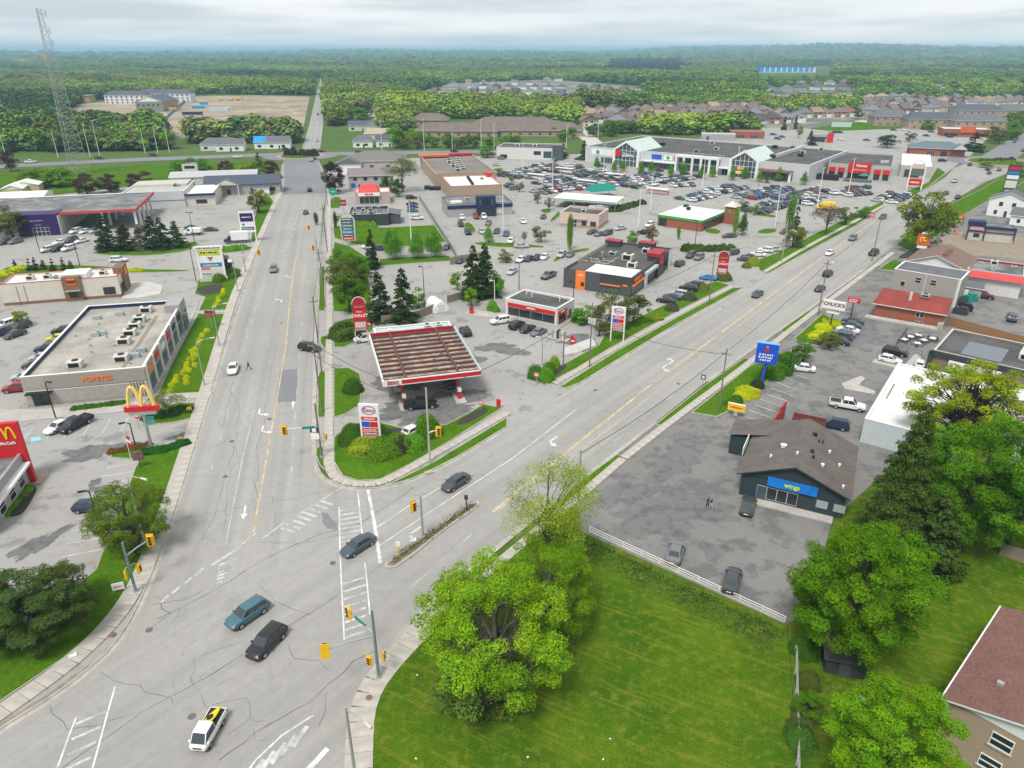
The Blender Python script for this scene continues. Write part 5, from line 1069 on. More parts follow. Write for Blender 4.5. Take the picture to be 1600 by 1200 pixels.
# ================================================================ buildings
def text_mesh(s,size,extrude=.03,bold=0.0,spacing=1.0):
    c=bpy.data.curves.new('lettering','FONT'); c.body=s; c.size=size; c.extrude=extrude; c.align_x='CENTER'; c.align_y='CENTER'; c.offset=bold; c.space_character=spacing; c.resolution_u=3
    o=bpy.data.objects.new('lettering',c); COL.objects.link(o); dg=bpy.context.evaluated_depsgraph_get(); me=bpy.data.meshes.new_from_object(o.evaluated_get(dg)); bpy.data.objects.remove(o); me.materials.clear(); return me
class Bld:
    """local frame: x along the front (left to right as the camera sees it), y away from the camera, z up"""
    def __init__(s,name,label,cat,at,hdg,W,D,H,group=None,z=0.0):
        p=g(*at) if isinstance(at,tuple) else at
        s.W,s.D,s.H=W,D,H; s.e=empty(name,(p.x,p.y,z),math.pi/2-rad(hdg)); tag(s.e,label,cat,group)
    def box(s,name,x0,x1,y0,y1,z0,z1,m,parent=None):
        b=MB(); b.box(x0,x1,y0,y1,z0,z1); return b.build(name,m,parent or s.e)
    def fbox(s,name,face,a0,a1,z0,z1,o0,o1,m,parent=None):       # box on a face: along a0..a1, standing o0..o1 off the wall
        if face=='f':return s.box(name,a0,a1,-o1,-o0,z0,z1,m,parent)
        if face=='k':return s.box(name,a0,a1,s.D+o0,s.D+o1,z0,z1,m,parent)
        if face=='r':return s.box(name,s.W+o0,s.W+o1,a0,a1,z0,z1,m,parent)
        return s.box(name,-o1,-o0,a0,a1,z0,z1,m,parent)
    def text(s,face,a,z,size,body,m,off=.06,parent=None,bold=0.0,spacing=1.0,name='lettering'):
        o=bpy.data.objects.new(name,text_mesh(body,size,.04,bold,spacing)); o.data.materials.append(m)
        if face=='f':o.location=(a,-off,z); o.rotation_euler=(math.pi/2,0,0)
        elif face=='r':o.location=(s.W+off,a,z); o.rotation_euler=(math.pi/2,0,math.pi/2)
        elif face=='l':o.location=(-off,a,z); o.rotation_euler=(math.pi/2,0,-math.pi/2)
        return link(o,parent or s.e)
    def win(s,face,a0,a1,z0,z1,n=1,rows=1,frame=WHITE,glass=GLASS,name='window',bar=.08,parent=None,off=0.0):
        b=MB(); w,h=a1-a0,z1-z0; P=[]
        xs=[i*w/n for i in range(n+1)]; zs=[j*h/rows for j in range(rows+1)]
        def add(u0,u1,v0,v1,o0,o1,mb):
            o0+=off; o1+=off
            if face=='f':mb.box(a0+u0,a0+u1,-o1,-o0,z0+v0,z0+v1)
            elif face=='k':mb.box(a0+u0,a0+u1,s.D+o0,s.D+o1,z0+v0,z0+v1)
            elif face=='r':mb.box(s.W+o0,s.W+o1,a0+u0,a0+u1,z0+v0,z0+v1)
            else:mb.box(-o1,-o0,a0+u0,a0+u1,z0+v0,z0+v1)
        for i,x in enumerate(xs):add(max(0,x-bar/2) if i else 0,min(w,x+bar/2) if i<n else w,0,h,.0,.09,b)
        for j,z in enumerate(zs):add(bar/2,w-bar/2,max(0,z-bar/2),min(h,z+bar/2),.003,.085,b)
        f=b.build(name,frame,parent or s.e)
        for i in range(n):
            for j in range(rows):
                q=MB(); add(xs[i]+bar/2,xs[i+1]-bar/2,zs[j]+bar/2,zs[j+1]-bar/2,.005,.045,q); q.build('pane',glass,f)
        return f
    def flat(s,wall,roof,para=.5,cope=None,t=.3,inner=None,roofname='roof',base=None):
        b=MB(); b.box(0,s.W,0,s.D,0,s.H-para,top=False,bottom=False)
        for x0,x1,y0,y1 in ((0,s.W,0,t),(0,s.W,s.D-t,s.D),(0,t,t,s.D-t),(s.W-t,s.W,t,s.D-t)):b.box(x0,x1,y0,y1,s.H-para,s.H,bottom=False)
        w_=b.build('wall',wall,s.e)
        r=s.box(roofname,t+.002,s.W-t-.002,t+.002,s.D-t-.002,s.H-para-.12,s.H-para,roof)
        if inner:
            b=MB(); e=t+.004
            for x0,x1,y0,y1 in ((e,s.W-e,e,e+.05),(e,s.W-e,s.D-e-.05,s.D-e),(e,e+.05,e+.05,s.D-e-.05),(s.W-e-.05,s.W-e,e+.05,s.D-e-.05)):b.box(x0,x1,y0,y1,s.H-para+.001,s.H-.03)
            b.build('parapet_lining',inner,s.e)
        if cope:
            b=MB(); o=.05
            for x0,x1,y0,y1 in ((-o,s.W+o,-o,t+o),(-o,s.W+o,s.D-t-o,s.D+o),(-o,t+o,t+o,s.D-t-o),(s.W-t-o,s.W+o,t+o,s.D-t-o)):b.box(x0,x1,y0,y1,s.H,s.H+.07)
            b.build('coping',cope,s.e)
        if base:
            b=MB(); o=.03
            for x0,x1,y0,y1 in ((-o,s.W+o,-o,0),(-o,s.W+o,s.D,s.D+o),(-o,0,0,s.D),(s.W,s.W+o,0,s.D)):b.box(x0,x1,y0,y1,0,base[1])
            b.build('plinth',base[0],s.e)
        s.rz=s.H-para; return s
    def unit(s,x,y,w=1.6,d=2.2,h=1.0,m=UNIT,z=None):
        z=s.rz if z is None else z
        b=MB(); b.box(x,x+w,y,y+d,z+.25,z+h); b.box(x+.1,x+w-.1,y+.1,y+d-.1,z,z+.25); o=b.build('rooftop_unit',m,s.e)
        b=MB(); b.box(x-.02,x,y+.15,y+d*.45,z+.35,z+h-.12); b.box(x+w*.15,x+w*.85,y-.02,y,z+.35,z+h-.12); b.build('louvre',BLACK,o)
        b=MB(); b.cyl((x+w*.5,y+d*.68,z+h),(x+w*.5,y+d*.68,z+h+.1),min(w,d)*.3,n=12); b.build('fan',BLACK,o); return o
    def vent(s,x,y,r=.14,h=.5,m=DUCT,z=None):
        z=s.rz if z is None else z; b=MB(); b.cyl((x,y,z),(x,y,z+h),r,n=8); b.cyl((x,y,z+h),(x,y,z+h+.1),r*1.7,r*.8,n=8); return b.build('vent_pipe',m,s.e,40)
    def hip(s,mat_,z,h,over=.5,gable=None,ridge_inset=None,name='roof',fascia=WHITE,t=.18):
        """pitched roof over the W x D box; ridge along x (default hip). gable = 'x' keeps gable ends at x=0 and x=W, 'y' at y=0 and y=D"""
        W,D=s.W,s.D; x0,x1,y0,y1=-over,W+over,-over,D+over; b=MB(); th=t
        if gable=='y' or (gable is None and D>W):ax='y'
        else:ax='x'
        if ax=='x':k=0 if gable=='x' else (ridge_inset if ridge_inset is not None else (D/2+over)); R_=[(x0+k,D/2,z+h),(x1-k,D/2,z+h)]
        else:k=0 if gable=='y' else (ridge_inset if ridge_inset is not None else (W/2+over)); R_=[(W/2,y0+k,z+h),(W/2,y1-k,z+h)]
        c=[(x0,y0,z),(x1,y0,z),(x1,y1,z),(x0,y1,z)]
        if ax=='x':fs=[(c[0],c[1],R_[1],R_[0]),(c[2],c[3],R_[0],R_[1])]; en=[(c[1],c[2],R_[1]),(c[3],c[0],R_[0])]
        else:fs=[(c[1],c[2],R_[1],R_[0]),(c[3],c[0],R_[0],R_[1])]; en=[(c[0],c[1],R_[0]),(c[2],c[3],R_[1])]
        for f in fs:b.quad(f)
        if k>0:
            for f in en:b.quad(f)
        r=b.build(name,mat_,s.e)
        so=MB()                                          # fascia boards
        if k>0:so.box(x0,x1,y0,y1,z-th,z-.01)
        elif ax=='x':so.box(x0,x1,y0,y0+.08,z-th,z-.01); so.box(x0,x1,y1-.08,y1,z-th,z-.01)
        else:so.box(x0,x0+.08,y0,y1,z-th,z-.01); so.box(x1-.08,x1,y0,y1,z-th,z-.01)
        if k==0:
            for f in en:                                   # barge boards under the verge
                for p_,q_ in ((f[0],f[2]),(f[1],f[2])):so.quad([(p_[0],p_[1],p_[2]-th),(q_[0],q_[1],q_[2]-th),(q_[0],q_[1],q_[2]-.01),(p_[0],p_[1],p_[2]-.01)])
        so.build('fascia',fascia,r)
        if k==0:
            gb=MB(); o=over
            if ax=='x':
                for x in (0.02,W-.02):gb.quad([(x,0,z-.01),(x,D,z-.01),(x,D/2,z+h*(1-over/(D/2+over)*.0)-.12)])
            else:
                for y in (.02,D-.02):gb.quad([(0,y,z-.01),(W,y,z-.01),(W/2,y,z+h-.12)])
            gb.build('gable',fascia,s.e)
        return r
    def body(s,wall,h=None):
        b=MB(); b.box(0,s.W,0,s.D,0,h or s.H,bottom=False); return b.build('wall',wall,s.e)

# ---- strip plaza at the left (orange chicken-shop sign)
B=Bld('strip_plaza','flat-roofed white strip plaza with orange front sign and rooftop units','building',(45,636),77,19.2,38,5.5).flat(mat('plaza_stone_wall',(.36,.335,.3),.85,.1,1),GRAVEL,.7,WHITE,.35,NAVY,base=(mat('plinth_stone',(.3,.28,.25),.9,.1,2),.5))
B.fbox('sign_band','f',3.5,19.2,3.1,5.35,.0,.12,TAUPE); B.text('f',11.6,4.2,1.15,'POPEYES',ORANGE,.2,bold=.03,spacing=1.05); B.fbox('trim_strip','f',0,19.2,2.75,2.85,.0,.05,WHITE)
B.win('f',1.0,3.6,.1,2.5,2,1,BLACK); B.fbox('awning','f',.4,4.4,2.55,2.75,0,1.2,BLACK)
for k in range(7):B.fbox('pilaster','r',.3+k*5.3,1.2+k*5.3,0,5.5,0,.25,OFFW)
for k in range(7):
    B.win('r',1.4+k*5.3,5.3+k*5.3,.15,2.9,3,1,STEEL,GLASSB)
    m_=[ORANGE,RED,WHITE,RED,NAVY,BLACK,RED][k]; B.fbox('shop_sign','r',2.0+k*5.3,4.8+k*5.3,3.5,4.5+.3*(k%2),.02,.2,m_)
B.box('corner_tower',16.6,19.6,31.5,37.2,0,6.4,GREYW); B.win('r',32.0,36.8,.15,4.2,3,2,STEEL,GLASSB,off=.42)
for y in (4.5,13.5,18,22,26,32):B.unit(11.5 if y>5 else 13.2,y,2.3,1.9,1.25)
B.unit(6.0,3.4,2.4,1.8,1.25)
for x,y in ((3,30),(7,31.5),(6.5,20),(5.5,19.5),(16,9),(15.5,6.5)):B.box('roof_duct',x,x+1.5,y,y+1.0,B.rz,B.rz+.8,DUCT)
for k in range(14):B.vent(random.uniform(2,17),random.uniform(3,35))
b=MB()
for k in range(3):b.tube([(15.0+k*.25,2,B.rz+.12),(15.0+k*.25,30,B.rz+.12)],.05,5)
b.build('gas_pipe',mat('gas_pipe_yellow',(.5,.43,.28),.7),B.e)
b=MB()
for k in range(5):b.cyl((16.6+k*.5,-.05,.2),(16.6+k*.5,-.05,5.2),.05,n=6)
b.build('downpipe',BLACK,B.e)
# ---- long cream restaurant (bun logo)
B=Bld('restaurant','long cream restaurant with magenta roof band and bun logo tower','building',(8,478),74,25.3,9,5.2).flat(CREAM,ROOFW,.5,REDD,.3,base=(BROWNC,.7))
B.box('logo_tower',13.2,17.2,-.5,1.0,0,5.9,BROWNC); B.box('roof_box',12.8,18.4,1.2,6.5,4.7,6.1,ROOFW)
b=MB()
for (dz,w_,h_,r) in ((.62,.95,.42,1),(-.55,.95,.3,1)):b.box(-w_,w_,-.06,0,dz-h_/2,dz+h_/2)
lg=b.build('bun_logo',ORANGE,B.e,loc=(15.2,-.52,4.75)); B.text('f',15.2,4.85,.5,'BURGER',REDD,.58,bold=.015); B.text('f',15.2,4.45,.5,'KING',REDD,.58,bold=.015)
B.fbox('canopy','f',13.6,16.9,2.6,2.75,.5,1.5,STEEL); B.win('f',14.2,16.2,.9,2.4,2,1,BLACK,off=.5); B.win('f',21.6,24.2,.9,2.7,2,1,BLACK); B.win('r',1,8,.8,2.9,4,1,BLACK)
B.box('corner_tower',23.6,25.8,4.2,9.3,0,6.2,BROWNC); B.box('logo_panel',25.82,25.95,5.6,7.6,3.9,5.7,ORANGE); B.fbox('door','r',1.2,2.2,0,2.1,.1,.16,GLASS)
for x in (4.6,8.3,20.5):B.unit(x,3.5,1.6,1.8,1.1)
B.unit(10.5,3,1.2,1.2,.7,DUCT); b=MB()
for x in (3.4,5.0):b.cyl((x,-.06,.4),(x,-.06,4.6),.05,n=6)
b.build('downpipe',BROWNC,B.e)
# ---- gym with the open carport-like canopy
B=Bld('gym','purple-fronted gym with a wide grey roof and red-edged open canopy','building',(46,369),75.5,36,34,7.0)
b=MB(); b.box(-16,9.5,0,34,0,6.2); b.build('wall',OFFW,B.e)
B.box('roof',-16.5,32.5,2.0,34.5,6.3,6.75,ROOFG); B.box('sign_wall',-2.5,9.6,-.6,6,0,6.9,PURPLE); B.text('f',3.2,5.0,.95,'- - - - - - -',WHITE,.66,bold=.04); B.text('f',3.6,3.6,.6,'- - - - -',WHITE,.66,bold=.03)
b=MB(); b.box(9.0,32.6,1.55,1.98,6.1,6.95); b.box(32.52,33.0,1.55,34.5,6.1,6.95); b.build('fascia',mat('red_fascia',(.45,.06,.06),.6,.1,1),B.e)
B.win('f',1.6,6.5,.1,2.7,4,2,WHITE,off=.6); B.win('f',-2.2,.8,.1,2.9,2,2,PURPLE,GLASS,off=.6)
for k in range(5):B.box('column',31.6,32.3,3+k*6.5,3.7+k*6.5,0,6.3,WHITE)
for k in range(4):B.box('column',21.5,22.2,3+k*8.5,3.7+k*8.5,0,6.3,WHITE)
B.box('side_wall',9.5,9.8,-.55,30,0,6.25,CREAM); B.box('rear_white_roof',-18,20,35,43,0,5.6,ROOFW)
# ---- sheds behind: warehouse, pub, outbuildings
B=Bld('warehouse','pale blue-grey metal warehouse behind the gym canopy','building',(195,327),77,22,26,6.0).flat(SILVER,mat('warehouse_roof',(.42,.42,.39),.7,.08,.4),.3,WHITE); B.fbox('pipe_rail','f',0,22,2.6,2.72,.05,.12,BLACK); B.unit(16,12,2,2,1.2)
B.box('roof_ridge',1,21,14,25,5.7,6.6,mat('warehouse_roof2',(.5,.47,.42),.7,.05,.4))
B=Bld('cream_shop','cream shop with navy eaves and a bright white roof','building',(252,324),77,20,22,4.6).flat(CREAM,ROOFW,.2,NAVY); B.win('f',6.5,8.5,1.0,2.3,2,1,BLACK); B.win('f',13,17,.9,2.4,3,1,BLACK); B.fbox('door','f',5.0,5.9,0,2.1,.01,.08,YELLOW); B.fbox('eave','f',-.4,20.4,4.0,4.66,.05,.8,NAVY)
B=Bld('pub','long dark blue-roofed pub with a gabled porch','building',(322,306),77,30,12,4.2); B.body(GREYW); B.hip(mat('blue_slate_roof',(.075,.09,.12),.8,.15,3),4.2,3.0,.6,'x',fascia=CHAR); B.win('f',18,21,.9,2.6,2,1,BLACK); B.win('f',24,28,.9,2.6,3,1,BLACK); B.fbox('door','f',8.5,10,0,2.2,.01,.1,CHAR)
b=MB(); b.quad([(4,-2.2,4.2),(9,-2.2,6.6),(9,5,6.6),(4,5,4.2)]); b.quad([(9,-2.2,6.6),(14,-2.2,4.2),(14,5,4.2),(9,5,6.6)]); b.build('porch_roof',SHINGG,B.e); b=MB(); b.quad([(4.4,-2.1,4.25),(13.6,-2.1,4.25),(9,-2.1,6.45)]); b.build('porch_gable',CREAM,B.e)
for x in (4.6,13.2):B.box('porch_post',x,x+.25,-2.1,-1.85,0,4.3,WHITE)
B=Bld('barn_hall','long low grey hall with a pale roof behind the pub','building',(268,296),77,36,12,5.0); B.body(mat('hall_wall',(.5,.49,.45),.8,.06,.5)); B.hip(mat('hall_roof',(.43,.43,.44),.6,.06,.5),5.0,1.6,.4,'x')
for k in range(3):B.fbox('wall_vent','f',9+k*8,9.6+k*8,2.4,4.2,0,.1,CHAR)
B=Bld('tower_shed','narrow white tower block with a dark top behind the hall','building',(288,281),77,6.5,5,7.2).flat(OFFW,ROOFD,.6,CHAR); B.win('f',1,5.5,5.0,6.3,3,1,BROWNC)
for i,(px,W_,l) in enumerate((((3,309),8,'left yellow shed with a white roof'),((16,303),11,'right yellow shed with a white roof'))):
    B=Bld('shed',l+' at the left edge','shed',px,70,W_,9,3.2); B.body(mat('yellow_shed_wall',(.5,.42,.22),.8,.1,1)); B.hip(ROOFW,3.2,1.6,.3,'y'); B.fbox('door','f',1,2,0,2,.01,.06,WHITE)
B=Bld('shed','pale shed at the left edge beside the gym roof','shed',(-30,332),75,22,12,5); B.body(OFFW); B.hip(ROOFW,5,1.2,.4,'x')
B=Bld('kiosk','small blue-roofed kiosk behind the brownish open tree','kiosk',(398,305),77,6,4,3); B.body(WHITE); B.hip(mat('blue_slate_roof',(0,0,0)),3,.9,.4,'x')
# ---- red arches restaurant at the left edge
c_=g(57,752); B=Bld('burger_restaurant','grey restaurant with a tall red blade wall at the left edge','building',c_-hd(77)*13-hd(R1)*13.5,77,12.2,15,4.6).flat(GREYW,ROOFG,.4,STEEL)
B.box('red_blade',9.2,12.9,13.4,14.1,0,9.4,RED); B.box('red_panel',11.9,12.35,2.5,5.2,2.9,5.8,RED); B.box('fascia_beam',12.2,13.1,1.5,13.3,3.0,3.35,WHITE)
for k in range(4):B.win('r',.8+k*3.2,2.6+k*3.2,.7,2.6,1,2,WHITE)
def arches(parent,loc,w,h,r,m,rz=0.0,name='golden_arches',rx=0.0):
    b=MB()
    for s in (-1,1):
        P=[]
        for k in range(15):
            t=k/14; P.append((s*(w/4)+(t-.5)*w/2*s,0,h*(1-abs(2*t-1)**2.6)))
        b.tube(P,r,6)
    o=b.build(name,m,parent,50,loc,rz); return o
arches(B.e,(11.2,13.35,7.1),2.2,1.7,.13,YELLOW); B.text('f',11.15,6.45,.62,'McCafé',WHITE,-13.32,bold=.01)
o=arches(B.e,(12.42,3.8,4.2),1.6,1.2,.1,YELLOW,math.pi/2)
# ---- roofless fuel canopy
cA=g(600,597,5.2); B=Bld('fuel_canopy','fuel station canopy stripped to rusty joists with a red and white fascia','canopy',cA,74,16.4,22.5,5.4)
b=MB(); b.box(0,16.4,0,22.5,4.55,4.68); dk=b.build('ceiling_deck',DECKP,B.e)
for x0,x1,y0,y1,m_ in ((-.25,0,-.25,22.7,WHITE),(16.4,16.65,-.25,22.7,PALEBLUE),(-.25,16.65,22.5,22.75,REDD)):B.box('fascia',x0,x1,y0,y1,4.4,5.45,m_)
B.box('front_fascia',0.002,16.398,-.25,-.002,4.4,5.45,WHITE); B.box('red_band',2.9,16.5,-.29,-.26,4.62,5.32,RED); B.text('f',1.45,4.95,.8,'ESSO',RED,.3,bold=.02,spacing=1.1)
for k in range(11):B.box('joist',.02,16.38,.9+k*2.05,1.12+k*2.05,4.7,5.12,RUST)
for x in (3.6,12.6):B.box('girder',x,x+.3,.01,22.49,5.0,5.36,RUST)
b=MB(); rnd=random.Random(8)
for k in range(90):
    x,y=rnd.uniform(.3,15.5),rnd.uniform(.4,21.6); b.box(x,x+rnd.uniform(.25,.8),y,y+rnd.uniform(.1,.35),4.685,4.685+rnd.uniform(.01,.07))
tag(b.build('deck_debris',mat('roof_debris',(.1,.08,.075),.95,.3,3),B.e),kind='stuff')
for x in (3.2,12.8):
    for y in (2.4,10.5,18.5):
        B.box('column',x-.2,x+.2,y-.2,y+.2,0,4.55,STEEL)
        if y<17:B.box('column_wrap',x-.24,x+.24,y-.24,y+.24,1.6,3.4,RED)
def pump(at,rz,label):
    e=empty('fuel_pump',(at.x,at.y,.0),rz); tag(e,label,'fuel pump')
    b=MB(); b.box(-.9,.9,-2.2,2.2,0,.15); b.build('island',CONC,e)
    b=MB(); b.box(-.3,.3,-.5,.5,.15,1.5); b.build('cabinet',RED,e); b=MB(); b.box(-.32,.32,-.52,.52,1.5,2.1); b.build('display_head',WHITE,e)
    b=MB(); b.quad([(-.325,-.35,1.6),(-.325,.35,1.6),(-.325,.35,1.95),(-.325,-.35,1.95)]); b.build('display',GLASS,e)
    b=MB(); b.tube([(.32,.3,1.4),(.55,.3,.7),(.34,.3,.9)],.03,5); b.build('hose',BLACK,e)
    b=MB(); b.box(-.34,.34,-.1,.1,.9,1.3); b.build('nozzle_panel',BLACK,e)
ux,uy=hd(74),hd(-16)
for x,n_ in ((3.2,'left'),(12.8,'right')):
    for y,w_ in ((1.0,'front'),(8.6,'rear')):pump(cA+ux*x+uy*y,math.pi/2-rad(74),f'red and white pump at the {w_} {n_} column of the canopy')
B=Bld('canopy_kiosk','low kiosk with a pale blue flat roof behind the fuel canopy','building',cA+ux*1.2+uy*23.6,74,15.5,5.2,4.2).flat(OFFW,PALEBLUE,.2,WHITE); B.vent(3.0,2.6,.3,.6,WHITE); B.unit(10,2.6,1.4,1.4,.6); B.unit(12.4,2.6,1.2,1.2,.6)
# ---- red-banded convenience store
B=Bld('convenience_store','white convenience store with a red band and dark flat roof','building',(790,492),122,13.4,8.2,3.9).flat(OFFW,ROOFD,.35,WHITE)
B.fbox('red_band','f',.6,12.9,2.3,3.2,0,.08,RED); B.fbox('sign_panel','f',5.4,8.2,2.25,3.3,.09,.14,RED); B.text('f',6.8,2.8,.55,'CIRCLE K',WHITE,.2,bold=.02)
B.win('f',.7,12.8,.3,2.2,4,1,STEEL); B.fbox('red_band','r',.5,4.6,2.2,3.0,0,.08,RED); B.text('r',2.5,2.6,.42,'CIRCLE K',WHITE,.13); B.win('r',.7,4.2,.1,2.1,2,1,RED); B.fbox('brick_base','r',4.8,8.1,0,.9,0,.06,BRICK); B.fbox('side_door','r',5.6,6.6,.1,2.1,.02,.1,DGREY)
for x,y in ((4,5),(11,5.5),(2,6)):B.vent(x,y,.1,.8,WHITE)
# ---- dark restaurant with orange sign and red tower
B=Bld('dark_restaurant','charcoal restaurant block with orange signs and a red corner tower','building',(880,448),118.5,18.2,33,4.8).flat(DGREY,ROOFD,.45,DGREY,.3)
B.box('white_roof',5.0,17.8,.35,9.5,B.rz+.01,B.rz+.06,ROOFW); B.fbox('orange_panel','f',3.4,6.0,0,4.9,.0,.12,ORANGE); B.text('f',4.7,3.7,.8,'OH',WHITE,.18,bold=.02); B.win('f',4.9,5.8,1.0,2.0,1,1,BLACK,off=.12)
B.fbox('orange_strip','f',10.2,15.4,2.25,2.45,0,.5,ORANGE); B.win('f',10.5,15.2,.3,2.1,4,1,BLACK,GLASSB); B.fbox('badge','f',16,17.2,2.5,3.5,.0,.08,ORANGE); B.fbox('corner_block','f',9.8,18.2,3.0,4.95,.0,.1,CHAR)
B.text('r',4.7,3.6,1.3,"HARVEY'S",ORANGE,.12,bold=.03); B.fbox('orange_strip','r',.4,8.8,2.6,2.8,0,.5,ORANGE); B.win('r',.6,8.6,.2,2.4,6,1,BLACK,GLASSB)
B.fbox('white_panel','r',9.8,12.2,0,3.0,.0,.1,WHITE); B.fbox('canopy_roof','r',9.4,18,3.3,4.0,.05,1.0,SILVER); B.win('r',12.6,18,.3,3.0,5,1,BLACK)
B.box('red_tower',15.6,18.7,19,24.5,0,6.2,CHAR); b=MB(); b.box(15.4,18.9,18.8,24.7,5.6,6.5); b.build('tower_cap',REDD,B.e); B.fbox('red_sign','r',20.2,23.2,3.2,5.4,.52,.6,RED); B.win('r',19.6,23.8,.2,2.6,4,1,BLACK,off=.5); B.win('r',25.5,29.5,.2,3.0,4,1,BLACK); B.fbox('white_panel','r',30,33,0,4.8,.0,.1,WHITE)
for x0,y0 in ((-.2,28.5),(9,30.6)):B.box('parapet_tower',x0,x0+4.4,y0,y0+2.6,4.2,5.9,CHAR); B.box('parapet_cap',x0-.1,x0+4.5,y0-.1,y0+2.7,5.9,6.1,REDD)
B.unit(9.5,16,2.8,2.4,1.6); B.unit(13.2,9.8,2.4,2.0,1.4); B.unit(12,25,1.8,1.8,1.5); B.unit(4.5,19,2.2,1.8,1.0,DUCT)
for k in range(9):B.vent(random.uniform(1,8),random.uniform(9,18),random.uniform(.12,.3),random.uniform(.5,1.1),RUST if k%2 else STEEL)
B.box('roof_screen',.4,.5,8,30,B.rz,B.rz+1.0,mat('pipe_screen',(.45,.4,.28),.8)); b=MB(); b.tube([(1,10,B.rz+.3),(8,10,B.rz+.3),(8,17,B.rz+.3)],.12,6); b.tube([(2,12,B.rz+.4),(9,12.5,B.rz+.4)],.1,6); b.build('roof_pipe',mat('pipe_screen',(0,0,0)),B.e)
# ---- navy-fronted store, white-roofed store, brown-roofed store in one long row: three buildings
B=Bld('electronics_store','grey store with a navy front block and band','building',(700,340),77,24,16,4.6).flat(GREYW,ROOFG,.4,DGREY); B.fbox('navy_band','f',-.1,24.1,3.0,4.2,.0,.2,NAVY); B.box('entrance_block',10.5,17.5,-1.2,1.4,0,7.2,NAVY); B.fbox('sign_panel','f',12.8,15.2,4.3,6.2,1.2,1.3,BLACK); B.win('f',11.4,12.2,4.2,6.4,1,1,NAVY,GLASSB,off=1.2); B.win('f',15.8,16.6,4.2,6.4,1,1,NAVY,GLASSB,off=1.2); B.win('f',11,17,.2,2.6,5,1,BLACK,off=1.2); B.fbox('price_board','f',17.9,20,.6,2.2,.02,.1,CREAM); B.unit(8,9,1.6,1.6,.9); B.box('roof_hatch',2,6,4,7,B.rz,B.rz+.5,ROOFW)
B=Bld('white_roofed_store','store with a white roof edged in red and a row of dark roof fans','building',(705,316),77,21,27,6.2).flat(BRICKT,ROOFW,.5,mat('pink_red_coping',(.55,.16,.16),.6)); 
for k in range(6):B.unit(9+k*.2,4+k*3.3,1.1,1.1,.9,BLACK)
B.unit(15,16,1.5,1.5,.8); B.box('red_parapet_block',19.0,21.2,22,27.2,5.6,7.4,RED)
B=Bld('brown_roofed_store','long store with a brown gravel roof and many rooftop units','building',(682,294),77,27,62,6.0).flat(BRICKT,mat('brown_gravel_roof',(.21,.18,.16),.9,.12,2,var2=.2,scale2=.1),.5,mat('tan_coping',(.45,.36,.27),.7))
for k in range(6):B.unit(10+(k%2)*.8,8+k*6.5,2.2,2.6,1.4,[UNIT,DUCT][k%2]); B.unit(13.5+k*.5,12+k*6.5,1.6,2,1.2,UNIT)
B.box('red_canopy',-1,14,55,61.9,6.05,6.9,mat('orange_red_roof',(.55,.12,.04),.6)); B.box('red_canopy',14,27.2,60,62.2,6.05,6.9,RED)
# ---- red-domed restaurant, dark restaurant with patio roof, grey office house
B=Bld('domed_restaurant','small restaurant with a red domed roof and white sign band','building',(556,320),80,13.5,11,4.6).flat(mat('pinkish_brick',(.42,.33,.29),.85,.12,4),ROOFW,.4,mat('pink_red_coping',(0,0,0)))
b=MB(); P=[(1.2,-1),(9.6,-1),(9.6,7),(1.2,7)]; b.v=[(x,y,4.7) for x,y in P]+[(x*.75+5.4*.25,y*.7+3*.3,6.6) for x,y in P]+[(x*.4+5.4*.6,y*.4+3*.6,7.3) for x,y in P]
for j in (0,4):
    for k in range(4):b.f.append((j+k,j+(k+1)%4,j+4+(k+1)%4,j+4+k)); b.m.append(0)
b.f.append((8,9,10,11)); b.m.append(0); b.build('red_dome',mat('bright_red_roof',(.62,.05,.045),.5,.05,1),B.e)
B.fbox('sign_band','f',1.2,9.6,3.4,4.68,.9,1.0,WHITE); B.text('f',5.4,4.05,.95,'MR.SUB',RED,1.06,bold=.03); B.win('f',1.6,9.2,.3,2.9,4,1,WHITE)
B=Bld('dark_pub','charcoal pub with a flat roof crowded with kitchen equipment','building',(546,354),82,13.5,14,4.0).flat(CHAR,ROOFG,.8,STEEL,.25)
for k in range(16):B.unit(1+(k%4)*2.7+random.uniform(0,.6),1+(k // 4)*3+random.uniform(0,.6),random.uniform(.8,1.5),random.uniform(.8,1.5),random.uniform(.7,1.5),[UNIT,DUCT,STEEL][k%3])
B.box('side_annex',13.6,17.5,2,11,0,3.2,DGREY); b=MB(); b.quad([(13.55,1.8,3.9),(17.8,1.8,3.1),(17.8,11.2,3.1),(13.55,11.2,3.9)]); b.build('annex_roof',SHINGG,B.e)
B=Bld('office_house','two-storey grey-beige office house with a blue round sign','building',(546,297),82,19,15,6.0); B.body(mat('beige_siding',(.38,.36,.33),.8,.06,1)); B.hip(mat('mauve_shingles',(.22,.19,.185),.95,.12,3),6.0,2.2,.6,'x')
for k in range(4):B.win('f',2+k*4.4,3.6+k*4.4,3.9,5.3,2,1,CHAR); 
B.win('f',4,5,.9,2.3,1,1,CHAR); B.win('f',13,15.6,.4,2.4,2,1,REDD); b=MB(); b.cyl((1.8,-.02,2.0),(1.8,-.12,2.0),1.0,n=18); b.build('round_sign',BLUE,B.e)
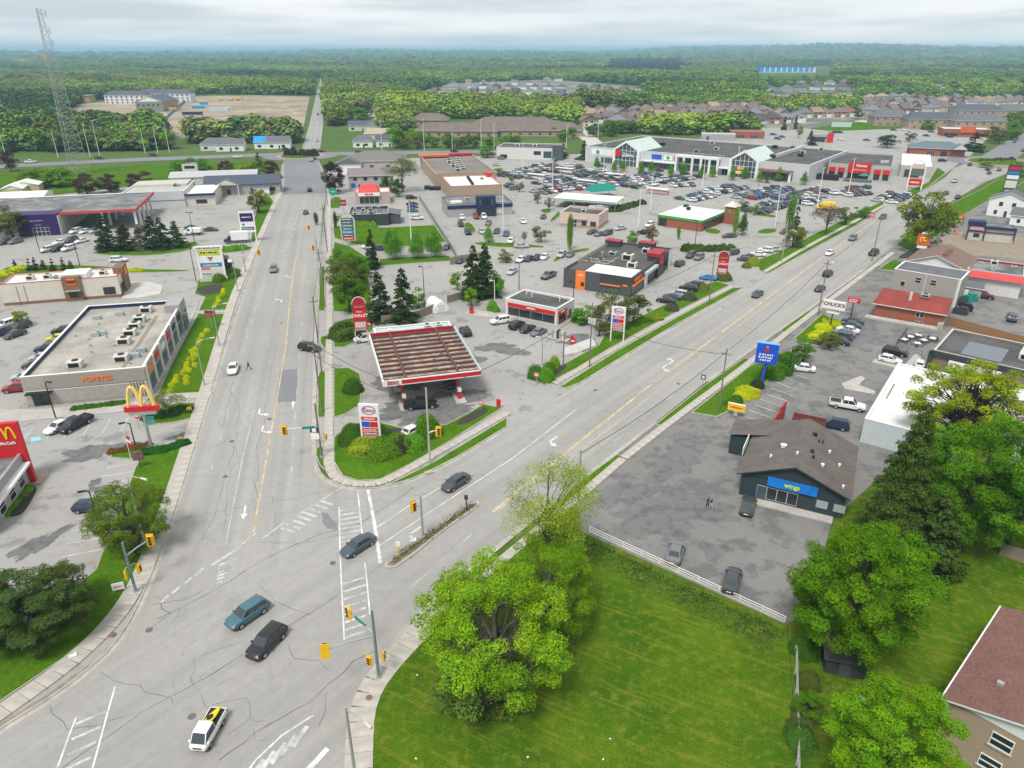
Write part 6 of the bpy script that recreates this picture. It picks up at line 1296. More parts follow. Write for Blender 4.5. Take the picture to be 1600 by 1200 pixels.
B=Bld('grey_villa','grey hip-roofed building behind the office house','building',(540,270),82,30,20,5.5); B.body(mat('beige_siding',(0,0,0))); B.hip(mat('grey_brown_shingles',(.18,.165,.155),.95,.12,3),5.5,3.6,.6); B.box('white_wing',-4,8,-6,0,0,5,WHITE); b=MB(); b.quad([(-4.5,-6.5,5),(8.5,-6.5,5),(2,-6.5,7.6)]); b.quad([(-4.5,-6.5,5),(2,-6.5,7.6),(2,3,7.6),(-4.5,3,5)]); b.quad([(2,-6.5,7.6),(8.5,-6.5,5),(8.5,3,5),(2,3,7.6)]); b.build('wing_roof',SHINGG,B.e)
B.win('f',12,14,2,3.6,2,1,WHITE); B.win('f',20,22,2,3.6,2,1,WHITE)
# ---- pale far warehouse left of the mall
B=Bld('pale_store','long pale flat store with blue shutters left of the mall','building',(776,248),101,36,22,6.2).flat(OFFW,ROOFD,.4,WHITE); B.fbox('shutter','f',21,25,2.6,4.6,0,.1,NAVY); B.fbox('shutter','f',26.5,31,1.2,4.6,0,.1,mat('dark_teal',(.03,.08,.1),.5)); B.box('end_tower',31.5,37,-.8,4,0,7.6,DGREY); B.unit(9,8,2.5,2.5,1.4,ROOFW); B.unit(19,8,2.5,2.5,1.4,ROOFW); B.win('f',2,6,.3,2.4,3,1,BLACK)
# ---- bank, green-banded store, garden centre
B=Bld('bank','small pinkish bank with a dark recessed roof','building',(874,353),112,14,12,4.8).flat(mat('pink_stucco',(.58,.44,.38),.85,.06,1),ROOFD,.7,mat('pale_pink_coping',(.62,.55,.5),.7),.45,base=(BRICKT,1.0)); B.win('f',3.6,6.2,.1,2.6,3,2,WHITE); B.win('f',8,9.6,.8,2.4,2,1,CHAR); B.win('f',11,13,.8,2.4,2,1,CHAR); B.fbox('canopy','f',3,10,2.8,3.1,0,.8,GREYW); B.unit(6,5,1.8,1.6,1.1); b=MB(); b.cyl((7,8,4.1),(7,8,7.5),.05,n=5); b.build('mast',BLACK,B.e); B.win('l',2,5,.8,2.6,2,1,CHAR); B.win('l',7,10,.8,2.6,2,1,CHAR)
B=Bld('green_banded_store','brick store with a bright green band and low white roof','building',(1027,352),128,16.2,20,3.9); B.body(BRICK,3.0); b=MB(); b.box(-.25,16.45,-.25,20.25,3.0,3.8); b.build('green_band',GREEN,B.e)
b=MB(); b.v=[(-.2,-.2,3.82),(16.4,-.2,3.82),(16.4,20.2,3.82),(-.2,20.2,3.82),(5,5,4.6),(11,5,4.6),(11,15,4.6),(5,15,4.6)]; b.f=[(0,1,5,4),(1,2,6,5),(2,3,7,6),(3,0,4,7),(4,5,6,7)]; b.m=[0]*5; b.build('roof',ROOFW,B.e); B.rz=4.6; B.unit(6,9,1.2,1.2,.9,BLACK); B.unit(2,15,1.6,1.2,1.2,TEALC,3.9); B.win('f',.6,3.4,.2,2.6,3,1,CHAR)
for k in range(5):B.win('r',2+k*3,4.4+k*3,.5,2.6,2,1,CHAR)
B.box('clock_tower',16.8,20.4,17,20.6,0,6,BRICK); b=MB(); c8=[(16.3,16.5),(20.9,16.5),(20.9,21.1),(16.3,21.1)]
for k in range(4):b.quad([(*c8[k],6),(*c8[(k+1)%4],6),(18.6,18.8,7.7)])
b.build('tower_roof',CREAM,B.e); B.box('tower_sign',18.2,19.2,16.85,16.98,3.6,5.0,GREEN)
B=Bld('nursery_canopy','white flat canopy of the garden centre on thin posts','canopy',(866,324),112,24,12,3.6); B.box('roof',-.5,24.5,-.5,12.5,3.3,3.65,ROOFW); B.box('green_edge',-.52,24.52,-.55,-.51,3.2,3.68,mat('pale_green_edge',(.2,.42,.32),.6))
for x in (0,8,16,24):
    for y in (0,12):B.box('post',x-.08,x+.08,y-.08,y+.08,0,3.3,STEEL)
for k in range(6):B.box('plant_bench',1.5+k*3.8,4.3+k*3.8,2,10,.5,.7,WOODF)
e=empty('green_tent',(*g(938,306),0),.4); tag(e,'teal peaked tent behind the garden centre canopy','tent'); b=MB(); q=[(-6,-3.5),(6,-3.5),(6,3.5),(-6,3.5)]
b.quad([(-6,-3.5,2.4),(6,-3.5,2.4),(4,0,5),(-4,0,5)]); b.quad([(6,3.5,2.4),(-6,3.5,2.4),(-4,0,5),(4,0,5)]); b.quad([(6,-3.5,2.4),(6,3.5,2.4),(4,0,5)]); b.quad([(-6,3.5,2.4),(-6,-3.5,2.4),(-4,0,5)]); b.build('canvas',TEALC,e)
for x,y in q:b=MB(); b.cyl((x,y,0),(x,y,2.4),.08,n=6); b.build('post',STEEL,e)
# ---- the mall
B=Bld('shopping_mall','long white mall with two glazed gable entrances and pale green roofs','mall',(914,252),127,119,66,8.0).flat(SILVER,ROOFD,.5,WHITE,.5)
def gable(x0,x1,top,out_=2.5,deep=24,sign=None):
    xm=(x0+x1)/2; e=7.6
    b=MB()
    for (xa,za,xb,zb) in ((x0-.8,e,xm,top),(xm,top,x1+.8,e)):b.quad([(xa,-out_,za),(xb,-out_,zb),(xb,deep,zb),(xa,deep,za)])
    r=b.build('gable_roof',PALEGREEN,B.e)
    b=MB(); t=1.1
    b.quad([(x0-1,-out_-.1,e-.6),(x0-1,-out_-.1,e+.5),(xm,-out_-.1,top+.35),(xm,-out_-.1,top-1.0)]); b.quad([(xm,-out_-.1,top-1.0),(xm,-out_-.1,top+.35),(x1+1,-out_-.1,e+.5),(x1+1,-out_-.1,e-.6)])
    b.box(x0-1,x0+.4,-out_-.12,-out_+1,0,e); b.box(x1-.4,x1+1,-out_-.12,-out_+1,0,e); b.build('gable_frame',WHITE,B.e)
    b=MB(); b.quad([(x0+.4,-out_+.5,0),(x1-.4,-out_+.5,0),(x1-.4,-out_+.5,e),(xm,-out_+.5,top-.6),(x0+.4,-out_+.5,e)]); gl=b.build('glazing',GLASSB,B.e)
    for k in range(1,6):x=x0+(x1-x0)*k/6; zt=e+(top-e)*(1-abs(x-xm)/((x1-x0)/2))-.6; b=MB(); b.box(x-.08,x+.08,-out_+.35,-out_+.49,0,zt); b.build('mullion',WHITE,gl)
    for z in (2.8,5.2,7.6):b=MB(); b.box(x0+.4,x1-.4,-out_+.36,-out_+.48,z-.08,z+.08); b.build('mullion',WHITE,gl)
    for s_,x in ((0,x0-.8),(1,x1+.8)):b=MB(); b.quad([(x,-out_,0),(x,deep*.2,0),(x,deep*.2,e),(x,-out_,e)]); b.build('side_wall',WHITE,B.e)
gable(19.5,33,12.6); gable(83,95.5,12.4)
b=MB(); b.cyl((21.8,-2.75,6.3),(21.8,-2.95,6.3),1.7,n=16); b.build('red_logo',RED,B.e); B.text('f',27.5,5.6,2.6,'Zehrs',WHITE,2.75,bold=.05); B.text('f',89,4.2,2.2,'MALL',GOLD,2.75,bold=.06); B.fbox('entrance_sign','f',84.5,90,1.6,3.0,2.7,2.8,GOLD)
B.fbox('white_sign','f',4,17,4.0,7.0,0,.2,WHITE); b=MB(); b.cyl((8,-.2,5.5),(8,-.32,5.5),1.1,n=16); b.build('green_logo',GREEN,B.e); B.text('f',12.8,5.4,1.2,'- - - -',RED,.3)
B.fbox('blue_sign','f',40,45.5,4.6,6.8,0,.3,BLUE); B.fbox('white_sign','f',47,51.5,4.6,6.8,0,.3,WHITE); b=MB(); b.cyl((49.2,-.3,5.7),(49.2,-.42,5.7),.9,n=16); b.build('green_logo',GREEN,B.e); B.fbox('red_sign','f',52.3,54.3,4.6,6.8,0,.3,mat('orange_red_roof',(0,0,0)))
B.fbox('arcade_roof','f',34.5,54.5,3.3,3.8,.05,3,WHITE); B.fbox('arcade_beam','f',54.5,77,6.9,7.9,.05,3,WHITE); B.fbox('arcade_roof','f',77,82,3.3,3.8,.05,3,WHITE); B.fbox('arcade_roof','f',97,112,4.2,4.8,.05,4,BROWNC); B.text('f',104,5.2,1.0,'- - - - -',GOLD,.3)
for x in (54.8,59,63.5,68,72.4,76.6,97.5,111.5):B.fbox('pier','f',x-.5,x+.5,0,7.9 if x<80 else 4.8,2.2,3.1,WHITE)
for a0,a1,n_ in ((35,54,8),(55,76.5,9),(97,112,6),(10,18,4)):B.win('f',a0,a1,.2,3.1,n_,1,STEEL,GLASSB)
B.win('f',55,76.5,4,6.6,9,1,STEEL,GLASSB); B.win('f',78,82.5,.2,3.1,3,1,STEEL)
for k in range(18):B.unit(random.uniform(6,112),random.uniform(10,60),2.4,2.4,1.5,[UNIT,DUCT,BLACK][k%3])
for k in range(14):B.unit(56+k*1.5,3.5+(k%3),1,1,.9,UNIT)
B.box('ridge_wall',96,97,18,64,7.5,9.0,OFFW)
# ---- red-signed hardware store with garage wing
B=Bld('hardware_store','grey hardware store with a big red sign and red window awnings','building',(1291,277),117,27,44,6.8).flat(mat('hardware_wall',(.4,.39,.36),.8,.06,.6),ROOFD,.4,STEEL); B.fbox('sign_panel','f',8.8,18.6,2.9,7.6,.1,.5,RED); B.text('f',14.4,6.3,1.8,'Home',WHITE,.6,bold=.05); B.text('f',13.8,4.4,1.0,'building centre',GOLD,.6,bold=.02)
for a in (.6,4.6,20,23.8):B.fbox('awning','f',a,a+2.9,2.9,5.0,.02,.6,RED); B.win('f',a+.2,a+2.7,.3,2.8,2,1,CHAR)
B.win('f',9,18,.3,2.8,7,1,CHAR)
for k in range(6):B.vent(22+k*.6,12+k*.5,.2,1.2,WHITE)
B.box('timber_rack',-6,6,-9,-6,0,2.6,BLACK); B.box('garden_goods',8,20,-9,-6.5,0,1.2,mat('garden_goods_mixed',(.14,.14,.12),.8,.6,1.2))
B=Bld('garage_wing','garage wing with a white roof beside the hardware store','building',(1404,276),117,13,48,5.4).flat(mat('hardware_wall',(0,0,0)),ROOFW,.15,WHITE); B.fbox('garage_door','f',2,8.5,.1,3.6,.01,.1,CHAR)
for k in range(9):B.fbox('bay','r',2+k*5,5.5+k*5,.3,3.6,.01,.08,CHAR)
e=empty('market_umbrella',(*g(1349,283),0)); tag(e,'teal market umbrella before the red-signed store','umbrella'); b=MB(); b.cyl((0,0,0),(0,0,3),.05,n=6); b.build('pole',STEEL,e); b=MB(); b.cyl((0,0,2.6),(0,0,3.6),2.6,.05,n=10); b.build('canopy',TEALC,e)
for i,(x,y,c) in enumerate(((1316,278,RED),(1324,282,BLACK),(1362,281,BLACK),(1370,279,STEEL))):
    p=g(x,y); b=MB(); b.box(-1.6,1.6,-.8,.8,0,.2); b.box(-1.4,1.4,-.6,.6,.2,1.1); b.cyl((-.8,0,1.1),(-.8,0,1.6),.4,n=8); tag(b.build('garden_display',c,None,None,(p.x,p.y,0),.3),f'{ordinal(i + 1)} heap of garden goods from the left before the hardware store','display')
# ---- buildings behind the mall
B=Bld('red_drive_through','small red and grey drive-through behind the mall','building',(1268,222),105,13,9,5).flat(GREYW,ROOFW,.4,CHAR); B.fbox('red_wall','f',9.2,13,0,6,.02,.5,RED); B.fbox('band','f',0,9,2.6,3.4,0,.2,CHAR); B.win('f',1,8,.4,2.4,5,1,CHAR)
B=Bld('blue_roofed_bank','brick bank with a blue-grey hip roof and entrance gable','building',(1420,242),112,28,15,4.2); B.body(BRICK); B.hip(mat('blue_grey_roof',(.12,.165,.18),.7,.08,1),4.2,3.2,.7); B.win('f',9,13,.6,2.8,4,1,WHITE); B.fbox('door','f',16,19,0,2.8,.01,.1,NAVY); b=MB(); b.quad([(21,-2.5,4.2),(29,-2.5,4.2),(25,-2.5,7)]); b.build('gable',SILVER,B.e); b=MB(); b.quad([(20.5,-2.6,4),(25,-2.6,7.2),(25,4,7.2),(20.5,4,4)]); b.quad([(25,-2.6,7.2),(29.5,-2.6,4),(29.5,4,4),(25,4,7.2)]); b.build('gable_roof',mat('blue_grey_roof',(0,0,0)),B.e)
B=Bld('chicken_restaurant','brick restaurant with an orange sign block and white roof','building',(1472,213),105,30,14,5.2).flat(BRICK,ROOFW,.3,WHITE); B.fbox('sign_block','f',10.5,20,2.8,7.0,0,.8,mat('orange_red_roof',(0,0,0))); B.win('f',1,9.5,.4,2.4,5,1,CHAR); B.win('f',21,29,.4,2.4,5,1,CHAR); B.text('f',15.2,5.2,1.1,'- - - - -',CREAM,.9)
B=Bld('pump_house','small pale utility building at the back corner of the mall','building',(1096,219),100,22,10,4).flat(GREYW,SILVER,.2,WHITE); B.fbox('door','f',3,5,0,2.4,.01,.08,DGREY)
B=Bld('brick_shop','low red brick shop behind the back corner of the mall','building',(1142,216),100,22,14,4.5).flat(BRICK,mat('red_gravel',(.3,.16,.12),.9,.15,2),.3,BRICKT); B.win('f',4,9,.4,2.4,4,1,WHITE); B.win('f',13,18,.4,2.4,4,1,WHITE)
# ---- right side: shingle-roofed wing shop
B=Bld('wing_shop','dark green shop with a wide brown shingle roof and blue wing sign','building',(1154,772),117,13,14,3.3); B.body(mat('dark_green_siding',(.03,.048,.052),.7,.12,1,stretch=(1,1,8)))
rf=B.hip(SHING,3.5,2.9,.6,'y',fascia=CHAR,t=.2); b=MB(); b.quad([(.02,-.03,3.4),(12.98,-.03,3.3),(6.5,-.03,6.0)]); b.build('front_gable',mat('dark_green_siding',(0,0,0)),B.e)
B.fbox('blue_sign','f',3.4,9.6,2.55,3.9,.1,.28,mat('bright_blue_sign',(.01,.19,.62),.4,.15,1.2)); B.text('f',6.5,3.25,.85,'wings',mat('lime_lettering',(.62,.75,.05),.5,0),.34,bold=.02); B.win('f',2.2,7.4,.35,2.2,4,1,mat('silver_frame',(.5,.5,.5),.5)); B.fbox('door','f',2.25,3.4,.02,2.1,.1,.16,GLASSB); 
for a in (9.7,11.8):B.fbox('shutter_vent','f',a,a+1.4,1.0,2.1,.01,.09,mat('louvre_metal',(.33,.36,.36),.6,.05,2))
B.box('step',1.0,12,-1.6,-.02,.0,.14,CONC)
for x,y,r_,m_ in ((4.2,6,.35,WHITE),(9.5,3.5,.2,WHITE),(6.2,3.2,.14,WHITE),(11.5,6,.16,WHITE),(12.4,1.2,.16,WHITE),(10,8,.16,WHITE),(7.9,5.5,.22,BLACK),(7.7,10.5,.3,BLACK),(8.4,9.2,.1,BLACK),(8.9,9.6,.1,BLACK),(8.2,4.2,.16,BLACK),(3,3.2,.14,WHITE)):
    z=3.5+2.9*(1-abs(x-6.5)/7.1); b=MB(); b.cyl((x,y,z-.1),(x,y,z+.35),r_,n=10); b.cyl((x,y,z+.35),(x,y,z+.45),r_*1.3,r_*.6,n=10); b.build('roof_vent',m_,rf,40)
b=MB(); b.box(-3.6,4.5,10.6,15.4,0,3.2); b.build('side_wing',mat('dark_green_siding',(0,0,0)),B.e)
b=MB(); b.quad([(-3.9,10.2,3.3),(4.8,10.2,5.2),(4.8,15.7,5.2),(-3.9,15.7,3.3)]); b.build('wing_roof',SHING,B.e)
b=MB(); b.box(-.85,-.75,4.2,8.6,3.7,4.9); o=b.build('roof_letter_sign',WHITE,B.e); B.text('l',6.4,4.3,.8,'- - - -',CHAR,.88,o)
# low red wall by its drive
p0,p1=g(1190,695),g(1224,652); d_=p1-p0; e=empty('red_wall',(p0.x,p0.y,0),math.atan2(d_.y,d_.x)); tag(e,'low red stepped screen wall beside the shingle roof','wall'); L_=d_.length
for (a,c_,h_) in ((0,.35,1.5),(.35,.75,2.4),(.75,1,3.0)):b=MB(); b.box(L_*a+.002,L_*c_,-.12,.12,0,h_); b.build('wall_panel',mat('wall_red',(.42,.05,.04),.6,.1,1),e)
e=empty('dumpster',(*g(1236,664),0),rad(-27)); tag(e,'dark open skip behind the shingle roof','skip'); b=MB(); b.box(0,5,0,1.8,.1,.3); b.build('floor',BLACK,e)
for x0,x1,y0,y1 in ((0,5,0,.1),(0,5,1.7,1.8),(0,.1,.1,1.7),(4.9,5,.1,1.7)):b=MB(); b.box(x0,x1,y0,y1,.3,1.5); b.build('side',mat('skip_brown',(.2,.05,.04),.7),e)
# ---- white auto shop
B=Bld('auto_shop','white flat-roofed auto shop behind the dark spruce','building',(1343,690),126,32,26.5,4.0).flat(mat('pale_blue_wall',(.5,.56,.58),.8,.05,1),ROOFW,.15,WHITE)
for k in range(3):B.fbox('garage_door','l',6+k*6.5,10.5+k*6.5,.05,3,.01,.08,SILVER)
for k in range(7):B.vent(1.2,10+k*1.0,.08,.2,BLACK)
B.unit(14,12,2,2,1); B.unit(22,18,2,2,1)
# ---- brown-walled bar with patio
B=Bld('bar','brown-walled bar with a wet dark flat roof and long white sign','building',(1450,580),131,20,15,4.3).flat(mat('bar_brown_wall',(.22,.165,.12),.85,.12,1),ROOFD,.35,mat('bar_coping',(.5,.47,.43),.7)); B.fbox('fascia','f',-.3,20.3,3.5,4.38,.02,.5,CHAR); B.fbox('sign_box','f',3,12,1.9,3.2,.05,1.0,WHITE); B.box('wet_patch',4,10.5,2.5,10.5,B.rz+.003,B.rz+.012,mat('wet_roof',(.15,.165,.185),.25,.1,1)); B.unit(12.5,6,2.6,3,1.2,UNIT); B.unit(12.5,10,2.4,1.6,1,ROOFW); B.unit(17.5,7.5,1.4,2.4,1,DUCT); B.box('red_stage',15.5,19.5,11,14.3,B.rz,B.rz+.5,REDROOF)
B.fbox('corner_post','f',-.6,.2,0,4.2,.02,.5,CHAR)
B=Bld('bar_annex','brown annex wall of the bar at the right edge','building',(1540,640),131,18,16,3.6).flat(mat('bar_brown_wall',(0,0,0)),mat('bar_annex_roof',(.13,.1,.08),.9,.1,1),.3,CHAR)
# ---- brick house with the red roof
B=Bld('brick_bungalow','red brick bungalow with a red hip roof','house',(1365,494),124,13.5,12.5,3.2); B.body(BRICK); B.hip(REDROOF,3.2,1.9,.7,None,3.2); B.win('f',8.2,9.8,1.5,2.6,2,1,WHITE); B.win('f',8.4,9.9,.1,.6,2,1,WHITE); B.fbox('door','f',3.4,4.4,.1,2.3,.01,.08,BROWNC); B.win('r',3,5,1.2,2.4,2,1,WHITE)
b=MB(); b.cyl((6.2,3,3.9),(6.2,3,6.0),.3,n=10); b.build('chimney_pipe',CREAM,B.e); B.rz=4.8; B.unit(8,4,1.8,1.4,.8,DUCT); B.box('side_stairs',12.8,13.9,-1.2,3,0,1.2,CONC)
B.box('front_ledge',-1.5,13,-2.4,-.4,0,.3,CONC)
# ---- grey two-storey building with parapet, brown gable house, red-edged shop, car wash, white house
B=Bld('grey_block','two-storey grey block with a flat dark roof and white edges','building',(1388,462),130,14.5,9.5,6.8).flat(mat('grey_siding',(.33,.315,.285),.8,.05,1,stretch=(1,1,8)),SHINGG,.25,WHITE); B.win('f',5,6.3,4.4,5.7,1,2,WHITE); B.win('f',8.3,9.6,4.4,5.7,1,2,WHITE); B.win('f',2,3,3,4.2,1,1,WHITE)
for x in (7.2,13.9):b=MB(); b.cyl((x,-.1,.2),(x,-.1,6.6),.07,n=6); b.build('downpipe',WHITE,B.e)
B.fbox('corner_trim','f',14.1,14.5,0,6.8,.01,.12,WHITE); B.win('l',2,4,1,2.4,2,1,WHITE)
B=Bld('gable_house','house with a wide brown gable roof behind the grey block','house',(1410,440),130,13,14,5.6); B.body(OFFW); B.hip(mat('house_brown_roof',(.2,.13,.105),.95,.14,4),5.6,2.6,.6,'y'); B.rz=7.6
for k in range(5):B.box('roof_walk',7.2,8.4,2+k*1.6,2.6+k*1.6,8.0,8.35,BROWNC)
B.win('f',2,3.2,2,3.3,1,1,WHITE)
B=Bld('red_edged_shop','white shop with a sloping bright red roof edge','building',(1502,454),124,12,13,5.6).flat(OFFW,ROOFG,.5,mat('pale_coping',(.55,.5,.48),.6)); b=MB(); o_=.9; z0,z1=4.0,5.5
Pi=[(-.05,-.05),(12.05,-.05),(12.05,13.05),(-.05,13.05)]; Po=[(-o_,-o_),(12+o_,-o_),(12+o_,13+o_),(-o_,13+o_)]
for k in range(4):q=(k+1)%4; b.quad([(*Po[k],z0),(*Po[q],z0),(*Pi[q],z1),(*Pi[k],z1)])
b.build('red_mansard',RED,B.e); B.unit(4.5,9.5,1.6,1.4,1.2,ROOFW); B.unit(2,9,.9,.9,.6); B.unit(5,3.5,1,1,.4); B.unit(9,10,1.2,.9,.4); B.vent(6.5,4,.2,.7)
b=MB(); e1=.31
for x0,x1,y0,y1 in ((e1,12-e1,13-e1-.05,13-e1),(e1,e1+.05,e1,13-e1-.06)):b.box(x0,x1,y0,y1,5.102,5.58)
b.build('parapet_lining',REDD,B.e)
B=Bld('garden_shed','grey garden shed between the grey block and the red-edged shop','shed',(1494,462),124,5,4.5,2.6); B.body(GREYW); B.hip(SHINGG,2.6,.9,.3,'x'); B.fbox('door','f',1.4,2.3,0,2,.01,.06,WHITE)
B=Bld('car_wash','steel-framed car wash with pale bays and a navy roof block','building',(1510,374),116,12.5,7,4.4).flat(mat('pale_panel',(.48,.47,.44),.7,.05,1),ROOFG,.2,CHAR); B.box('tower_frame',-.4,4.2,-.5,3,4.4,6.0,NAVY); B.fbox('sign_panel','f',.1,3.8,3.3,4.3,.5,.6,mat('pinkish_sign',(.5,.3,.3),.6)); B.fbox('navy_beam','f',4.3,12.7,3.9,4.7,.02,.5,NAVY); B.fbox('maroon_strip','f',-.2,12.6,2.7,3.0,.02,.3,mat('maroon_strip',(.12,.03,.04),.6)); B.win('f',1.5,3.2,1,2.2,2,1,CHAR)
for x in (-.4,4.2,12.3):B.fbox('post','f',x,x+.4,0,4.4,.02,.6,CHAR)
for x in (3.9,12.2):b=MB(); b.cyl((x,-1.0,0),(x,-1.0,1.1),.13,n=8); b.build('bollard',YELLOW,B.e)
B=Bld('white_house','two-storey white house with a dark roof at the right edge','house',(1540,336),128,12,9,6.0); B.body(WHITE); B.hip(SHINGG,6.0,2.8,.5,'y'); B.win('f',3.2,4.4,3.8,5.2,1,2,CHAR); B.win('f',7.2,8.4,3.8,5.2,1,2,CHAR); B.win('f',2.2,3.2,.8,2.2,1,2,CHAR); B.fbox('door','f',5.4,6.3,0,2.1,.01,.06,CHAR)
B=Bld('house_annex','low white annex with a dark roof beside the white house','house',(1576,351),128,14,8,3.4); B.body(WHITE); B.hip(SHINGG,3.4,2.2,.5,'x'); B.win('f',2,3,1,2.2,1,1,CHAR); B.win('f',7,8,1,2.2,1,1,CHAR)
# ---- brick house in the bottom right corner
c0=g(1472,1091,5.75)+hd(137)*.55+hd(47)*.55; B=Bld('brick_house','tan brick house with a red-brown shingle roof in the bottom right corner','house',c0,137,14,15,6.0)
B.body(BRICKT,5.6); rf=B.hip(SHINGR,5.75,2.3,.55,'y',fascia=WHITE,t=.2); b=MB(); b.quad([(.02,-.06,5.6),(13.98,-.06,5.6),(7,-.06,7.75)]); b.build('front_gable',mat('white_siding',(.66,.69,.7),.6,.05,1,stretch=(1,1,14)),B.e)
for a,z0,z1 in ((3.3,3.5,4.9),(3.1,.9,2.2),(8.0,3.5,4.9),(8.0,.9,2.2)):w_=B.win('f',a,a+1.6,z0,z1,1,2,WHITE,bar=.14); B.fbox('sill','f',a-.1,a+1.7,z0-.14,z0-.004,0,.16,CONC,w_)
b=MB(); b.tube([(-.35,-.55,5.6),(-.1,-.12,5.1),(-.05,-.1,.2)],.06,6); b.build('downpipe',WHITE,B.e)
b=MB(); b.box(-.68,-.56,-.55,15.5,5.58,5.78); b.build('gutter',WHITE,rf)
for x,y in ((2.4,3.5),(4.4,6),(3.0,9)):z=5.75+2.3*(1-abs(x-7)/7.55); b=MB(); b.box(x-.25,x+.25,y-.2,y+.2,z-.1,z+.28); b.build('roof_vent',[STEEL,BLACK,CHAR][int(y)%3],rf)
B=Bld('garden_shed','dark garden shed half hidden under the huge round tree','shed',(1287,1052),105,3.6,2.6,2.1); B.body(CHAR); b=MB(); b.quad([(-.3,-.4,2.1),(3.9,-.4,2.1),(3.9,2.8,2.7),(-.3,2.8,2.7)]); b.build('roof',mat('shed_roof',(.06,.06,.062),.8,.15,3,stretch=(6,1,1)),B.e); B.fbox('door','f',1.2,2.2,.1,1.9,.01,.06,DGREY)
# ================================================================ signs, poles, fences, people
def sgn(name,label,px,hdg,cat='sign',z=.1):
    p=g(*px) if isinstance(px,tuple) else px; e=empty(name,(p.x,p.y,z),math.pi/2-rad(hdg)); return tag(e,label,cat)
def bx(e,name,x0,x1,y0,y1,z0,z1,m):b=MB(); b.box(x0,x1,y0,y1,z0,z1); return b.build(name,m,e)
def tx(e,body,x,y,z,size,m,bold=0.0,back=False,spacing=1.0):
    o=bpy.data.objects.new('lettering',text_mesh(body,size,.02,bold,spacing)); o.data.materials.append(m); o.location=(x,y,z); o.rotation_euler=(math.pi/2,0,math.pi if back else 0); return link(o,e)
LB=mat('lettering_blue',(.01,.06,.38),.5,0); LR=mat('lettering_red',(.55,.02,.03),.5,0); LW=mat('lettering_white',(.75,.75,.74),.5,0); LD=mat('lettering_dark',(.03,.03,.035),.5,0)
def ring(e,name,x,y,z,rx,rz_,t,m):
    b=MB(); P=[(x+rx*math.cos(a),y,z+rz_*math.sin(a)) for a in [2*math.pi*k/28 for k in range(29)]]; b.tube(P,t,5); return b.build(name,m,e)
def word(e,x0,x1,z,h,m,y,seed=0):                    # small print too fine to read: a broken line of letter-sized blocks
    r=random.Random(seed); b=MB(); x=x0
    while x<x1:
        w_=r.uniform(.5,1.1)*h; b.box(x,min(x+w_,x1),y-.01,y,z,z+h*r.uniform(.75,1)); x+=w_+h*r.uniform(.15,.6)
    return b.build('small_print',m,e)
def fuel_sign(px,hdg,label,w,h,z0):
    e=sgn('fuel_sign',label,px,hdg)
    for x in (0,w-.22):bx(e,'post',x,x+.22,-.15,.15,0,h,WHITE)
    hb=h-z0; bx(e,'panel',.23,w-.23,-.17,.17,z0,h,WHITE)
    xm=w/2; zt=h-hb*.17
    ring(e,'oval_ring',xm,-.19,zt,w*.34,hb*.115,.055,LB); tx(e,'Esso',xm,-.19,zt,hb*.17,LR,.015)
    rows=[(.36,.47,RED),(.5,.66,None),(.685,.78,RED),(.8,.88,REDD),(.9,.985,mat('brown_red',(.25,.03,.03),.5))]
    for a,c,m_ in rows:
        zb,zt2=h-hb*c,h-hb*a
        if m_ is None:bx(e,'price_panel',.3,xm-.02,-.2,-.172,zb,zt2,BLUE); bx(e,'price_panel',xm+.02,w-.3,-.2,-.172,zb,zt2,RED)
        else:bx(e,'panel_strip',.3,w-.3,-.2,-.172,zb,zt2,m_)
    tx(e,'CIRCLE K',xm,-.205,h-hb*.415,hb*.075,LW,.01)
    for k,f_ in enumerate((.755,.86,.965)):word(e,.55,w-.55,h-hb*f_,hb*.035,LW,-.205,k)
fuel_sign((566,694),96,'tall fuel price sign above the bushes on the corner lawn',3.1,6.9,1.1)
fuel_sign((953,533),108,'second fuel price sign beside the olive tree',2.9,7.6,2.4)
def arch_sign(px,hdg,label,w,h,z0):
    e=sgn('arched_sign',label,px,hdg); 
    for x in (0,w-.2):bx(e,'post',x,x+.2,-.15,.15,0,h*.85,CREAM)
    b=MB(); n=14; P=[(w/2+w/2*math.cos(math.pi*k/n),h*.85+h*.14*math.sin(math.pi*k/n)) for k in range(n+1)]; P=[(w,z0),*P[0:],(0,z0)]
    i=len(b.v); k2=len(P); b.v+=[(x,-.2,z) for x,z in P]+[(x,.2,z) for x,z in P]
    b.f+=[tuple(range(k2)),tuple(range(2*k2-1,k2-1,-1))]; b.m+=[0,0]
    for k in range(k2):b.f.append((k,k2+k,k2+(k+1)%k2,(k+1)%k2)); b.m.append(0)
    b.build('panel',REDD,e); b=MB(); b.tube([(x,-.16,z) for x,z in P[1:-1]],.1,6); b.build('rim',CREAM,e)
    hb=h-z0; bx(e,'red_field',.22,w-.22,-.24,-.205,z0+hb*.33,z0+hb*.6,RED); bx(e,'pink_panel',.22,w-.22,-.24,-.205,z0,z0+hb*.26,mat('pinkish_sign',(0,0,0)))
    tx(e,'Swiss',w/2,-.25,z0+hb*.555,hb*.07,LW); tx(e,'CHALET',w/2,-.25,z0+hb*.44,hb*.125,LW,.012)
    for k in range(3):word(e,.4,w-.4,z0+hb*(.04+.07*k),hb*.04,LW if k else LR,-.245,k)
    tx(e,"HARVEY'S",w/2,-.22,z0+hb*.7,hb*.07,mat('pale_orange',(.7,.4,.2),.5,0))
arch_sign((556,538),82,'red arched restaurant sign beside the mounded shrub',2.7,10.2,3.0)
arch_sign((1119,437),112,'red arched restaurant sign along the right road',2.6,7.8,1.6)
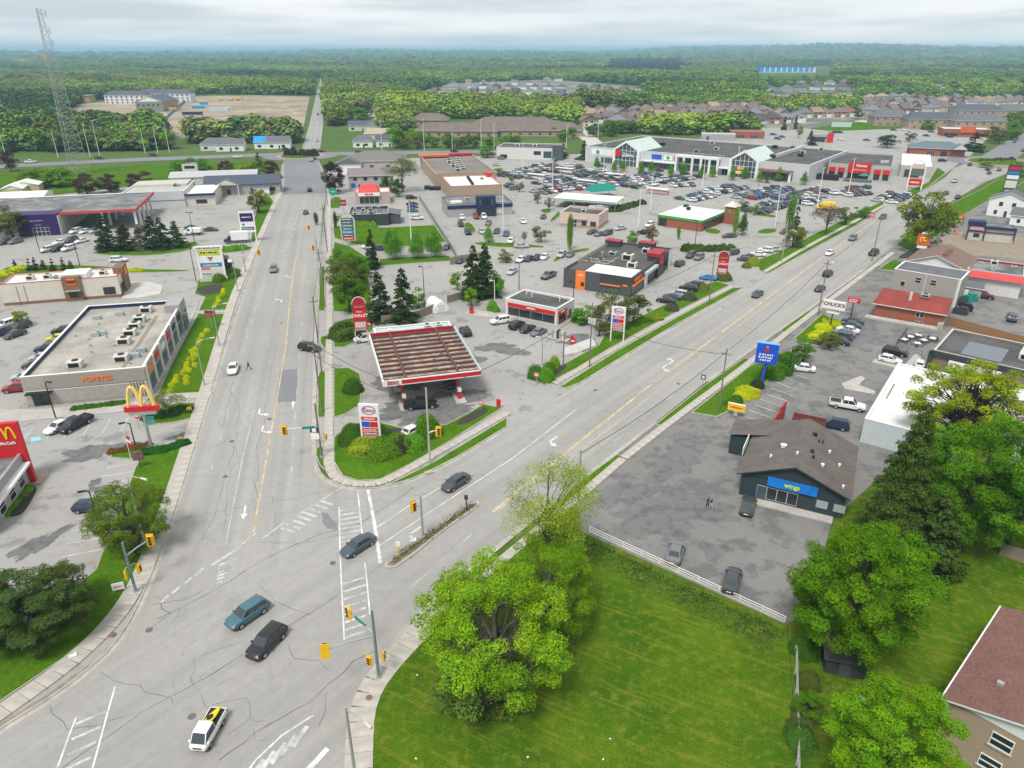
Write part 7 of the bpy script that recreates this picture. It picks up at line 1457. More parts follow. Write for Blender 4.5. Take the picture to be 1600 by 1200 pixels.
# golden arches pylon
e=sgn('arches_sign','golden arches on a red base atop a tall grey pole',(237,700),80,z=.12)
b=MB(); b.cyl((0,0,0),(0,0,6.2),.26,.2,10); b.build('pole',STEEL,e); bx(e,'red_base',-2.4,2.4,-.35,.35,6.3,7.1,RED); bx(e,'lower_board',-1.9,1.9,-.3,.3,5.7,6.28,GREYW)
arches(e,(0,0,6.9),3.6,3.3,.27,GOLD); bx(e,'screen',.0,1.3,-.12,.12,3.9,5.2,mat('screen_green_blue',(.08,.3,.25),.4,.5,1.5)); bx(e,'footing',-.6,.6,-.6,.6,0,.2,CONC)
for i,(px,l) in enumerate((((297,646),'upper small yellow arches entrance sign'),((283,694),'lower small yellow arches entrance sign'))):e=sgn('entrance_sign',l,px,80); bx(e,'board',-.4,.4,-.1,.1,0,.55,CHAR); arches(e,(0,0,.5),.7,.6,.08,YELLOW)
# plaza pylon
e=sgn('plaza_sign','white plaza sign with stacked coloured shop panels',(315,440),80); w_,h_=6.4,9.2
bx(e,'base',-.3,w_+.3,-.7,.7,0,1.0,CONCW); bx(e,'top_board',-.6,w_+.2,-.35,.35,8.4,9.2,WHITE); tx(e,'HEARTLAND',w_/2-.2,-.37,8.8,.62,LD,.02) if False else word(e,.2,w_-.4,8.6,.38,LD,-.37,4)
for x in (0,w_-.5):bx(e,'post',x,x+.5,-.3,.3,1.0,8.4,WHITE)
for z0,z1,m_ in ((6.9,8.2,mat('yellow_green_panel',(.55,.62,.03),.5,.05,1)),(4.9,6.75,WHITE),(3.9,4.7,mat('teal_blue_panel',(.02,.2,.42),.5,.1,1)),(1.3,3.75,OFFW)):bx(e,'shop_panel',.52,w_-.52,-.25,.25,z0,z1,m_)
bx(e,'shop_panel',.7,2.8,-.28,-.252,3.0,3.7,mat('pink_red_coping',(0,0,0))); b=MB(); b.quad([(2.4,-.27,6.4),(3.2,-.27,5.2),(4.0,-.27,6.4)]); b.build('red_triangle_logo',RED,e); b=MB(); b.cyl((3.2,-.27,5.9),(3.2,-.3,5.9),.35,n=10); b.build('leaf_logo',GREEN,e)
word(e,1.0,5.4,7.3,.5,LD,-.26,5); word(e,.8,3,1.7,.4,LD,-.26,6); word(e,1.2,5,4.1,.35,LW,-.26,7)
# purple-panelled gym sign
e=sgn('gym_sign','white pylon with a dark purple panel behind the box truck',(391,378),80); bx(e,'frame',-2.3,2.3,-.3,.3,3.0,9.4,WHITE); bx(e,'purple_panel',-1.95,1.95,-.33,-.302,6.4,9.0,PURPLE); word(e,-1.5,1.5,7.6,.35,LW,-.335,3); bx(e,'dark_panel',-1.9,1.9,-.33,-.302,3.8,4.7,CHAR); word(e,-1.6,1.5,4.1,.3,LW,-.335,2); b=MB(); b.cyl((-1.2,-.31,5.5),(-1.2,-.34,5.5),.4,n=12); b.build('round_logo',mat('teal_blue_panel',(0,0,0)),e)
for x in (-2.1,1.8):bx(e,'post',x,x+.3,-.15,.15,0,3.0,WHITE)
# pylon with coloured panels by the dark pub
e=sgn('tenant_sign','tall grey-framed sign with stacked dark panels and a red foot',(546,384),86); h_=9.4; b=MB(); P=[(-2.1,1.6),(2.1,1.6),(2.3,8.2),(1.2,9.4),(-1.2,9.4),(-2.3,8.2)]; b.v=[(x,-.25,z) for x,z in P]+[(x,.25,z) for x,z in P]; b.f=[tuple(range(6)),tuple(range(11,5,-1))]+[(k,6+k,6+(k+1)%6,(k+1)%6) for k in range(6)]; b.m=[0]*8; b.build('frame',mat('pale_frame',(.5,.51,.53),.5),e)
for k,m_ in enumerate((RED,CHAR,mat('teal_blue_panel',(0,0,0)),CHAR,mat('dark_green_panel',(.02,.15,.08),.5),NAVY,mat('teal_dark_panel',(.03,.09,.11),.5))):bx(e,'tenant_panel',-1.8,1.8,-.3,-.252,1.8+k*.98,2.68+k*.98,m_); word(e,-1.4,1.3,2.1+k*.98,.35,LW,-.305,k)
bx(e,'post',-.4,.4,-.2,.2,0,1.6,STEEL)
# blue sign, yellow sign, white CHUCK'S sign, red signs
e=sgn('blue_sign','tall square blue sign on a slanting blue post',(1188,603),112,z=.12); b=MB(); b.cyl((0,0,0),(.3,.2,4.4),.32,.28,4); b.build('post',BLUE,e); bx(e,'footing',-.7,.7,-.7,.7,0,.15,CONC); bx(e,'sign_box',-1.6,2.1,-.4,.45,4.4,8.2,BLUE); bx(e,'top_edge',-1.62,2.12,-.42,.47,8.2,8.28,mat('pale_blue_edge',(.2,.4,.7),.4,0))
b=MB(); b.cyl((.2,-.41,7.0),(.2,-.45,7.0),.38,n=12); b.build('red_emblem',RED,e); b=MB(); b.cyl((.2,-.41,7.6),(.2,-.45,7.6),.2,n=10); b.build('emblem_top',mat('pale_blue_edge',(0,0,0)),e)
for k,(x0,x1) in enumerate(((-1.0,1.5),(-1.1,1.4),(-.8,1.1))):word(e,x0,x1,6.0-k*.52,.36,LW,-.41,11+k)
e=sgn('yellow_sign','small yellow sign with red lettering on a concrete base',(1149,650),118); bx(e,'base',-.3,.3,-.2,.2,0,.9,CONC); bx(e,'board',-1.4,1.4,-.15,.15,.9,2.1,YELLOW); word(e,-1.0,1.0,1.35,.35,LR,-.16,3); bx(e,'top',-1.42,1.42,-.17,.17,2.1,2.16,WHITE)
e=sgn('bowed_sign',"white sign reading CHUCK'S above yellow shrubs",(1297,511),126,z=.12); bx(e,'post',-.12,.12,-.1,.1,0,3.6,CHAR); bx(e,'board',-2.3,2.3,-.22,.22,4.0,5.9,WHITE); tx(e,"CHUCK'S",0,-.24,5.05,1.05,mat('lettering_maroon',(.16,.012,.04),.5,0),.03); bx(e,'lower_board',-1.3,1.3,-.15,.15,3.0,3.9,WHITE); bx(e,'navy_strip',-1.2,1.2,-.17,-.152,3.5,3.85,NAVY); word(e,-1,1,3.55,.2,LW,-.18,8)
e=sgn('red_sign','small red sign on a dark post right of the white sign',(1329,496),126); bx(e,'post',-.12,.12,-.1,.1,0,3.4,CHAR); bx(e,'board',-1.3,1.3,-.15,.15,3.4,4.5,RED); word(e,-.9,.9,4.0,.28,LW,-.16,1); word(e,-1,.7,3.55,.3,LW,-.16,2)
e=sgn('red_yellow_sign','square red sign with a yellow emblem on a pole',(1437,400),120); bx(e,'post',-.15,.15,-.1,.1,0,2.6,STEEL); bx(e,'board',-1.7,1.7,-.2,.2,3.2,6.4,mat('orange_red_roof',(0,0,0))); bx(e,'lower_board',-1.3,1.3,-.15,.15,2.2,3.0,WHITE); b=MB(); b.tube([(-.6,-.24,4.2),(-.9,-.24,5.2),(.2,-.24,5.5),(.0,-.24,4.6),(.7,-.24,4.4),(.9,-.24,5.3)],.16,6); b.build('yellow_emblem',YELLOW,e); bx(e,'cap',-.8,.8,-.2,.2,6.4,6.9,WHITE)
e=sgn('orange_tall_sign','tall orange and white sign near the car wash',(1492,368),116); bx(e,'post',-.2,.2,-.2,.2,0,3.0,ORANGE); bx(e,'board',-1.2,1.2,-.2,.2,3.6,6.8,mat('orange_red_roof',(0,0,0))); bx(e,'white_panel',-1.0,1.0,-.24,-.202,3.8,5.0,WHITE); word(e,-.8,.8,5.8,.3,LW,-.21,4)
e=sgn('pylon_sign','tall dark sign with red and teal panels near the right roundabout',(1575,302),118); bx(e,'frame',-2.4,2.4,-.35,.35,1.5,11.5,CHAR)
for z0,z1,m_ in ((9.6,10.8,RED),(7.8,9.0,mat('teal_blue_panel',(0,0,0))),(5.8,7.4,WHITE),(2.2,5.2,OFFW)):bx(e,'panel',-2.1,2.1,-.4,-.352,z0,z1,m_)
bx(e,'base',-1.5,1.5,-.3,.3,0,1.5,CONC)
e=sgn('gantry_sign','white gabled mall gantry sign with a red panel by the ramp',(1415,296),112)
for x in (0,5.6):bx(e,'post',x,x+.5,-.3,.3,0,9.5,WHITE)
b=MB(); b.tube([(.25,0,9.5),(1.2,0,11.6),(2.9,0,12.6),(4.8,0,11.6),(5.85,0,9.5)],.28,6); b.build('arched_top',WHITE,e); bx(e,'red_panel',.6,5.5,-.25,.25,1.8,4.6,RED); bx(e,'green_panel',.6,5.5,-.2,.2,6,8.8,mat('grey_green_panel',(.1,.14,.12),.5)); bx(e,'cream_panel',.6,5.5,-.2,.2,8.9,10.8,mat('pink_stucco',(0,0,0))); tx(e,'ZEHRS',3.05,-.27,3.2,1.0,LW) if False else word(e,1.2,4.8,2.8,.7,LW,-.255,3)
e=sgn('small_yellow_sign','small yellow box sign by the right road near the mall',(1252,378),118); bx(e,'legs',-.7,.7,-.1,.1,0,.6,WHITE); bx(e,'board',-.9,.9,-.25,.25,.6,3.0,YELLOW); word(e,-.6,.6,1.9,.3,LD,-.26,1)
e=sgn('red_store_sign','small red and white roadside sign below the mall lot',(1359,341),118); bx(e,'board',-1.5,1.5,-.2,.2,.4,2.2,mat('pink_red_coping',(0,0,0))); bx(e,'base',-1.2,1.2,-.25,.25,0,.4,CONC); word(e,-1.1,1.1,1.0,.4,LW,-.21,1)
e=sgn('real_estate_sign','white lawn sign with a red word below the corner signal',(187,926),70); bx(e,'board',-.6,.6,-.05,.05,.35,1.25,WHITE); word(e,-.42,.42,.68,.2,mat('pinkish_letter',(.55,.1,.2),.5,0),-.055,2); bx(e,'leg',-.55,-.5,-.04,.04,0,.35,STEEL); bx(e,'leg',.5,.55,-.04,.04,0,.35,STEEL)
e=sgn('menu_screen','small digital board with a red top on the plaza lawn',(332,512),85); b=MB(); b.cyl((0,0,0),(-.1,0,2.4),.09,n=8); b.build('post',STEEL,e); bx(e,'screen',-1.1,1.1,-.15,.15,2.4,3.8,CHAR); bx(e,'picture',-1.0,1.0,-.17,-.152,2.5,3.3,mat('screen_picture',(.4,.1,.1),.5,.5,3)); bx(e,'red_strip',-1.0,1.0,-.17,-.152,3.38,3.7,REDD)
e=sgn('menu_screen','dark digital board on a post by the restaurant stalls',(220,731),80); b=MB(); b.cyl((0,0,0),(0,0,1.4),.07,n=8); b.build('post',CHAR,e); bx(e,'screen',-.75,.75,-.1,.1,1.2,2.5,mat('screen_picture2',(.16,.08,.1),.4,.6,3))
for i,(px,l) in enumerate((((522,318),'round green sign beside the left road'),((538,337),'dark red sign on a post before the dark pub'),((518,288),'white oval sign above the green sign'),((517,300),'pale round-topped sign above the green sign'))):
    e=sgn('shop_sign',l,px,82); b=MB(); b.cyl((0,0,0),(0,0,3.6),.1,n=6); b.build('post',STEEL,e); m_=[mat('bright_green',(.02,.3,.16),.5,.05,1),REDD,WHITE,OFFW][i]; b=MB(); b.cyl((0,-.15,4.6),(0,.15,4.6),1.5,n=16 if i!=1 else 4); b.build('board',m_,e); word(e,-.8,.8,4.4,.35,LW if i<2 else LD,-.16,i)
# exit signs and small posts at the fuel station
for i,(px,l,m_,h_) in enumerate((((779,638),'red exit marker at the fuel station',RED,1.5),((752,642),'pink and white lollipop sign at the fuel station exit',mat('pink_red_coping',(0,0,0)),1.5),((838,602),'round pink stop sign at the store exit',mat('pink_red_coping',(0,0,0)),2.0),((578,522),'small red letter sign at the side entrance',RED,2.2),((218,668),'red stop sign below the arches',RED,2.0))):
    e=sgn('small_sign',l,px,100); b=MB(); b.cyl((0,0,0),(0,0,h_),.05,n=6); b.build('post',STEEL,e)
    if i==0:bx(e,'board',-.35,.35,-.1,.1,.2,1.6,m_)
    else:b=MB(); b.cyl((0,-.06,h_),(0,.06,h_),.5,n=8); b.build('board',m_,e); bx(e,'white_plate',-.3,.3,-.08,-.062,h_-.12,h_+.12,WHITE)
# red bins, yellow hydrant posts, boxes
e=sgn('waste_bin','red bin pair on the concrete island by the fuel store',(895,537),100,'bin'); bx(e,'bin_body',-.5,.5,-.4,.4,0,1.2,RED); bx(e,'lid',-.4,.1,-.3,.3,1.2,1.6,REDD); bx(e,'white_plate',-.3,.3,-.42,-.402,.5,.8,WHITE)
e=sgn('red_bin','red bin on the drive-through island behind the canopy',(737,490),100,'bin'); bx(e,'bin_body',-.4,.4,-.4,.4,0,1.4,RED); bx(e,'lid',-.45,.45,-.45,.45,1.4,1.55,REDD)
e=sgn('propane_cage','steel gas cylinder cage before the red-banded store',(873,530),122,'cage'); bx(e,'plinth',-2.4,2.4,-.9,.9,0,.15,CONC)
for k in range(5):bx(e,'locker',-1.5+k*.6,-.95+k*.6,-.5,.5,.15,1.9-.1*(k%2),[STEEL,UNIT,CHAR][k%3])
e=sgn('storage_tunnel','white half-round fabric shelter beside the wooden fence',(690,489),60,'shelter'); b=MB(); n=10
for k in range(n):a0,a1=math.pi*k/n,math.pi*(k+1)/n; b.quad([(-1.9*math.cos(a0),0,2.6*math.sin(a0)),(-1.9*math.cos(a1),0,2.6*math.sin(a1)),(-1.9*math.cos(a1),5,2.6*math.sin(a1)),(-1.9*math.cos(a0),5,2.6*math.sin(a0))])
b.v+=[(-1.9*math.cos(math.pi*k/n),0,2.6*math.sin(math.pi*k/n)) for k in range(n+1)]; b.f.append(tuple(range(len(b.v)-n-1,len(b.v)))); b.m.append(0); b.build('cover',WHITE,e); bx(e,'door_flap',-.8,.8,-.04,-.01,0,1.9,OFFW)
# ---- street lights
def street_lamp(px,h,arm,hdg,label,m=STEEL,name='street_lamp',lean=0.0,heads=1,r=.09):
    p=g(*px); e=empty(name,(p.x,p.y,.1),math.pi/2-rad(hdg)); tag(e,label,'street lamp')
    b=MB(); b.cyl((0,0,0),(0,0,h),r*1.3,r*.75,8); b.build('pole',m,e,40); b=MB(); b.cyl((0,0,-.1),(0,0,.35),.3,n=8); b.build('base',CONC,e)
    for s in ([1] if heads==1 else [1,-1]):
        b=MB(); b.tube([(0,0,h-.3),(s*arm*.4,0,h+.12),(s*arm,0,h+.2)],.055,6); b.build('arm',m,e); b=MB(); b.cyl((s*(arm-.1),0,h+.2),(s*(arm+.75),0,h+.16),.12,.16,6); b.build('lamp_head',UNIT if m is not BLACK else BLACK,e)
    return e
street_lamp((229,858),10.3,2.2,110,'wood-coloured street lamp behind the corner signal',CONC)
street_lamp((320,603),8.5,2.4,60,'street lamp on the long plaza lawn, nearer one',STEEL); street_lamp((343,541),8.5,2.2,60,'street lamp on the long plaza lawn beside the digital board',STEEL)
street_lamp((372,455),8.5,2.0,60,'street lamp on the upper plaza lawn',STEEL)
street_lamp((213,702),4.4,.7,250,'black curved lot lamp beside the arches pole',BLACK,'lot_lamp'); street_lamp((166,858),8.2,.4,250,'black lot lamp in front of the fine-leaved tree',BLACK,'lot_lamp')
street_lamp((88,656),6.6,.4,100,'black lamp post on the walkway of the strip plaza',BLACK,'lot_lamp'); street_lamp((126,420),9,.4,100,'black lamp post on the grass strip of small conifers',BLACK,'lot_lamp'); street_lamp((63,396),8.5,.4,100,'black lamp post at the gym lot',BLACK,'lot_lamp'); street_lamp((304,378),9,.4,100,'black twin lamp post behind the conifer island',BLACK,'lot_lamp',heads=2); street_lamp((307,442),9.5,.4,100,'black lamp post left of the plaza sign',BLACK,'lot_lamp')
street_lamp((847,570),5.4,.6,280,'pale lamp by the ball shrubs of the fuel station',STEEL,'lot_lamp'); street_lamp((895,492),7.6,.3,280,'dark lamp post at the corner of the red-banded store',BLACK,'lot_lamp'); street_lamp((811,455),7,.3,280,'dark lamp post behind the red-banded store',BLACK,'lot_lamp'); street_lamp((663,465),7.5,.3,280,'dark lamp post in the empty worn lot',BLACK,'lot_lamp'); street_lamp((636,500),4.5,.4,250,'white lamp behind the canopy kiosk',WHITE,'lot_lamp'); street_lamp((773,478),6.0,.5,250,'white lamp left of the red-banded store',WHITE,'lot_lamp'); street_lamp((1085,390),8.5,.3,280,'dark lamp post before the round dark shrubs',BLACK,'lot_lamp'); street_lamp((1232,600-16),5.5,.8,120,'dark lamp right of the blue sign',BLACK,'lot_lamp')
for i,(px,h_) in enumerate((((643,383),13),((786,362),15.5),((997,358),13.5),((1016,330),13.5),((1210,358),15.0),((1276,327),15.0),((1325,303),14),((1097,296),13.5),((863,301),13.5),((817,269),13.5),((943,271),13.5),((1150,274),13),((1002,263),13))):
    street_lamp(px,h_,.9,40,f'{ordinal(i + 1)} tall white mast light of the mall lots',WHITE,'mast_light',heads=2,r=.14)
# ---- traffic signals
def head(e,loc,rz,facing=True,back=True):
    h=empty('signal_head',loc,rz,e)
    for nm,b_ in (('backboard',(-.42,.42,-.02,.04,-.85,.85)),('housing',(-.26,.26,-.24,-.025,-.62,.62))):b=MB(); b.box(*b_); b.build(nm,SIGAMB,h)
    for k,m_ in enumerate((flat('dark_green_lens',(.01,.05,.03),.3),flat('dark_amber_lens',(.09,.05,.005),.3),flat('dark_red_lens',(.1,.008,.008),.3))):b=MB(); b.cyl((0,-.25,-.4+k*.4),(0,-.27,-.4+k*.4),.15,n=12); b.build('lens',m_,h); b=MB(); b.box(-.18,.18,-.42,-.245,-.24+k*.4,-.21+k*.4); b.build('visor',BLACK,h)
    return h
def signal(px,h,arms,label,low=(),m=GREENP,z=.1):
    p=g(*px); e=empty('traffic_signal',(p.x,p.y,z),0); tag(e,label,'traffic signal'); b=MB(); b.cyl((0,0,0),(0,0,h),.16,.12,10); b.build('pole',m,e,40); b=MB(); b.cyl((0,0,0),(0,0,.3),.28,n=10); b.build('base',STEEL,e)
    for (hpx,zz,fh,plate) in arms:
        v=g(*hpx,zz+.25)-p; L=v.length; dx,dy=v.x/L,v.y/L; b=MB(); b.tube([(0,0,zz),(dx*L*.5,dy*L*.5,zz+.25),(dx*L,dy*L,zz+.3)],[.11,.09,.07],6); b.build('mast_arm',STEEL,e,40)
        head(e,(dx*L,dy*L,zz+.15),rad(180-fh))
        if plate:b=MB(); q=L*plate; b.box(-.9,.9,-.02,.02,-.2,.2); b.build('street_name_plate',mat('street_sign_green',(.0,.25,.17),.5,0),e,None,(dx*q,dy*q-.08,zz+.25),math.atan2(dy,dx))
    for (hpx,zz,fh) in low:
        v=g(*hpx,zz)-p; b=MB(); b.tube([(0,0,zz+.5),(v.x*.6,v.y*.6,zz+.75),(v.x,v.y,zz+.5)],.035,5); b.build('bracket',STEEL,e); head(e,(v.x,v.y,zz-.1),rad(180-fh)).scale=(.75,.75,.75)
    return e
signal((213,926),6.8,[((235,844),5.0,172,0)],'green-painted signal pole on the left corner lawn',(((217,888),3.0,100),((197,898),3.0,250)))
signal((592,1060),8.4,[((547,958),5.6,250,.55),((508,1018),5.4,-10,0)],'green-painted signal pole with two arms on the near corner',(((598,1026),3.0,60),((577,1032),2.8,200)))
signal((661,842),6.2,[((646,792),4.6,140,0)],'grey signal pole standing on the planted median',m=mat('signal_grey',(.3,.32,.34),.5,.1,2),z=.15)
signal((503,716),9.0,[((444,672),5.0,170,.28)],'dark signal pole at the fuel station corner',(((508,683),3.2,90),),m=WOODP)
signal((672,724),12.2,[((685,674),5.0,170,0)],'tall pale pole with a yellow signal at the corner lawn',m=mat('pale_wood_pole',(.42,.39,.35),.9,.12,2))
for i,(px,q) in enumerate((((384,425),(404,394)),((497,408),(489,387)),((509,378),(482,355)))):signal(px,7,[(q,5.4,170,0)],f'far traffic signal {["on the plaza corner", "beside the round trees", "beside the coloured tenant sign"][i]} of the left road',m=STEEL)
# ---- planted median
P=smooth(ccw(pxl((598,884),(606,877),(700,812),(743,783),(751,786),(745,795),(700,825),(625,885),(607,890))),1); b=MB(); b.prism(P,0,.17); md=tag(b.build('median',KERB),'narrow kerbed median with dry planting','median',kind='structure'); b=MB(); b.prism(offset(P,.35),.1,.2); b.build('planting_soil',mat('median_soil',(.2,.165,.11),.95,.35,1.2),md)
rng=np.random.default_rng(9); n=1400; tt=rng.random(n); a_,c_=np.array(g(612,880)),np.array(g(740,789)); P2=a_+tt[:,None]*(c_-a_)+rng.normal(0,.32,(n,2)); V,F,tone=leaf_quads(np.column_stack([P2,.2+rng.random(n)*.2]),rng.normal(0,.8,(n,3))+np.array([0,0,1]),.18,rng,.6,.5); o=bpy.data.objects.new('median_plants',np_mesh('median_plants',V,F,LEAF,tone)); o.color=(.13,.14,.05,1); link(o); tag(o,'dry tufts growing along the median','plants',kind='stuff')
for i,(px,h_,m_) in enumerate((((623,866),1.1,SIGAMB),((729,800),1.9,CHAR))):e=sgn('median_marker',['yellow marker post with a small white sign at the median tip','dark marker sign at the far end of the median'][i],px,90,z=.17); b=MB(); b.cyl((0,0,0),(0,0,h_),.09,n=6); b.build('post',m_,e); bx(e,'plate',-.25,.25,-.05,.05,h_-.1,h_+.55,[WHITE,CHAR][i])
e=sgn('route_sign','black and white chevron plates on the leaning signal pole',(502,716),90); bx(e,'upper_plate',-1.05,.15,-.28,-.22,4.4,5.2,CHAR); bx(e,'chevron',-.75,-.15,-.3,-.282,4.5,5.1,WHITE); bx(e,'lower_plate',-1.0,.2,-.28,-.22,3.3,4.2,WHITE)
e=sgn('route_sign','black and white arrow sign on the grass of the near side',(1097,607),118); b=MB(); b.cyl((0,0,0),(0,0,2.4),.05,n=6); b.build('post',STEEL,e); bx(e,'plate',-.4,.4,-.05,.05,1.7,2.6,CHAR); bx(e,'arrow',-.2,.2,-.07,-.052,1.9,2.4,WHITE)
# ---- utility poles and wires
def upole(px,h,label,arms=((.0,.8),),m=WOODP,r=.16,tr=0,lean=(0,0),lampz=None,hdg=R2):
    p=g(*px); e=empty('utility_pole',(p.x,p.y,0),math.pi/2-rad(hdg)); tag(e,label,'utility pole'); b=MB(); b.cyl((0,0,0),(lean[0],lean[1],h),r,r*.65,8); b.build('pole',m,e,40)
    for (dz,L) in arms:b=MB(); b.box(-.06+lean[0],.06+lean[0],-L,L,h-1.0-dz,h-.88-dz); b.build('crossarm',WOODP,e); b=MB(); [b.cyl((lean[0],y,h-.88-dz),(lean[0],y,h-.6-dz),.05,n=6) for y in (-L+.1,0,L-.1)]; b.build('insulator',UNIT,e)
    for k in range(tr):b=MB(); b.cyl((.1,-.55+.55*k,h-4.2),(.1,-.55+.55*k,h-3.1),.25,n=10); b.build('transformer',UNIT,e,40)
    if lampz:b=MB(); b.tube([(0,0,lampz),(0,-1.2,lampz+.3),(0,-2.2,lampz+.3)],.05,5); b.build('lamp_arm',STEEL,e); b=MB(); b.cyl((0,-2.1,lampz+.3),(0,-2.9,lampz+.25),.1,.15,6); b.build('lamp_head',UNIT,e)
    return p
PL=[((902,822),11.2,'bare steel pole at the edge of the near lot',STEEL,0,None),((1123,641),11.2,'slim wooden pole beside the yellow shrubs',WOODP,0,None),((1278,493),13,'wooden pole behind the white sign',WOODP,0,None),((1362,408),13,'wooden pole beside the black pickup',WOODP,0,None),((921,573),12.9,'wooden pole with three transformers by the second fuel sign',WOODP,3,None),((1108,470),12,'wooden pole along the right road lawn',WOODP,0,None),((1221,410),12.5,'grey pole beside the rounded roadside tree',STEEL,0,9.0),((503,645),13.0,'leaning wooden pole beside the left road',WOODP,0,9.5),((503,583),15,'wooden pole near the fuel station side entrance',WOODP,0,None),((508,480),14,'wooden pole above the narrow boulevard',WOODP,0,None),((512,395),14,'wooden pole opposite the plaza corner',WOODP,0,None),((512,320),14,'wooden pole beside the small lawn',WOODP,0,None),((880,572),7.2,'short wooden cross-arm pole at the ball shrubs',WOODP,0,None),((558,1235),9.5,'grey pole at the bottom edge beside the near sidewalk',STEEL,0,9.2)]
pos={}
for px,h_,l,m_,tr,lz in PL:pos[px]=(upole(px,h_,l,() if m_ is STEEL else ((0,.9),),m_,.15,tr,lampz=lz,hdg=R2 if px[0]>520 else R1),h_)
def wire(a,c,za,zc,label,sag=.8,r=.036):
    P=[]
    for k in range(13):t=k/12; q=a.lerp(c,t); P.append((q.x,q.y,za+(zc-za)*t-sag*4*t*(1-t)))
    b=MB(); b.tube(P,r,4); tag(b.build('overhead_wire',BLACK),label,'wire')
chain=[(902,822),(1123,641),(1278,493),(1362,408)]
for i,(a,c) in enumerate(zip(chain,chain[1:])):wire(pos[a][0],pos[c][0],pos[a][1]-.5,pos[c][1]-.5,f'overhead wire span {ordinal(i + 1)} along the near side of the right road')
chain=[(503,645),(503,583),(508,480),(512,395),(512,320)]
for i,(a,c) in enumerate(zip(chain,chain[1:])):wire(pos[a][0],pos[c][0],pos[a][1]-.6,pos[c][1]-.6,f'overhead wire span {ordinal(i + 1)} along the left road'); wire(pos[a][0]+Vector((.7,0)),pos[c][0]+Vector((.7,0)),pos[a][1]-.6,pos[c][1]-.6,f'second overhead wire span {ordinal(i + 1)} along the left road')
p5,p6=g(503,645),g(672,724); 
for i,z in enumerate((11.6,9.6)):wire(p5,p6,z+.8,z,f'{["upper", "lower"][i]} wire crossing the fuel station corner',1.0)
wire(p6,g(921,573),11.6,12.2,'long wire above the fuel station exit',1.4); wire(g(921,573),g(1108,470),12,11.2,'wire along the lawn of the right road'); wire(g(921,573),g(1123,641),9.2,10.2,'wire crossing the right road',1.0)
# ---- white guard rail
a_,c_=g(921,830),g(1226,972); d_=c_-a_; L=d_.length; rl=empty('guard_rail',(a_.x,a_.y,0),math.atan2(d_.y,d_.x)); tag(rl,'low white pipe rail along the edge of the near lot','railing')
for k in range(11):b=MB(); b.cyl((L*k/10,0,0),(L*k/10,0,.8),.06,n=6); b.build('post',WHITE,rl)
for k in range(10):
    for z in (.42,.74):b=MB(); b.cyl((L*k/10+.03,0,z),(L*(k+1)/10-.03,0,z),.045,n=6); b.build('rail',WHITE,rl)
b=MB(); b.box(0,L,-.28,.1,0,.16); b.build('kerb',KERB,rl)
# ---- timber fences, board by board
def fence(px0,px1,h,label,m=WOODF,bw=.3,posts=True):
    a,c=(g(*px0),g(*px1)); d=c-a; L=d.length; e=empty('board_fence',(a.x,a.y,.05),math.atan2(d.y,d.x)); tag(e,label,'fence'); n=max(2,int(L/bw)); w_=L/n; b=MB(); b.box(.012,w_-.012,-.02,.02,.05,h); me=b.mesh('board',m)
    for k in range(n):inst('board',me,e,(k*w_,random.uniform(-.01,.01),random.uniform(-.03,.03)))
    b=MB(); b.box(0,L,.025,.08,.35,.47); b.box(0,L,.025,.08,h-.4,h-.28); b.build('rail',m,e)
    for k in range(int(L/2.6)+1):b=MB(); b.box(k*2.6-.06,k*2.6+.06,.085,.2,0,h+.08); b.build('post',m,e)
fence((651,500),(686,485),2.0,'weathered board fence right of the tall spruce'); fence((597,507),(650,500),2.0,'weathered board fence behind the fuel canopy'); fence((700,474),(730,465),1.9,'weathered board fence behind the drive-through island'); fence((1478,507),(1640,552),1.9,'brown board fence behind the bar',WOODB,.5); fence((704,414),(762,404),2.2,'timber enclosure of the empty worn lot'); fence((1560,868),(1640,895),1.8,'tan garden fence at the right edge under the maple',WOODF)
fence((1247,1240),(1243,1010),1.1,'low white garden fence beside the vacant lot',mat('old_white_fence',(.4,.41,.4),.8,.2,2),.22)
a,c=g(655,312),g(712,402); d=c-a; e=empty('metal_fence',(a.x,a.y,0),math.atan2(d.y,d.x)); tag(e,'long grey panel fence beside the navy-fronted store','fence'); n=int(d.length/2.4); b=MB(); b.box(.03,2.37,-.03,.03,.1,2.0); me=b.mesh('panel',mat('grey_fence_panel',(.25,.26,.26),.7,.1,1))
for k in range(n):inst('panel',me,e,(k*2.4,0,0)); b=MB(); b.box(k*2.4-.05,k*2.4+.028,-.06,.06,0,2.1); b.build('post',STEEL,e)
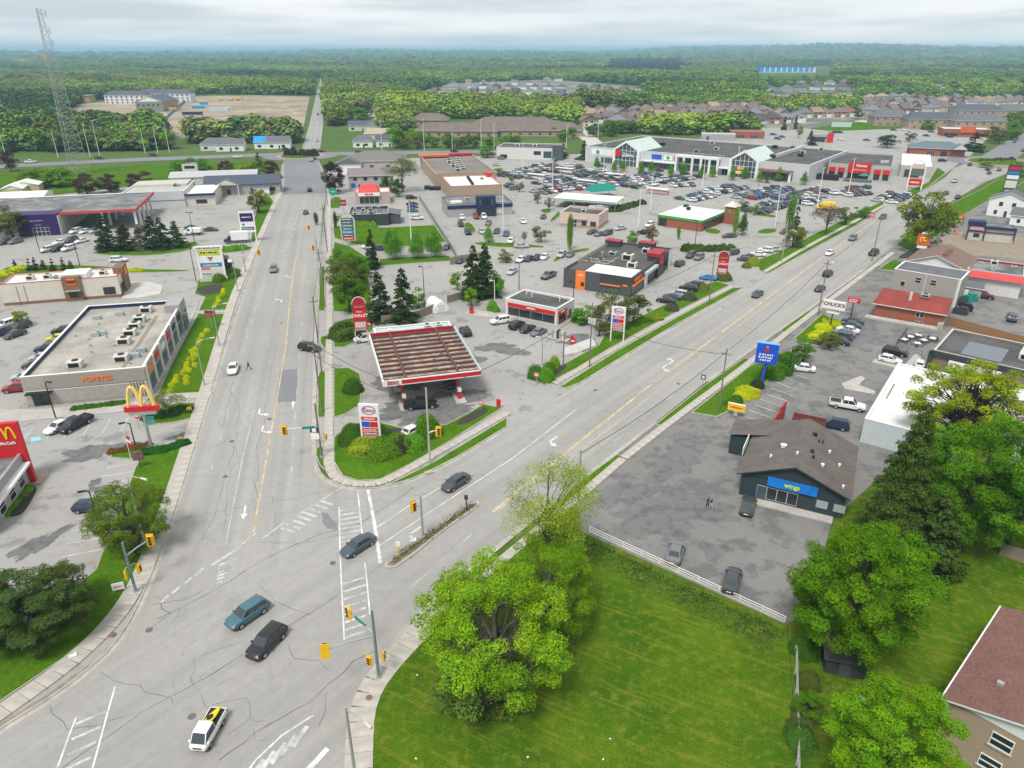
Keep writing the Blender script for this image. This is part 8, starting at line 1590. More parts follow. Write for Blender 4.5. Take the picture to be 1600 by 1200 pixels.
# ---- patio of the bar: tables with chairs
for i,(dx,dy) in enumerate(((0,0),(2.6,-.6),(.6,2.6),(3.2,2.2),(1.6,4.6),(4.4,4.4))):
    p=g(1412,535)+hd(40)*dy*1.0+hd(130)*dx*1.0; w_=['nearest left','nearest right','middle left','middle right','far left','far right'][i]; e=empty('patio_table',(p.x,p.y,.02),.4+i); tag(e,f'pale patio table at the {w_} of the bar patio','table','patio tables'); b=MB(); b.box(-.55,.55,-.55,.55,.72,.76); b.build('top',WHITE,e); b=MB(); b.cyl((0,0,0),(0,0,.72),.05,n=6); b.cyl((0,0,0),(0,0,.04),.3,n=8); b.build('leg',CHAR,e)
    for k in range(4):
        a=k*math.pi/2+i; q=p+Vector((math.cos(a),math.sin(a)))*1.0; ch=empty('patio_chair',(q.x,q.y,.02),a-math.pi/2); tag(ch,f'{["first", "second", "third", "fourth"][k]} dark chair at the {w_} patio table','chair','patio chairs'); b=MB(); b.box(-.24,.24,-.24,.24,.42,.47); b.build('seat',DGREY,ch); b=MB(); b.box(-.24,.24,.2,.25,.48,.9); b.build('backrest',DGREY,ch)
        for sx in (-.2,.2):
            for sy in (-.2,.2):b=MB(); b.cyl((sx,sy,0),(sx,sy,.42),.025,n=5); b.build('leg',CHAR,ch)
a,c=g(1400,549),g(1455,540)
for nm,pts in (('front',[(1396,548),(1440,556)]),('side',[(1396,548),(1416,518)])):
    a,c=g(*pts[0]),g(*pts[1]); d=c-a; e=empty('patio_railing',(a.x,a.y,0),math.atan2(d.y,d.x)); tag(e,f'dark {nm} railing of the bar patio','railing'); n=int(d.length/1.2)
    for k in range(n+1):b=MB(); b.cyl((d.length*k/n,0,0),(d.length*k/n,0,1.0),.035,n=5); b.build('post',CHAR,e)
    b=MB(); b.box(0,d.length,-.03,.03,.97,1.03); b.box(0,d.length,-.02,.02,.5,.54); b.build('rail',CHAR,e)
# ---- clutter behind the brick bungalow
for i,(x,y,c,l) in enumerate(((1497,474,CHAR,'dark bin stack beside the garden shed'),(1508,484,BLACK,'black tarped trailer behind the brick bungalow'),(1500,490,CHAR,'dark crate pile behind the brick bungalow'),(1515,470,TEALC,'teal bin behind the brick bungalow'),(1556,448,REDD,'red tarp heap behind the red-edged shop'))):
    p=g(x,y); b=MB(); b.box(-1.5,1.5,-1,1,0,1.2); b.box(-1.2,.3,-.8,.6,1.2,1.7); b.box(.4,1.4,-.5,.7,1.2,1.5); tag(b.build('yard_clutter',c,None,None,(p.x,p.y,0),.4+i),l,'clutter')
for i,(x,y) in enumerate(((668,296),(676,297),(684,297))):p=g(x,y); e=empty('dumpster',(p.x,p.y,0),.2); tag(e,f'{["left", "middle", "right"][i]} dark dumpster beside the brown-roofed store','dumpster'); b=MB(); b.prism([(-1.3,-.8),(1.3,-.8),(1.3,.8),(-1.3,.8)],.1,1.4); b.build('bin_body',BLACK,e); b=MB(); b.quad([(-1.35,-.85,1.42),(1.35,-.85,1.42),(1.35,.85,1.7),(-1.35,.85,1.7)]); b.build('lid',CHAR,e)
for i,(x,y) in enumerate(((925,331),(936,330),(945,329))):p=g(x,y); e=empty('nursery_cart',(p.x,p.y,0),.1); tag(e,f'{["left", "middle", "right"][i]} wrapped pallet cage beside the garden centre canopy','cage'); b=MB(); b.box(-1.2,1.2,-1,1,.15,2.2); b.build('wrap',SILVER,e); b=MB(); b.box(-1.25,1.25,-1.05,1.05,0,.15); b.build('pallet',WOODF,e)
for i,(x,y,m_) in enumerate(((882,270,OFFW),(838,280,OFFW),(960,279,OFFW),(1027,303,mat('pinkish_sign',(0,0,0))),(917,290,OFFW))):
    p=g(x,y); e=empty('cart_shelter',(p.x,p.y,0),math.pi/2-rad(125)); tag(e,f'{ordinal(i + 1)} white trolley shelter of the mall lot from the left of the list','shelter'); e['label']=['white trolley shelter near the middle of the mall lot','pinkish-white trolley shelter in the third mall row','white trolley shelter right of the glazed mall gable','red-sided trolley shelter beside the two white cars','grey trolley shelter left of the teal tent'][i]
    b=MB(); b.box(-5,5,-1.2,1.2,2.2,2.4); b.build('roof',WHITE,e); b=MB(); b.box(-4.9,4.9,-1.15,-1.1,.5,1.4); b.box(-4.9,4.9,1.1,1.15,.5,1.4); b.build('side_panel',m_,e)
    for x_ in (-4.8,0,4.8):
        for y_ in (-1.1,1.1):b=MB(); b.cyl((x_,y_,0),(x_,y_,2.2),.05,n=5); b.build('post',STEEL,e)
# bird feeder post in the garden, litter
e=sgn('feeder_post','pale angular post with a round stone foot in the garden',(1344,1094),100); b=MB(); b.cyl((0,0,0),(0,0,.1),.5,n=14); b.build('foot',CONC,e); b=MB(); b.cyl((0,0,.1),(.15,0,1.0),.04,n=6); b.build('stem',CHAR,e); bx(e,'body',-.05,.3,-.12,.12,.9,2.0,SILVER)
for i,(x,y) in enumerate(((823,1186),(652,1058),(652,1188),(955,1155),(942,1186),(887,995))):p=g(x,y); b=MB(); b.v=[(0,0,0),(.2,.03,.05),(.17,.17,.02),(.02,.15,.06)]; b.f=[(0,1,2,3)]; b.m=[0]; tag(b.build('litter',WHITE,None,None,(p.x,p.y,.13),i),f'{ordinal(i + 1)} scrap of white litter on the vacant lot, from a loose scatter','litter','litter on the grass')
p=g(114,1026); b=MB(); b.box(-.35,.35,-.2,.2,0,.08); b.box(.1,.4,-.3,.3,.08,.12); tag(b.build('litter',WHITE,None,None,(p.x,p.y,.13),.5),'white crumpled litter on the left lawn','litter')
for i,(px,l) in enumerate((((176,1050-57),'round brown utility cover in the left sidewalk'),((577,1092),'round brown utility cover in the near sidewalk'))):p=g(*px); b=MB(); b.cyl((0,0,0),(0,0,.02),.32,n=16); tag(b.build('utility_cover',BROWNC,None,None,(p.x,p.y,.17)),l,'cover')
p=g(670,739); b=MB(); b.box(-.6,.6,-.4,.4,0,.08); b.box(-.45,.45,-.28,.28,.08,.1); tag(b.build('catch_basin',mat('tan_concrete',(.42,.34,.24),.9),None,None,(p.x,p.y,.12),.6),'tan catch basin slab in the kerbside grass','drain')
# ---- flag
e=sgn('flag_pole','white pole with a drooping red and white flag beside the arches hedge',(205,718),80,'flag pole'); b=MB(); b.cyl((0,0,0),(0,0,4.6),.05,n=6); b.build('pole',WHITE,e)
for k,m_ in enumerate((RED,WHITE,RED)):b=MB(); b.quad([(.06,0,4.0-k*.55),(.55,.15,3.6-k*.5),(.5,-.1,3.1-k*.5),(.06,0,3.46-k*.55)]); b.build('flag_band',m_,e)
# ---- people
def person(px,hdg,label,shirt,legs,hair,stride=.25,h=1.74,z=0.0,arms=.2):
    p=g(*px); k=h/1.74; me=bpy.data.meshes.new('body')
    J={'pel':(0,0,.95),'che':(.02,0,1.35),'nek':(.03,0,1.5),'hed':(.05,0,1.6),'top':(.05,0,1.72),'hl':(0,.1,.92),'hr':(0,-.1,.92),'kl':(stride*.55,.1,.5),'kr':(-stride*.35,-.1,.5),'al':(stride,.1,.09),'ar':(-stride,-.1,.1),'tl':(stride+.17,.11,.05),'tr':(-stride+.16,-.11,.05),
         'sl':(.02,.19,1.42),'sr':(.02,-.19,1.42),'el':(-arms*.6,.25,1.15),'er':(arms*.6,-.25,1.15),'wl':(-arms*.3,.27,.92),'wr':(arms*1.3,-.26,.95),'fl':(-arms*.2,.27,.82),'fr':(arms*1.5,-.26,.86)}
    E=[('pel','che'),('che','nek'),('nek','hed'),('hed','top'),('pel','hl'),('pel','hr'),('hl','kl'),('hr','kr'),('kl','al'),('kr','ar'),('al','tl'),('ar','tr'),('che','sl'),('che','sr'),('sl','el'),('sr','er'),('el','wl'),('er','wr'),('wl','fl'),('wr','fr')]
    Rr=dict(pel=.15,che=.16,nek=.06,hed=.1,top=.06,hl=.1,hr=.1,kl=.065,kr=.065,al=.045,ar=.045,tl=.04,tr=.04,sl=.07,sr=.07,el=.048,er=.048,wl=.035,wr=.035,fl=.03,fr=.03)
    ks=list(J); me.from_pydata([tuple(c*k for c in J[a]) for a in ks],[(ks.index(a),ks.index(b_)) for a,b_ in E],[])
    o=bpy.data.objects.new('body',me); link(o); m1=o.modifiers.new('skin','SKIN'); o.modifiers.new('sub','SUBSURF').levels=1; o.modifiers['sub'].render_levels=1
    for i,a in enumerate(ks):sv=me.skin_vertices[0].data[i]; sv.radius=(Rr[a]*k,Rr[a]*k); sv.use_root=a=='pel'
    dg=bpy.context.evaluated_depsgraph_get(); bm_=bpy.data.meshes.new_from_object(o.evaluated_get(dg)); bpy.data.objects.remove(o)
    for m_ in (shirt,legs,SKIN,hair,BLACK):bm_.materials.append(m_)
    for pl in bm_.polygons:
        c=pl.center/k; pl.use_smooth=True
        pl.material_index=4 if c.z<.1 else 1 if c.z<.98 and abs(c.y)<.21 else 2 if (abs(c.y)>.2 and c.z<.98) else 0 if c.z<1.47 else (3 if c.z>1.62 or (c.x<.03 and c.z>1.52) else 2)
    e=empty('person',(p.x,p.y,z),math.pi/2-rad(hdg)); tag(e,label,'person'); link(bpy.data.objects.new('body',bm_),e)
def cl(n,c):return mat(n,c,.85,.1,4)
person((389,578),100,'person in dark clothes striding across the left road',cl('cloth_black',(.02,.02,.024)),cl('cloth_dark',(.025,.026,.03)),BLACK,.42,1.75,RZ,.35)
person((1105,792),140,'person in a blue jacket and dark trousers in the near lot',cl('cloth_blue',(.012,.07,.16)),cl('cloth_dark',(0,0,0)),BLACK,.15,1.75)
person((1110,794),150,'person in a dark teal jacket and white trousers in the near lot',cl('cloth_teal',(.015,.05,.075)),cl('cloth_white',(.6,.6,.6)),BLACK,.2,1.65)
person((287,520),170,'person standing on the plaza walkway by the shopfronts',cl('cloth_black',(0,0,0)),cl('cloth_dark',(0,0,0)),BLACK,.1,1.7,.14)
person((800,512),100,'person in a white top beside the parked cars of the fuel store',cl('cloth_white',(0,0,0)),cl('cloth_jeans',(.05,.09,.16)),BLACK,.15,1.7)
for i,(x,y) in enumerate(((1185,292),(1289,301),(1293,300))):person((x,y),90,['person standing before the second mall entrance','left of two people standing near the hardware store','right of two people standing near the hardware store'][i],cl('cloth_black',(0,0,0)),cl('cloth_dark',(0,0,0)),BLACK,.1,1.75)
# ---- radio mast
p=g(123,272); H_=73; e=empty('radio_mast',(p.x,p.y,0),.3); tag(e,'tall grey lattice radio mast behind the wide green bush','mast'); C3=[Vector((math.cos(a),math.sin(a))) for a in (0,2.094,4.189)]
def mw(z):return 4.2*(1-z/H_)+1.0
b=MB()
for c in C3:b.tube([(c.x*mw(z),c.y*mw(z),z) for z in range(0,H_+1,6)],.13,5)
b.build('leg',STEEL,e)
for k in range(0,H_-2,3):
    b=MB()
    for i in range(3):
        a,c=C3[i],C3[(i+1)%3]; z0,z1=k,k+3; b.cyl((a.x*mw(z0),a.y*mw(z0),z0),(c.x*mw(z1),c.y*mw(z1),z1),.06,n=4); b.cyl((c.x*mw(z0),c.y*mw(z0),z0),(a.x*mw(z1),a.y*mw(z1),z1),.06,n=4); b.cyl((a.x*mw(z1),a.y*mw(z1),z1),(c.x*mw(z1),c.y*mw(z1),z1),.06,n=4)
    b.build('lattice_bay',STEEL,e)
b=MB(); b.cyl((-1.6,-1.2,53),(-1.6,-1.9,53),1.5,1.5,14); b.build('dish',STEEL,e)
for z in (58,63,70):b=MB(); b.box(1.0,2.6,-.15,.15,z,z+.2); b.box(2.4,2.7,-.2,.2,z-1.2,z+1.4); b.build('antenna',STEEL,e)
# ================================================================ far ground: houses, building site, forest, haze
def house_mesh(W,D,h,rh,gable):
    b=MB(); b.box(0,W,0,D,0,h,bottom=False); wall=b.mesh('wall',WALLV); o=.5; b=MB(); x0,x1,y0,y1=-o,W+o,-o,D+o; z,zr=h-.05,h+rh
    k=0 if gable else min(W,D)/2
    c=[(x0,y0,z),(x1,y0,z),(x1,y1,z),(x0,y1,z)]; r0,r1=(x0+k,D/2,zr),(x1-k,D/2,zr); b.quad([c[0],c[1],r1,r0]); b.quad([c[2],c[3],r0,r1])
    if gable:b.quad([(.01,0,z),(.01,D,z),(.01,D/2,zr-.3)]); b.quad([(W-.01,0,z),(W-.01,D,z),(W-.01,D/2,zr-.3)])
    else:b.quad([c[1],c[2],r1]); b.quad([c[3],c[0],r0])
    b.box(W*.3,W*.3+.8,D*.6,D*.6+.8,h,zr+.7)
    return wall,b.mesh('roof',ROOFV)
HM=[house_mesh(11,13,4.6,3.6,False),house_mesh(12.5,13,4.8,4.0,False),house_mesh(10.5,12,5.0,4.0,True),house_mesh(14,14,4.0,3.6,False)]
bw=MB(); bw.box(0,1.5,-.06,0,0,1.4); WIN_ME=bw.mesh('window',GLASS); bg_=MB(); bg_.box(0,4.4,-.08,0,0,2.3); GAR_ME=bg_.mesh('garage_door',WHITE)
RC=dict(brown=(.165,.125,.11),grey=(.17,.17,.18),slate=(.085,.1,.125),dark=(.07,.07,.078),tan=(.3,.22,.15),red=(.22,.09,.075))
WC=dict(brick=(.32,.19,.15),cream=(.55,.5,.43),white=(.66,.65,.63),stone=(.42,.38,.34))
rnd=random.Random(31)
def house_row(px0,px1,n,roofs,walls,where,jitter=1.5,rz0=0.0,group=None,parts=True):
    a,c=g(*px0),g(*px1); d=(c-a); base=math.atan2(d.y,d.x)
    for i in range(n):
        p=a.lerp(c,(i+.5)/n)+Vector((rnd.uniform(-jitter,jitter),rnd.uniform(-jitter,jitter))); rc=rnd.choice(roofs); wc=rnd.choice(walls); k=rnd.randrange(4); wm,rm=HM[k]; rz=base+rz0+rnd.choice([0,0,0,math.pi/2 if k==2 else 0])
        e=empty('house',(p.x,p.y,0),rz); tag(e,f'{rc}-roofed house, {ordinal(i + 1)} from left in the {where}','house',where)
        v=rnd.uniform(.85,1.15); inst('wall',wm,e,col=WC[wc]); inst('roof',rm,e,col=tuple(x*v for x in RC[rc]))
        if parts:
            inst('window',WIN_ME,e,(1.4,0,3.4)); inst('window',WIN_ME,e,(6.5,0,3.4)); inst('garage_door',GAR_ME,e,(4.6,0,.1)); inst('window',WIN_ME,e,(2,0,1.0))
BR,GR,SL=['brown','brown','brown','grey','tan'],['grey','grey','dark','brown'],['slate','slate','dark','grey']
WB=['white','cream','brick','stone','brick']
house_row((905,181),(1200,172),17,BR,WB,'back row behind the mall woods'); house_row((915,193),(1180,186),14,BR,WB,'front row behind the mall woods'); house_row((1040,200),(1190,197),8,GR,WB,'lowest row behind the mall woods')
house_row((900,199),(1010,197),5,['grey','brown'],WB,'short row beside the pale side street')
house_row((905,187),(1195,179),17,BR,WB,'middle row behind the mall woods'); house_row((1020,177),(1330,168),16,BR,WB,'highest row behind the mall woods',parts=False); house_row((1330,171),(1600,160),15,BR,WB,'inner brown row behind the town houses',parts=False); house_row((1250,165),(1345,162),6,BR,WB,'small brown row on the right',parts=False); house_row((1350,181),(1480,175),8,BR,WB,'lower brown row behind the town houses')
house_row((1190,187),(1330,183),8,['tan','red','grey','brown'],WB,'row above the green bank behind the mall'); house_row((1190,194),(1250,192),3,GR,WB,'short row by the sound wall')
house_row((1330,176),(1600,164),15,BR,['white','cream','brick'],'long brown row behind the town houses'); house_row((1340,166),(1610,154),14,BR,WB,'second brown row behind the town houses'); house_row((1250,160),(1440,156),10,BR+['grey'],WB,'middle brown row on the right'); house_row((1200,152),(1420,148),11,['grey','brown','slate'],WB,'upper row on the right'); house_row((1190,143),(1350,140),7,['grey','brown','slate'],WB,'top row on the right',parts=False); house_row((1430,143),(1500,140),4,BR,WB,'small group on the right below the forest',parts=False)
house_row((1240,134),(1330,132),4,['brown','grey'],WB,'pale group below the blue-clad school',parts=False)
house_row((700,147),(880,150),8,SL,['stone','white','brick'],'front slate row left of the side street',parts=False); house_row((720,138),(880,141),8,SL,['stone','white','brick'],'second slate row left of the side street',parts=False); house_row((690,133),(860,133),7,['grey','slate','brown'],['white','stone'],'third slate row left of the side street',parts=False); house_row((840,128),(940,126),4,SL,['white','stone'],'top row of slate roofs',parts=False)
house_row((860,156),(905,160),3,['slate','brown'],WB,'group at the far end of the side street',parts=False); house_row((890,140),(1000,143),5,SL,WB,'slate group right of the side street',parts=False); house_row((905,148),(1005,150),5,['grey','slate','brown'],WB,'grey roofs right of the side street',parts=False); house_row((640,150),(700,147),3,GR,WB,'grey group left of the far estate',parts=False)
house_row((1325,114),(1400,112),3,['slate','dark'],['stone'],'dark roofed group beside the blue-clad school',parts=False)
for i,(px,W_,c,l) in enumerate((((1365,197),26,'grey','left'),((1418,202),34,'slate','middle'),((1490,205),36,'grey','right'),((1490,186),40,'slate','rear'),((1560,186),30,'grey','far right'))):
    B=Bld('town_house_block',f'{l} long grey-roofed town house block behind the right lots','building',px,95,W_,16,7.5); B.body(BRICKT); B.hip(SHINGG if c=='grey' else mat('slate_roof',(.09,.1,.125),.9,.1,3),7.5,4.5,.6,None,5)
    for k in range(int(W_/6)):B.win('f',1.2+k*6,3.0+k*6,4.6,6.2,2,1,WHITE); B.win('f',3.6+k*6,5.4+k*6,.9,2.6,2,1,WHITE)
# low brown-roofed seniors' blocks
for i,(px,W_,hd_,l) in enumerate((((648,214),58,92,'front left'),((740,203),62,92,'rear right'),((640,196),30,92,'rear left'),((760,213),68,92,'front right'),((845,211),22,92,'far right'))):
    B=Bld('care_home_wing',f'{l} wing of the low brown-roofed complex beyond the cross road','building',px,hd_,W_,22,4.2); B.body(BRICKT); B.hip(mat('brown_grey_shingles',(.17,.135,.115),.95,.1,2,var2=.12,scale2=.2),4.2,4.6,1.0,None,9)
    for k in range(int(W_/7)):B.win('f',2+k*7,4+k*7,1.0,2.6,2,1,WHITE)
# blue-clad school
B=Bld('school','long building clad in bright blue sheets on the far right hill','building',(1186,114),92,150,60,16)
B.body(mat('bright_blue_cladding',(.02,.28,.62),.6,.1,.05)); B.box('roof',-1,151,-1,61,16,17,ROOFD)
for k in range(9):B.fbox('white_bay','f',12+k*15,15+k*15,2,14,.02,.6,WHITE)
B.box('white_end',143,150.5,-.9,-.05,0,14,OFFW); B.box('base',-10,150,-6,-1,0,3,CONC)
# houses by the far road and the left roundabout
for i,(px,W_,c,wall,l) in enumerate((((533,187),14,'red',OFFW,'red-roofed farmhouse right of the far road'),((575,182),12,'grey',WHITE,'small white house right of the farmhouse'),((573,206),26,'grey',WHITE,'long white shed beyond the cross road'),((545,205),20,'slate',CREAM,'mixed low shed beyond the cross road'),((552,231),12,'grey',WHITE,'white house with a grey roof by the cross road'),((588,230),16,'slate',WHITE,'white house with a dark roof by the cross road'),((570,219),26,'tan',CREAM,'long tan shed by the cross road'),((580,152),22,'slate',GREYW,'slate-roofed house among the trees'),((525,141),12,'grey',WHITE,'white house in the trees beside the far road'),((417,233),14,'grey',WHITE,'white house left of the left roundabout'),((427,216),14,'slate',GREYW,'grey barn left of the left roundabout'),((398,233),16,'blue',WHITE,'blue-roofed shed left of the left roundabout'),((314,236),22,'grey',OFFW,'white bungalow with a grey roof beside the cross road'),((338,237),16,'grey',WHITE,'white annex of the bungalow beside the cross road'))):
    B=Bld('house',l,'house',px,80,W_,11,4.0 if i!=1 else 5); B.body(wall); B.hip({'red':mat('far_red_roof',(.2,.1,.085),.9,.1,1),'grey':SHINGG,'slate':mat('slate_roof',(0,0,0)),'tan':mat('far_tan_roof',(.4,.34,.24),.9,.1,1),'blue':mat('bright_blue_cladding',(0,0,0))}[c],4.0,3.0,.5,'x' if i%2 else None,None if i%2 else 4); B.win('f',2,4,1,2.4,2,1,CHAR); B.win('f',W_-5,W_-3,1,2.4,2,1,CHAR); B.fbox('door','f',W_/2,W_/2+1,0,2.1,.01,.08,DGREY)
# building site: white-wrapped blocks, grey block, containers, blue fence
WRAP=mat('white_house_wrap',(.62,.63,.64),.7,.06,.5)
for i,(px,W_,l) in enumerate((((165,163),46,'left white-wrapped three-storey block on the building site'),((215,160),62,'right white-wrapped three-storey block on the building site'))):
    B=Bld('unfinished_block',l,'building',px,88,W_,16,9.5); B.body(WRAP,9.5); B.hip(mat('slate_roof',(0,0,0)),9.5,4.5,.6,None,6)
    for r_ in range(3):
        for k in range(int(W_/5.6)):B.fbox('window_opening','f',1.6+k*5.6,3.4+k*5.6,.9+r_*3,2.5+r_*3,.0,.1,CHAR)
B=Bld('unfinished_block','grey-sided block under construction with bare timber side','building',(214,175),84,26,46,9.5); B.body(mat('olive_grey_siding',(.2,.22,.2),.8,.06,1),9.5); B.hip(mat('slate_roof',(0,0,0)),9.5,5,.6,'y')
for k in range(5):B.fbox('window_opening','f',2+k*4.6,3.8+k*4.6,5.4,7.2,0,.1,CHAR)
for k in range(9):B.fbox('timber_bay','r',2+k*4.8,5.5+k*4.8,.5,8.5,.02,.3,mat('raw_timber',(.45,.3,.17),.9,.15,1))
B=Bld('site_trailer','pale timber-framed building at the left of the site','building',(92,160),88,36,14,7); B.body(mat('raw_timber',(0,0,0))); B.box('roof',-1,37,-1,15,7,7.6,DECKP)
for i,(px,W_,m_,l) in enumerate((((285,180),18,mat('container_black',(.03,.035,.05),.6),'black site container on the bare earth'),((300,170),12,mat('container_blue',(.05,.3,.5),.6),'blue site container on the bare earth'),((312,164),8,mat('container_blue',(0,0,0)),'small blue container behind the blue one'),((326,174),20,PALEBLUE,'pale blue site office on the bare earth'),((331,198),9,mat('blue_grey_roof',(0,0,0)),'small blue-grey site shed'),((367,206),14,WHITE,'white-sided site trailer near the far trees'),((262,174),10,mat('raw_timber',(0,0,0)),'stack of raw timber at the grey block'))):
    B=Bld('site_container',l,'container',px,84+i*3,W_,3,3.2); b=MB(); b.box(0,W_,0,3,.1,3.2); b.build('container_body',m_,B.e)
    for k in range(int(W_/1.2)):B.fbox('rib','f',.2+k*1.2,.5+k*1.2,.2,3.1,0,.06,m_)
    B.box('roof',-.1,W_+.1,-.1,3.1,3.2,3.3,OFFW)
a,c=g(262,184),g(292,157); d=c-a; e=empty('site_fence',(a.x,a.y,.1),math.atan2(d.y,d.x)); tag(e,'blue screened fence curving through the building site','fence')
for k in range(24):bx(e,'panel',d.length*k/24+.1,d.length*(k+1)/24-.1,-.05,.05,.1,2.2,mat('blue_mesh',(.05,.22,.42),.7))
for i,(x,y) in enumerate(((362,157),(372,157),(345,157))):
    p=g(x,y); e=empty('excavator',(p.x,p.y,.1),i); tag(e,f'{["middle", "right", "left"][i]} of three small excavators on the bare earth','excavator'); bx(e,'tracks',-2,2,-1.5,1.5,0,.9,BLACK); bx(e,'cab',-1,1.2,-1.2,1.2,.9,3.2,YELLOW); b=MB(); b.tube([(1,0,2.2),(4,0,4.6),(6,0,2.5)],.3,5); b.build('boom',YELLOW,e); bx(e,'bucket',5.6,6.6,-.6,.6,1.6,2.6,BLACK)
# dirt mounds on the building site
rng=np.random.default_rng(4)
for i in range(9):
    p=g(rng.uniform(330,470),rng.uniform(155,200)); r_=rng.uniform(5,13); b=MB(); n=12; b.v=[(math.cos(2*math.pi*k/n)*r_*rng.uniform(.8,1.2),math.sin(2*math.pi*k/n)*r_*rng.uniform(.6,.9),0) for k in range(n)]+[(math.cos(2*math.pi*k/n)*r_*.45,math.sin(2*math.pi*k/n)*r_*.35,r_*.13) for k in range(n)]+[(0,0,r_*.17)]
    for k in range(n):q=(k+1)%n; b.f+=[(k,q,n+q,n+k),(n+k,n+q,2*n)]; b.m+=[0,0]
    tag(b.build('dirt_mound',DIRT,None,70,(p.x,p.y,.1)),f'{ordinal(i + 1)} low mound of earth on the building site, scattered group','mound','mounds of earth on the building site')
# light poles along the cross road, grey sound wall, blank sign
for i,(x,y,h_) in enumerate(((4,256,14),(10,247,16),(91,247,14),(141,245,18),(156,244,18),(227,240,14),(247,240,13),(265,239,17),(597,236,18),(663,236,18),(752,234,17),(707,237,11),(885,232,14),(934,222,13),(772,232,14))):
    street_lamp((x,y),h_,1.2,150,f'{ordinal(i + 1)} pale pole from the left along the cross road',WHITE,'far_lamp',r=.13)
a,c=g(1232,203),g(1335,193); d=c-a; e=empty('sound_wall',(a.x,a.y,0),math.atan2(d.y,d.x)); tag(e,'long grey sound wall above the lot behind the mall','wall'); n=18
for k in range(n):bx(e,'panel',d.length*k/n+.08,d.length*(k+1)/n-.08,-.15,.15,0,3.2,GREYW)
e=sgn('billboard','pale blank board on the green bank behind the mall',(1313,200),95); bx(e,'board',-7,8,-.2,.2,.6,4.2,PALEGREEN); bx(e,'post',-5,-4.6,-.15,.15,0,.6,STEEL); bx(e,'post',5,5.4,-.15,.15,0,.6,STEEL)
sheet('green_bank',pxl((1262,201),(1345,190),(1440,196),(1430,200),(1300,205)),.06,GRASS,None,'bright green bank behind the far lot','lawn')
sheet('street',pxl((1335,190),(1345,188),(1440,196),(1436,198)),.09,CONCW,None,'pale curved street above the green bank','road')
# ---- middle distance trees that can be told apart: one object each
rnd=random.Random(77)
BELTS=[([(20,232),(60,235),(110,236),(160,234),(205,230),(240,232),(270,234)],26,(7,12),(4.5,7),['mid','olive','spring','deep','pale'],'tree belt above the cross road on the left',6),
  ([(515,200),(545,170),(560,190),(600,165),(640,182),(600,195),(520,178)],26,(8,15),(4.5,7.5),['mid','spring','deep','copper','olive','fresh'],'tree group right of the far road',12),
  ([(605,222),(625,232),(640,220),(660,232),(700,231),(740,231),(780,231),(820,226)],24,(5,9),(3.5,5.5),['mid','fresh','spring','olive'],'hedge trees before the low brown-roofed complex',5),
  ([(640,190),(700,184),(760,184),(820,182),(855,178),(860,196)],34,(9,15),(4.5,6.5),['olive','pale','mid','olive','grey'],'woods behind the low brown-roofed complex',9),
  ([(938,214),(965,208),(1000,208),(1050,206),(1090,206),(1130,202),(1170,203)],34,(7,12),(4,6),['mid','fresh','olive','deep','spring'],'wooded strip behind the mall',6),
  ([(1190,175),(1230,172),(1270,172),(1310,172),(1200,168)],26,(8,13),(4.5,6.5),['mid','olive','spring','deep'],'grove behind the row on the right',7),
  ([(1560,225),(1580,215),(1600,190),(1590,200)],12,(7,11),(4,6),['mid','fresh','olive'],'trees beyond the right roundabout',6),
  ([(875,190),(885,205),(850,190),(905,222),(862,205),(880,225),(920,190),(935,200)],18,(6,9),(3,4.5),['mid','fresh','spring'],'street trees along the pale side street',4),
  ([(372,208),(385,215),(400,205),(410,218),(335,213)],9,(7,11),(4,6),['fresh','mid'],'trees by the bungalow beside the cross road',5)]
for P_,n,hr,rr,cols_,where,jit in BELTS:
    W2=[g(*p) for p in P_]
    for i in range(n):
        t=(i+rnd.random()*.5)/n*(len(W2)-1); k=min(int(t),len(W2)-2); q=W2[k].lerp(W2[k+1],t-k)+Vector((rnd.uniform(-jit,jit),rnd.uniform(-jit,jit)))
        c=rnd.choice(cols_); T_(None,rnd.uniform(*hr),rnd.uniform(*rr),'round' if c not in ('grey','pale') else rnd.choice(['round','open']),c,f'{ordinal(i + 1)} tree along the {where}','lo',where,at=q)
for i,(x,y,h_,r_,kind,c,l) in enumerate(((1385,231,9,6.5,'round','dark','round dark evergreen left of the blue-roofed bank'),(1420,222,7,4.5,'open','olive','thin tree beside the round dark evergreen'),(1520,236,11,8.5,'spruce','dark','wide dark conifer beyond the right roundabout'),(1247,210+6,10,3,'open','spring','green lollipop tree behind the mall'),(1265,224,9,3,'spruce','dark','dark spruce beside the red drive-through'),(1270,227,5,3.4,'spruce','dark','small dark spruce beside the red drive-through'),(630,231,14,8,'low','spring','large bright round tree beyond the cross road'),(618,226,13,6,'low','fresh','bright tree left of the large round one beyond the cross road'),(1225,203,10,3,'spruce','dark','left dark spruce at the sound wall'),(1242,202,11,3,'spruce','dark','right dark spruce at the sound wall'),(762,246,7,6,'low','fresh','bright shrub tree at the left end of the pale store'),(880,247,8,3.5,'spruce','dark','dark spruce at the right end of the pale store'),(912,250,11,3.4,'spruce','dark','slim dark conifer left of the mall front'),(1340,186,8,5,'round','mid','round tree above the green bank'),(1450,203,8,5.5,'low','fresh','bright tree before the town house blocks'),(1545,262,4,6,'open','yel','yellow-green shrubs at the near side of the right roundabout'),(1590,275,8,7,'willow','yel','yellow-green tree at the right edge near the roundabout'),(1490,146,17,10,'low','dark','first dark tree of the clump at the right edge'),(1560,143,20,12,'low','dark','second dark tree of the clump at the right edge'),(1600,145,22,12,'low','dark','dark tree cut by the right edge below the forest'),(1530,150,16,9,'low','dark','low dark tree of the clump at the right edge'))):T_((x,y),h_,r_,kind,c,l,'lo')
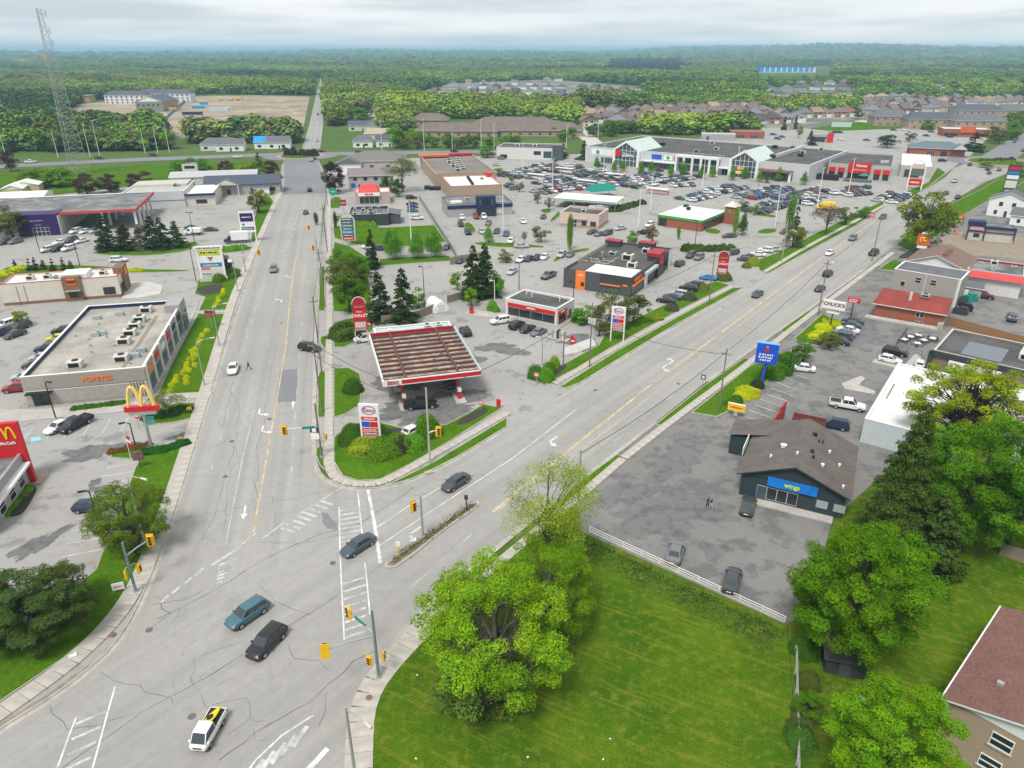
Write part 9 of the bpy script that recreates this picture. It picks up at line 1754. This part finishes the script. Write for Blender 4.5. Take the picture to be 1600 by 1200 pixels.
# ---- the forest to the horizon: one mass, scattered copies of a few crowns
rng=np.random.default_rng(12); pts=[]; 
c_t,s_t=math.cos(TILT),math.sin(TILT)
def pix(X,Y):
    fw=Y*c_t+CAM_H*s_t; up=Y*s_t-CAM_H*c_t; return 800+FPX*X/fw,600-FPX*up/fw
n=230000; d=480*(14000/480)**(rng.random(n)**.82); az=np.radians(rng.uniform(-41,41,n)); X,Y=d*np.sin(az),d*np.cos(az); px,py=pix(X,Y)
# lower edge of the woodland across the picture (row below which land is built up)
ex=np.array([-200,0,60,130,330,486,500,560,640,700,860,1000,1040,1180,1300,1330,1460,1510,1600,1800]); ey=np.array([246,244,208,157,147,149,166,160,152,130,124,134,153,139,128,133,137,145,150,150])
keep=py<np.interp(px,ex,ey)
for x0,x1,y0,y1 in ((-60,250,205,236),(640,862,166,186),(905,1195,156,170),(1335,1450,138,153),(1010,1190,143,153),(505,650,150,176),(505,540,176,196),(596,640,176,206),(860,905,172,196),(1196,1335,166,178),(1010,1180,204,211),(300,480,217,224),(1440,1600,150,158)):keep |= (px>x0) & (px<x1) & (py>y0) & (py<y1) & (rng.random(n)<.8)
keep &= ~((np.abs(X-(-433+(Y-1757)*(-433+129.6)/(1757-490.9)))<11) & (Y<1700))
keep &= ~((px>1180) & (px<1300) & (py>103) & (py<128))
sp=rng.random(n)<np.clip(np.where(d<1500,1,1500/d)*.95,.12,1); keep &= sp
X,Y,d,px,py=X[keep],Y[keep],d[keep],px[keep],py[keep]
# patches of colour: spring green, olive, conifer
def vn(x,y,s,k):return np.sin(x/s+k)*np.cos(y/s*1.3+k*2)+.5*np.sin(x/s*2.3+y/s*1.7+k*3)
m1,m2=vn(X,Y,210,1)+rng.normal(0,.3,len(X)),vn(X,Y,430,4)+rng.normal(0,.3,len(X))
base=np.where((m1>.55)[:,None],np.array([[.20,.31,.045]]),np.where((m1<-.75)[:,None],np.array([[.055,.105,.04]]),np.where((m2>.3)[:,None],np.array([[.155,.21,.06]]),np.array([[.12,.225,.04]]))))
con=((px>950) & (px<1062) & (py>99) & (py<117)); base[con]=(.03,.06,.04)
tint=np.clip(base*rng.uniform(.86,1.14,(len(X),1))*(1+.22*vn(X,Y,70,7)+.2*vn(X,Y,31,2))[:,None]*1.0*(1+rng.uniform(-.12,.12,(len(X),3))),.01,.4)
scl=rng.uniform(.55,1.5,len(X))*(1+.18*vn(X,Y,90,5))*np.clip(d/2200,1,3.2)
Z=np.array([hill(x,y) if math.hypot(x,y)>4000 else-.06 for x,y in zip(X,Y)])
fm=bpy.data.meshes.new('forest'); fm.vertices.add(len(X)); fm.vertices.foreach_set('co',np.column_stack([X,Y,Z]).astype(np.float32).ravel())
for nm,ty,dat,key in (('tint','FLOAT_VECTOR',tint,'vector'),('scl','FLOAT',scl,'value')):a=fm.attributes.new(nm,ty,'POINT'); a.data.foreach_set(key,dat.astype(np.float32).ravel())
FL=bpy.data.materials.new('forest_leaf'); FL.use_nodes=True; t=FL.node_tree; t.nodes.clear(); o_=N('ShaderNodeOutputMaterial',t); df=N('ShaderNodeBsdfDiffuse',t); at=N('ShaderNodeAttribute',t,attribute_name='tint'); at.attribute_type='INSTANCER'; at2=N('ShaderNodeAttribute',t,attribute_name='tone'); v_=N('ShaderNodeVectorMath',t,operation='MULTIPLY')
t.links.new(at.outputs['Vector'],v_.inputs[0]); t.links.new(at2.outputs['Color'],v_.inputs[1]); t.links.new(v_.outputs[0],df.inputs[0]); t.links.new(df.outputs[0],o_.inputs[0])
fo=bpy.data.objects.new('forest',fm); link(fo); tag(fo,'continuous spring-green forest spreading to the horizon','forest',kind='stuff')
kinds=bpy.data.collections.new('forest_crowns')
for k in range(5):
    cm,tm=template(['round','low','round','low','round'][k],'far',k); me=cm.copy(); me.materials.clear(); me.materials.append(FL); oo=bpy.data.objects.new('crown',me); kinds.objects.link(oo)
ng=bpy.data.node_groups.new('forest_scatter','GeometryNodeTree'); ng.interface.new_socket('Geometry',in_out='INPUT',socket_type='NodeSocketGeometry'); ng.interface.new_socket('Geometry',in_out='OUTPUT',socket_type='NodeSocketGeometry')
gi,go=N('NodeGroupInput',ng),N('NodeGroupOutput',ng); ci=N('GeometryNodeCollectionInfo',ng); ci.inputs['Collection'].default_value=kinds; ci.inputs['Separate Children'].default_value=True; ci.inputs['Reset Children'].default_value=True
m2p=N('GeometryNodeMeshToPoints',ng); ip=N('GeometryNodeInstanceOnPoints',ng); ip.inputs['Pick Instance'].default_value=True; rv=N('FunctionNodeRandomValue',ng,data_type='FLOAT_VECTOR'); rv.inputs[0].default_value=(0,0,0); rv.inputs[1].default_value=(.12,.12,6.283); na=N('GeometryNodeInputNamedAttribute',ng,data_type='FLOAT'); na.inputs['Name'].default_value='scl'
cx=N('ShaderNodeCombineXYZ',ng)
Lk=ng.links.new; Lk(gi.outputs[0],m2p.inputs[0]); Lk(m2p.outputs[0],ip.inputs['Points']); Lk(ci.outputs[0],ip.inputs['Instance']); Lk(rv.outputs[0],ip.inputs['Rotation'])
sm=N('ShaderNodeMath',ng,operation='MULTIPLY'); sm.inputs[1].default_value=1.5; Lk(na.outputs[0],sm.inputs[0]); Lk(sm.outputs[0],cx.inputs[0]); Lk(sm.outputs[0],cx.inputs[1]); Lk(na.outputs[0],cx.inputs[2]); Lk(cx.outputs[0],ip.inputs['Scale']); Lk(ip.outputs[0],go.inputs[0])
fo.modifiers.new('scatter','NODES').node_group=ng
print('forest points',len(X))
# ---- haze: even, thin air around everything
b=MB(); b.box(-36000,36000,-36000,36000,-8,112); hz=b.build('haze',mat('haze_air',(0,0,0),var=0)); hm=MATS['haze_air']; t=hm.node_tree; t.nodes.clear(); o_=N('ShaderNodeOutputMaterial',t); pv=N('ShaderNodeVolumePrincipled',t); pv.inputs['Color'].default_value=(.5,.8,1,1); pv.inputs['Density'].default_value=1.0/6500; pv.inputs['Anisotropy'].default_value=0.0; t.links.new(pv.outputs[0],o_.inputs['Volume']); tag(hz,'thin pale bluish haze lying over the whole countryside','haze',kind='stuff')
